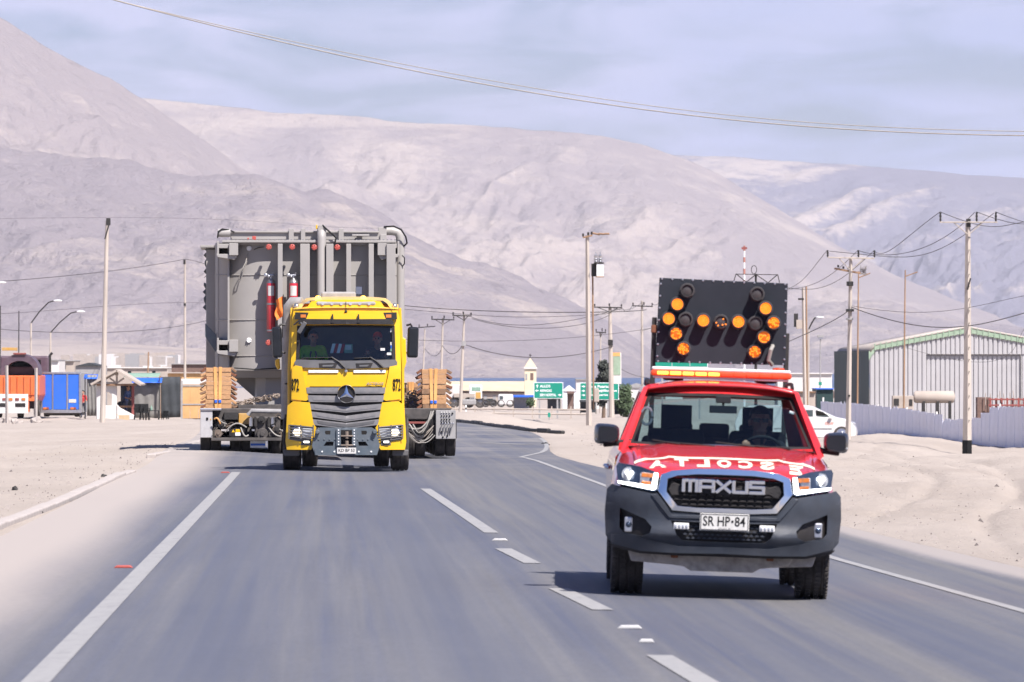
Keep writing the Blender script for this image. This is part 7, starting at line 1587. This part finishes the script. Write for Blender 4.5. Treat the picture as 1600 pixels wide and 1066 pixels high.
# guard rail before the bend
r, c, k = far('guard_rail', 'low pale guard rail running behind the road bend', 'guard rail', 800, 650, 320)
for py in (637, 644): 
    m_ = MB(); a = c(640, py+1); b2 = c(922, py+3.5); m_.tube([(a[0], 0, a[1]), (b2[0], 0, b2[1])], .05, 6); m_.build('rail', 'wall_beige', r)
for px in range(652, 925, 30): fp('post', 'wall_beige', r, c, (px-1, px+1, 635, 655, -.03, .08), bevel=0)
r, c, k = far('marker_post', 'short white marker post at the road bend beside the pole', 'post', 728, 654, 285); fp('shaft', 'sign_white', r, c, (727, 729.2, 633, 656, -.04, .04)); fp('band', 'dark_metal', r, c, (726.9, 729.3, 637, 640, -.045, .045), bevel=0)
r, c, k = far('marker_post', 'short green marker post below the left green sign', 'post', 858, 662, 290); fp('shaft', 'wall_grey', r, c, (857.4, 858.6, 648, 663, -.03, .03), bevel=0); fp('plate', 'sign_green', r, c, (856, 860, 645, 652, -.05, -.032), bevel=0)
# dark rubber kerb along the far side of the bend
kr = tag(thing('kerb', None, None, (0, 0, 0)), kind='structure'); E = [(p.x, p.y+.25) for p in RE[8:][::-1]+path([(858, 677.5), (880, 679.5)])]
E = dens(E, 1.2)
for a, b2 in zip(E[:-1], E[1:]):
    m_ = MB(); d = b2-a; m_.rbox((0, 0, 0), (d.length*rnd(.9, .99), .16, rnd(.10, .16))); o = m_.build('kerb_stone', 'dark_metal', kr, 0, .03); mid = (a+b2)/2; o.location = (mid.x, mid.y, g1(mid.x, mid.y)+.05+rnd(0, .03)); o.rotation_euler = (0, 0, math.atan2(d.y, d.x))
# trees
def tree(lab, px, by, D, w_, h_, n_, mt, seed, trunk=.3, grp=None, nm='tree'):
    r, c, k = far(nm, lab, 'tree' if nm == 'tree' else 'bush', px, by, D, 0, grp); rr = random.Random(seed); W_, H_ = w_*k/2, h_*k
    m_ = MB(); m_.tube([(0, 0, -.2), (.05, 0, H_*.4), (0, .05, H_*.85)], [.12, .09, .03], 7)
    cl = []
    for q in range(26):
        z = H_*(trunk+(1-trunk)*(q+rr.random())/26.5); f = math.sin(PI*min(1, max(.08, (z/H_-trunk)/(1-trunk)*.85+.12))); a = rr.random()*6.28; cen = Vector((W_*.6*f*math.cos(a), W_*.6*f*math.sin(a), z)); cl.append((cen, W_*rr.uniform(.4, .85)))
        m_.tube([(0, 0, z*.75), cen], [.05, .015], 5)
    m_.build('trunk', 'bark', r); m2 = MB()
    for q in range(n_):
        cen, rad = rr.choice(cl); d = Vector((rr.gauss(0, 1), rr.gauss(0, 1), rr.gauss(0, .9))).normalized()*rad*rr.random()**.4; p = cen+d; s = rr.uniform(.05, .12)
        u = Vector((rr.gauss(0, 1), rr.gauss(0, 1), rr.gauss(0, 1))).normalized(); v = u.orthogonal().normalized(); m2.add([p-u*s-v*s*.4, p+u*s-v*s*.4, p+u*s*.8+v*s*.5, p-u*s*.6+v*s*.5], [(0, 1, 2, 3)])
    me = bpy.data.meshes.new('crown'); me.from_pydata(m2.v, [], m2.f); link_mesh('crown', me, mt, r)
tree('dark narrow evergreen tree between the two concrete poles by the right sign', 943, 650, 335, 24, 84, 3600, 'foliage_dark', 3, .25); tree('bushy green tree between the right green sign and the pickup', 976, 652, 350, 28, 44, 4600, 'foliage', 4, .15); tree('small green shrub on the mound left of the left green sign', 829, 633, 430, 12, 9, 400, 'foliage', 5, .05, nm='bush')

# ---- right side: poles, warehouse, fence, car
r, c, k = pole('utility_pole', 'concrete pole with cross arm standing before the white car', (1325, 691), (1329.5, 402), 250, 9, 5, 'pole_concrete', 4)
arm(r, c, k, 1293, 402.5, 1366, 404, 2.2, -.15, 'pole_concrete', ((1293, 402, 11), (1341, 402, 11), (1366, 402.5, 11)), brace=(((1311, 404), (1327, 421)), ((1350, 404), (1331, 421))))
arm(r, c, k, 1304, 419.5, 1345, 427, 3, .15, 'pole_wood', ((1310, 418, 4), (1318, 420, 4), (1326, 421, 4)))
m_ = MB(); rr = random.Random(4); a = c(1348, 424)
for q in range(9): m_.tube([(a[0]+rr.uniform(-.15, .2), .2, a[1]+rr.uniform(-.2, .3)) for _ in range(4)], .012, 4)
m_.build('jumper_wires', 'wire_light', r); fp('pole_hole', 'print_black', r, c, (1325, 1328, 617, 620, -.16, -.10), bevel=0); fp('clamp', 'dark_metal', r, c, (1323, 1333, 440, 447, -.2, .2)); fp('clamp', 'dark_metal', r, c, (1322, 1334, 483, 487, -.2, .2)); fp('clamp', 'wall_grey', r, c, (1322, 1333, 497, 500, -.2, .2))
r, c, k = pole('utility_pole', 'large concrete pole with black painted foot in front of the fence', (1511, 709.5), (1512.5, 345), 238, 14.5, 7.5, 'pole_concrete', 4, foot=688)
fp('pole_cap', 'dark_metal', r, c, (1510, 1516.5, 342, 355, -.15, .15)); arm(r, c, k, 1468, 347.5, 1558, 347.5, 2, -.2, 'pole_concrete', ((1469, 347, 15), (1525.5, 347, 15), (1555.5, 347, 15)), brace=(((1490, 348), (1511, 366)), ((1535, 348), (1514, 366))))
m_ = MB()
for q in range(16): a = c(1514, 372+q*19); m_.box(a[0]-.012, a[0]+.012, -.19, -.10, a[1]-.02, a[1]+.02)
o = m_.build('bolt_holes', 'dark_metal', r, 0); o['kind'] = 'stuff'; m_ = MB(); a = c(1511, 453); b2 = c(1516, 435); m_.tube([(a[0], -.2, a[1]), (b2[0], -.22, b2[1])], .03, 6); m_.build('step_rod', 'dark_metal', r)
r, c, k = pole('utility_pole', 'grey pole with a small transformer just right of the arrow board', (1258, 655), (1255, 450), 330, 6.5, 4.5, 'pole_concrete', 4); fp('transformer_box', 'wall_beige', r, c, (1244, 1253, 500, 514, -.2, .2)); fp('bracket', 'dark_metal', r, c, (1240.5, 1247, 490, 511, -.1, .1)); fp('insulator_arm', 'dark_metal', r, c, (1247, 1256, 466, 469, -.1, .1)); m_ = MB(); a = c(1260, 448); m_.tube([(a[0], .15, a[1]), (a[0]+.06, .15, -.2)], .05, 6); m_.build('timber_stay', 'pole_wood', r)
lamp('curved slim street lamp beside the grey transformer pole', (1263, 655), (1263.5, 515), (1276, 496), 340)
r, c, k = pole('floodlight_mast', 'thin floodlight mast in front of the long white building', (1281, 640), (1282, 530), 470, 2.4, 1.6, 'wall_grey', cat='mast'); fp('lamp_head', 'wall_grey', r, c, (1277, 1287, 524, 527.5, -.2, .2)); fp('lamp_head', 'silver', r, c, (1279, 1285, 527.5, 530, -.15, .15)); fp('sign_plate', 'sign_green', r, c, (1279, 1284, 597, 602, -.08, -.05), bevel=0)
for lab, bx, by, tx, ty, ax in (('rusty thin pole with short arm beside the warehouse corner', 1339.5, 640, 1341.5, 424, 1360), ('rusty thin pole with short arm in front of the warehouse wall', 1412, 648, 1414.5, 422, 1434)):
    r, c, k = pole('rusty_pole', lab, (bx, by), (tx, ty), 290, 3, 2, 'pole_wood', 6, cat='pole'); a = c(tx, ty+10); b2 = c(ax, ty+3); m_ = MB(); m_.tube([(a[0], 0, a[1]), (b2[0], 0, b2[1])], .03, 5); m_.build('arm', 'pole_wood', r)
for lab, pts, rr_ in (('power line conductor from the fence pole falling to the car pole, outer left', [(1469, 331, 238), (1430, 362, 241), (1400, 384, 244), (1381, 396, 247), (1366, 392, 250)], .014), ('power line conductor from the fence pole sagging to the car pole, middle', [(1525.5, 331, 238), (1503, 349, 239), (1450, 384, 243), (1400, 398, 246), (1366, 398, 248), (1341, 391, 250)], .014), ('power line conductor from the fence pole sagging to the car pole, outer right', [(1555.5, 331, 238), (1512, 364, 239), (1460, 392, 243), (1420, 401, 245), (1366, 401, 248), (1330, 397, 250), (1293, 391, 250)], .014),
                      ('conductor leaving the fence pole to the right edge, left insulator', [(1469, 331, 238), (1512, 347, 236), (1560, 354, 232), (1640, 344, 225)], .014), ('conductor leaving the fence pole to the right edge, middle insulator', [(1525.5, 331, 238), (1560, 343, 236), (1600, 350, 232), (1680, 348, 225)], .014), ('conductor leaving the fence pole to the right edge, right insulator', [(1555.5, 331, 238), (1600, 347, 234), (1660, 358, 228)], .014),
                      ('conductor from the car pole to the transformer pole, left', [(1293, 391, 250), (1270, 420, 280), (1250, 441, 310), (1230, 452, 335)], .015), ('conductor from the car pole to the transformer pole, middle', [(1341, 391, 250), (1310, 420, 275), (1280, 440, 300), (1230, 452, 335)], .015), ('conductor from the car pole to the transformer pole, right', [(1366, 391, 250), (1330, 425, 272), (1290, 446, 300), (1255, 453, 325), (1220, 447, 345)], .015),
                      ('thick low cable rising from the arrow board to the car pole', [(1215, 541, 330), (1270, 517, 300), (1326, 485, 250)], .024), ('thick low cable sagging across the warehouse roof', [(1331, 480, 250), (1400, 503, 246), (1450, 510, 243), (1512, 510, 238), (1560, 500, 234), (1640, 478, 228)], .020), ('thin wire crossing above the warehouse roof', [(1331, 478, 250), (1420, 488, 245), (1512, 481, 238), (1640, 455, 228)], .010), ('faint service wire drooping over the warehouse gable', [(1405, 540, 300), (1480, 560, 300), (1590, 535, 290), (1650, 510, 280)], .010)):
    wire(lab, pts, rr_, 'wire', None, 3)
# warehouse
r, c, k = far('warehouse', 'large pale metal clad warehouse with green trimmed gable behind the fence', 'warehouse', 1480, 660, 335)
roofy = lambda px: np.interp(px, [1358, 1366, 1512, 1700], [549, 538, 511, 545])
tops = [c(1358, 556)]+[c(px, roofy(px)+10) for px in range(1366, 1701, 14)]
panel('gable_wall', [c(1358.5, 662), c(1446.5, 662), c(1446.5, 553), c(1597, 555), c(1597, 662), c(1700, 662)]+[c(px, float(roofy(px))+3) for px in (1700, 1600, 1512, 1440, 1366, 1358.5)], [], lambda u, v: Vector((u, 0, v)), .1, 'cladding', r, cut=0)
px = 1359.
while px < 1698:
    y0 = float(roofy(px+3))+9; ib = 1446 < px < 1596
    bot = 553.5 if ib else 662
    if bot-y0 > 1:
        a = c(px, bot); b2 = c(px+6.6, y0); t1 = c(px+6.6, float(roofy(px+6.6))+9)[1]; m_ = MB(); m_.add([(a[0], -.03, a[1]), (a[0]+.05, -.07, a[1]), (b2[0]-.05, -.07, a[1]), (b2[0], -.03, a[1]), (a[0], -.03, b2[1]), (a[0]+.05, -.07, b2[1]), (b2[0]-.05, -.07, t1), (b2[0], -.03, t1)], [(0, 1, 5, 4), (1, 2, 6, 5), (2, 3, 7, 6)]); m_.build('cladding_panel', 'cladding', r, 0)
    if ib and px < 1590:
        m_ = MB(); a = c(px, 662); b2 = c(px+6.4, 556); m_.box(a[0], b2[0], .14, .20, a[1], b2[1]); m_.build('door_panel', 'cladding', r, 0, .02)
    px += 7.4
fp('door_reveal', 'wall_grey', r, c, (1446, 1598, 552, 554, -.02, .2), bevel=0); fp('door_back', 'cladding', r, c, (1446, 1598, 553, 662, .21, .3), bevel=0); fp('door_jamb', 'wall_grey', r, c, (1595, 1597.5, 555, 662, .0, .2), bevel=0)
px = 1358.
while px < 1698:
    a = c(px, roofy(px)-1); b2 = c(px+8.6, roofy(px+8.6)-1); h = (13 if px < 1366 else 10)*k; m_ = MB(); m_.add([(a[0], -.16, a[1]), (b2[0], -.16, b2[1]), (b2[0], -.16, b2[1]-h), (a[0], -.16, a[1]-h), (a[0], .0, a[1]), (b2[0], .0, b2[1]), (b2[0], .0, b2[1]-h), (a[0], .0, a[1]-h)], [(0, 1, 2, 3), (4, 0, 3, 7), (1, 5, 6, 2), (0, 4, 5, 1), (3, 2, 6, 7)]); m_.build('trim_panel', 'trim_green', r, 0)
    a = c(px, roofy(px)); m_ = MB(); m_.box(a[0]-.03, a[0]+.03, -.20, -.15, a[1]-h, a[1]+.02); m_.build('trim_rib', 'trim_green', r, 0); px += 8.9
BK = 24.0; sh = -.70
zz = [c(0, 549)[1], c(0, 537)[1], c(0, 511)[1]]; xx = [c(1358, 0)[0], c(1367, 0)[0], c(1512, 0)[0], c(1700, 0)[0]]
m_ = MB(); L0 = [(xx[0], c(0, 548)[1]), (xx[1], c(0, 537)[1]), (xx[2], c(0, 509.5)[1]), (xx[3], c(0, 544)[1])]; m_.add([(x, -.18, z) for x, z in L0]+[(x+sh*1.0, BK, z-.2+BK*.0) for x, z in L0], [(i, i+1, i+5, i+4) for i in range(3)]); o = m_.build('roof', 'roof_dusty', r, 30); so = o.modifiers.new('s', 'SOLIDIFY'); so.thickness = .12
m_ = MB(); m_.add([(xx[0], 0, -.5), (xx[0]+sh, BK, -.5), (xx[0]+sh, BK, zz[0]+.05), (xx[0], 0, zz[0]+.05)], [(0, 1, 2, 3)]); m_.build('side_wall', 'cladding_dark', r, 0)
# yard clutter behind the fence
r, c, k = far('water_tank', 'beige horizontal cylinder tank behind the fence', 'tank', 1462, 655, 300); a = c(1429, 620.5); b2 = c(1490, 622); m_ = MB(); m_.lathe([(.001, a[0]-.08), (9.5*k*.8, a[0]-.03), (9.5*k, a[0]+.06), (9.5*k, b2[0]-.06), (9.5*k*.8, b2[0]+.02), (.001, b2[0]+.1)], 24, axis='X', c=(0, 0, a[1])); m_.build('shell', 'wall_beige', r, 40)
for px in (1443, 1465, 1484): fp('stand', 'dark_metal', r, c, (px-2, px+2, 627, 662, -.25, .25))
r, c, k = far('air_unit', 'boxy beige air conditioner unit behind the fence left of the cylinder tank', 'air conditioner', 1411, 650, 300); fp('housing', 'wall_beige', r, c, (1394, 1427, 618.5, 650, -.3, .4), bevel=.03); fp('louvre', 'dark_metal', r, c, (1396, 1404, 623, 634, -.33, -.29), bevel=0); fp('louvre', 'dark_metal', r, c, (1420, 1425, 624, 634, -.33, -.29), bevel=0)
r, c, k = far('steel_frame', 'heap of red steel frames behind the fence at the right edge', 'frame', 1570, 655, 285)
for q in range(7): fp('upright', 'red_frame', r, c, (1546+q*9, 1549+q*9, 622, 640, -.1+q*.1, .0+q*.1))
fp('top_rail', 'red_frame', r, c, (1544, 1612, 623, 625.5, -.12, -.02)); fp('low_rail', 'red_frame', r, c, (1544, 1612, 632, 634.5, -.12, -.02)); fp('crate', 'wall_brown', r, c, (1528, 1550, 621, 662, .4, 1.4))
for q in range(9): m_ = MB(); px = 1540+q*8; a = c(px, 640); m_.tube([(a[0], .2, a[1]), (a[0]+rnd(-.2, .2), .2, a[1]+rnd(.5, .95))], .025, 5); m_.build('rod', 'wall_beige', r)
# corrugated sheet fence
fn = thing('sheet_fence', 'lilac grey corrugated sheet fence with broken top edge along the sand yard', 'fence', (0, 0, 0))
A0, A1 = Vector((15.6, 287)), Vector((25.2, 243)); NP = 36; fd = (A1-A0).normalized(); rr = random.Random(3)
topy = interp([(1285, 627), (1330, 630), (1400, 637), (1472, 648), (1478, 656), (1510, 655), (1538, 652), (1542, 637), (1600, 636), (1720, 634)])
for i in range(NP):
    a = A0.lerp(A1, i/NP); b2 = A0.lerp(A1, (i+1)/NP); mid = (a+b2)/2; px = 800+F*mid.x/mid.y; zt = CAMH-(float(topy(px))-HY)/F*mid.y+rr.uniform(-.015, .015); z0 = gh(mid.x, mid.y)-.15; ln = (b2-a).length*1.03; tl = rr.uniform(-.02, .02)
    m_ = MB(); q = [(0, 0), (.02, -.03), (.05, -.03), (.07, 0), (.30, -.004), (.52, .0), (.54, .012), (.56, .0), (.85, -.004), (1, 0)]
    m_.grid(lambda u, v: (q[u][0]*ln-ln/2, q[u][1]+.04*math.sin(v*3+i)*v, z0*(1-v)+(zt+(.08*math.sin(u*2.1+i) if i % 7 == 3 else 0)+tl*(q[u][0]-.5))*v), list(range(10)), [0, .5, 1]); o = m_.build('sheet', 'fence_metal', fn, 0); o.location = (mid.x, mid.y, 0); o.rotation_euler = (rr.uniform(-.03, .03)*0, 0, math.atan2(fd.y, fd.x)+rr.uniform(-.008, .008)); so = o.modifiers.new('s', 'SOLIDIFY'); so.thickness = .006
    if i % 4 == 0: m_ = MB(); m_.box(-.05, .05, .06, .14, z0, zt+rr.uniform(.05, .3)); o = m_.build('post', 'wall_white', fn, 0); o.location = (a.x, a.y, 0); o.rotation_euler = (0, 0, math.atan2(fd.y, fd.x))
# white car
r, c, k = far('car', 'white car with orange lettering parked before the sheet fence', 'car', 1300, 689, 262, -.10)
prof = [(1150, 684), (1148, 660), (1156, 640), (1172, 634), (1250, 632.5), (1268, 635), (1285, 643), (1304, 652), (1320, 655), (1330, 660), (1336, 668), (1338, 676), (1336, 684), (1329, 685.5)]+[(1315+13.5*math.cos(t), 681-14*math.sin(t)) for t in np.linspace(0, PI, 9)]+[(1300, 685)]+[(1192+13.5*math.cos(t), 681-14*math.sin(t)) for t in np.linspace(0, PI, 9)]+[(1176, 685)]
m_ = MB(); pf = [c(*q) for q in prof]; n_ = len(pf); lay = [(0, .93, 0), (.10, 1, 0), (1.65, 1, 0), (1.75, .93, 0)]
vs = []; 
for y, s, _ in lay:
    for x, z in pf: vs.append((x, y+max(0, z-.95)*.22*(1 if y < .8 else -1), z if s == 1 else .45+(z-.45)*.985))
fs = [(l_*n_+i, l_*n_+(i+1) % n_, (l_+1)*n_+(i+1) % n_, (l_+1)*n_+i) for l_ in range(3) for i in range(n_)]+[tuple(range(n_)), tuple(range(4*n_-1, 3*n_-1, -1))]
m_.add(vs, fs); m_.build('body', 'car_white', r, 30, .03)
for q in ([(1276, 650.5), (1276, 642), (1284, 644.5), (1296, 651.5), (1293, 652.5)], [(1258, 650.5), (1258, 641), (1270, 641), (1270, 651)]):
    m_ = MB(); m_.prism([c(*z) for z in q], .035, .12); m_.build('side_window', 'window_glass', r, 0)
m_ = MB(); m_.prism([c(*z) for z in ((1275, 652), (1275, 641), (1285, 643.5), (1299, 652.5), (1295, 653.5))], .05, .13); m_.build('window_rubber', 'print_black', r, 0)
for px in (1315, 1192): q = c(px, 678); wheel(r, (q[0], 0, .33), .35, .22, .25, 1, 0, 'scar') if 0 else None
wh = MB()
for px in (1315, 1192):
    for y in (.12, 1.55):
        q = c(px, 679.5); m_ = MB(); m_.lathe([(.25, -.11), (.34, -.11), (.36, -.08), (.36, .08), (.34, .11), (.25, .11)], 24, axis='Y', c=(q[0], y, .33)); o = m_.build('wheel', 'tyre', r, 40)
        m_ = MB(); m_.lathe([(.001, -.10), (.08, -.105), (.10, -.09), (.24, -.085), (.26, -.11)], 20, axis='Y', c=(q[0], y, .33)); m_.build('rim', 'silver', o, 40)
a = c(1298, 653); m_ = MB(); m_.rbox((a[0], -.06, a[1]), (.16, .14, .12)); m_.build('door_mirror', 'car_white', r, 0, .04); fp('sill_trim', 'wall_grey', r, c, (1210, 1300, 669, 670.5, -.012, .02), bevel=0); fp('side_step', 'print_black', r, c, (1205, 1300, 684, 686.5, .0, .2))
a = c(1335, 661); m_ = MB(); m_.rbox((a[0]-.05, .15, a[1]-.02), (.22, .2, .12), (0, .5, 0)); m_.build('headlight', 'lens_clear', r, 0, .03)
a = c(1296, 661.5); lettering('door_text', 'CC-IT', 1, lambda u, v: Vector((u+a[0], -.008, v+a[1])), 'print_orange', r, fit=(.40, .12), th=.003, offset=.02)
# small stones and litter on the sand (too many to count)
m_ = MB(); rr = random.Random(12)
for q in range(5200):
    if q < 2800: Y = math.exp(rr.uniform(math.log(38), math.log(150))); X = float(lex(Y))-.2-rr.random()**1.6*9
    else: Y = math.exp(rr.uniform(math.log(50), math.log(200))); X = float(rex(min(Y, 120)))+.2+rr.random()**1.4*14
    s = rr.uniform(.008, .03) if rr.random() < .96 else rr.uniform(.035, .075); z = gh(X, Y)
    m_.add([(X-s, Y, z-.01), (X+s*.8, Y-s*.6, z-.01), (X+s*.5, Y+s, z-.01), (X, Y, z+s*.8)], [(0, 1, 3), (1, 2, 3), (2, 0, 3)], rr.choice((0, 0, 1)))
me = bpy.data.meshes.new('gravel'); me.from_pydata(m_.v, [], m_.f); me.polygons.foreach_set('material_index', m_.m); tag(link_mesh('gravel', me, ['stone', 'stone_dark']), 'scattered pale stones on the sand beside the road', 'gravel', kind='stuff')
# far-off settlement: small white blocks nobody could count
def blocks(lab, spots, mt, seed):
    rr = random.Random(seed); m_ = MB()
    for (x0, x1, y0, y1, D0, D1, n_, s0, s1) in spots:
        for q in range(n_):
            px = rr.uniform(x0, x1); D = rr.uniform(D0, D1); t = (D-D0)/(D1-D0); py = y1+(y0-y1)*t; p = W(px, py, D); s = rr.uniform(s0, s1); m_.box(p.x-s, p.x+s, p.y, p.y+s*1.5, p.z-4, p.z+s*rr.uniform(.5, .9), rr.choice((0, 0, 0, 1, 2)))
    o = m_.build('settlement', mt, None, 0); return tag(o, lab, 'town', kind='stuff')
blocks('distant pale town blocks along the mountain foot at left', ((-150, 335, 574, 592, 800, 2600, 150, .8, 2.0), (100, 275, 558, 563, 3000, 3600, 70, 1.5, 4)), ['wall_beige', 'wall_white', 'wall_grey'], 1)
blocks('distant white settlement at the foot of the mountain behind the church', ((800, 885, 548, 566, 8950, 9300, 46, 7, 20),), ['wall_white', 'wall_white', 'wall_beige'], 2)
blocks('distant low port buildings along the shore line', ((630, 1340, 608, 632, 900, 2200, 170, 1.0, 2.6),), ['wall_white', 'wall_beige', 'wall_brown'], 3)
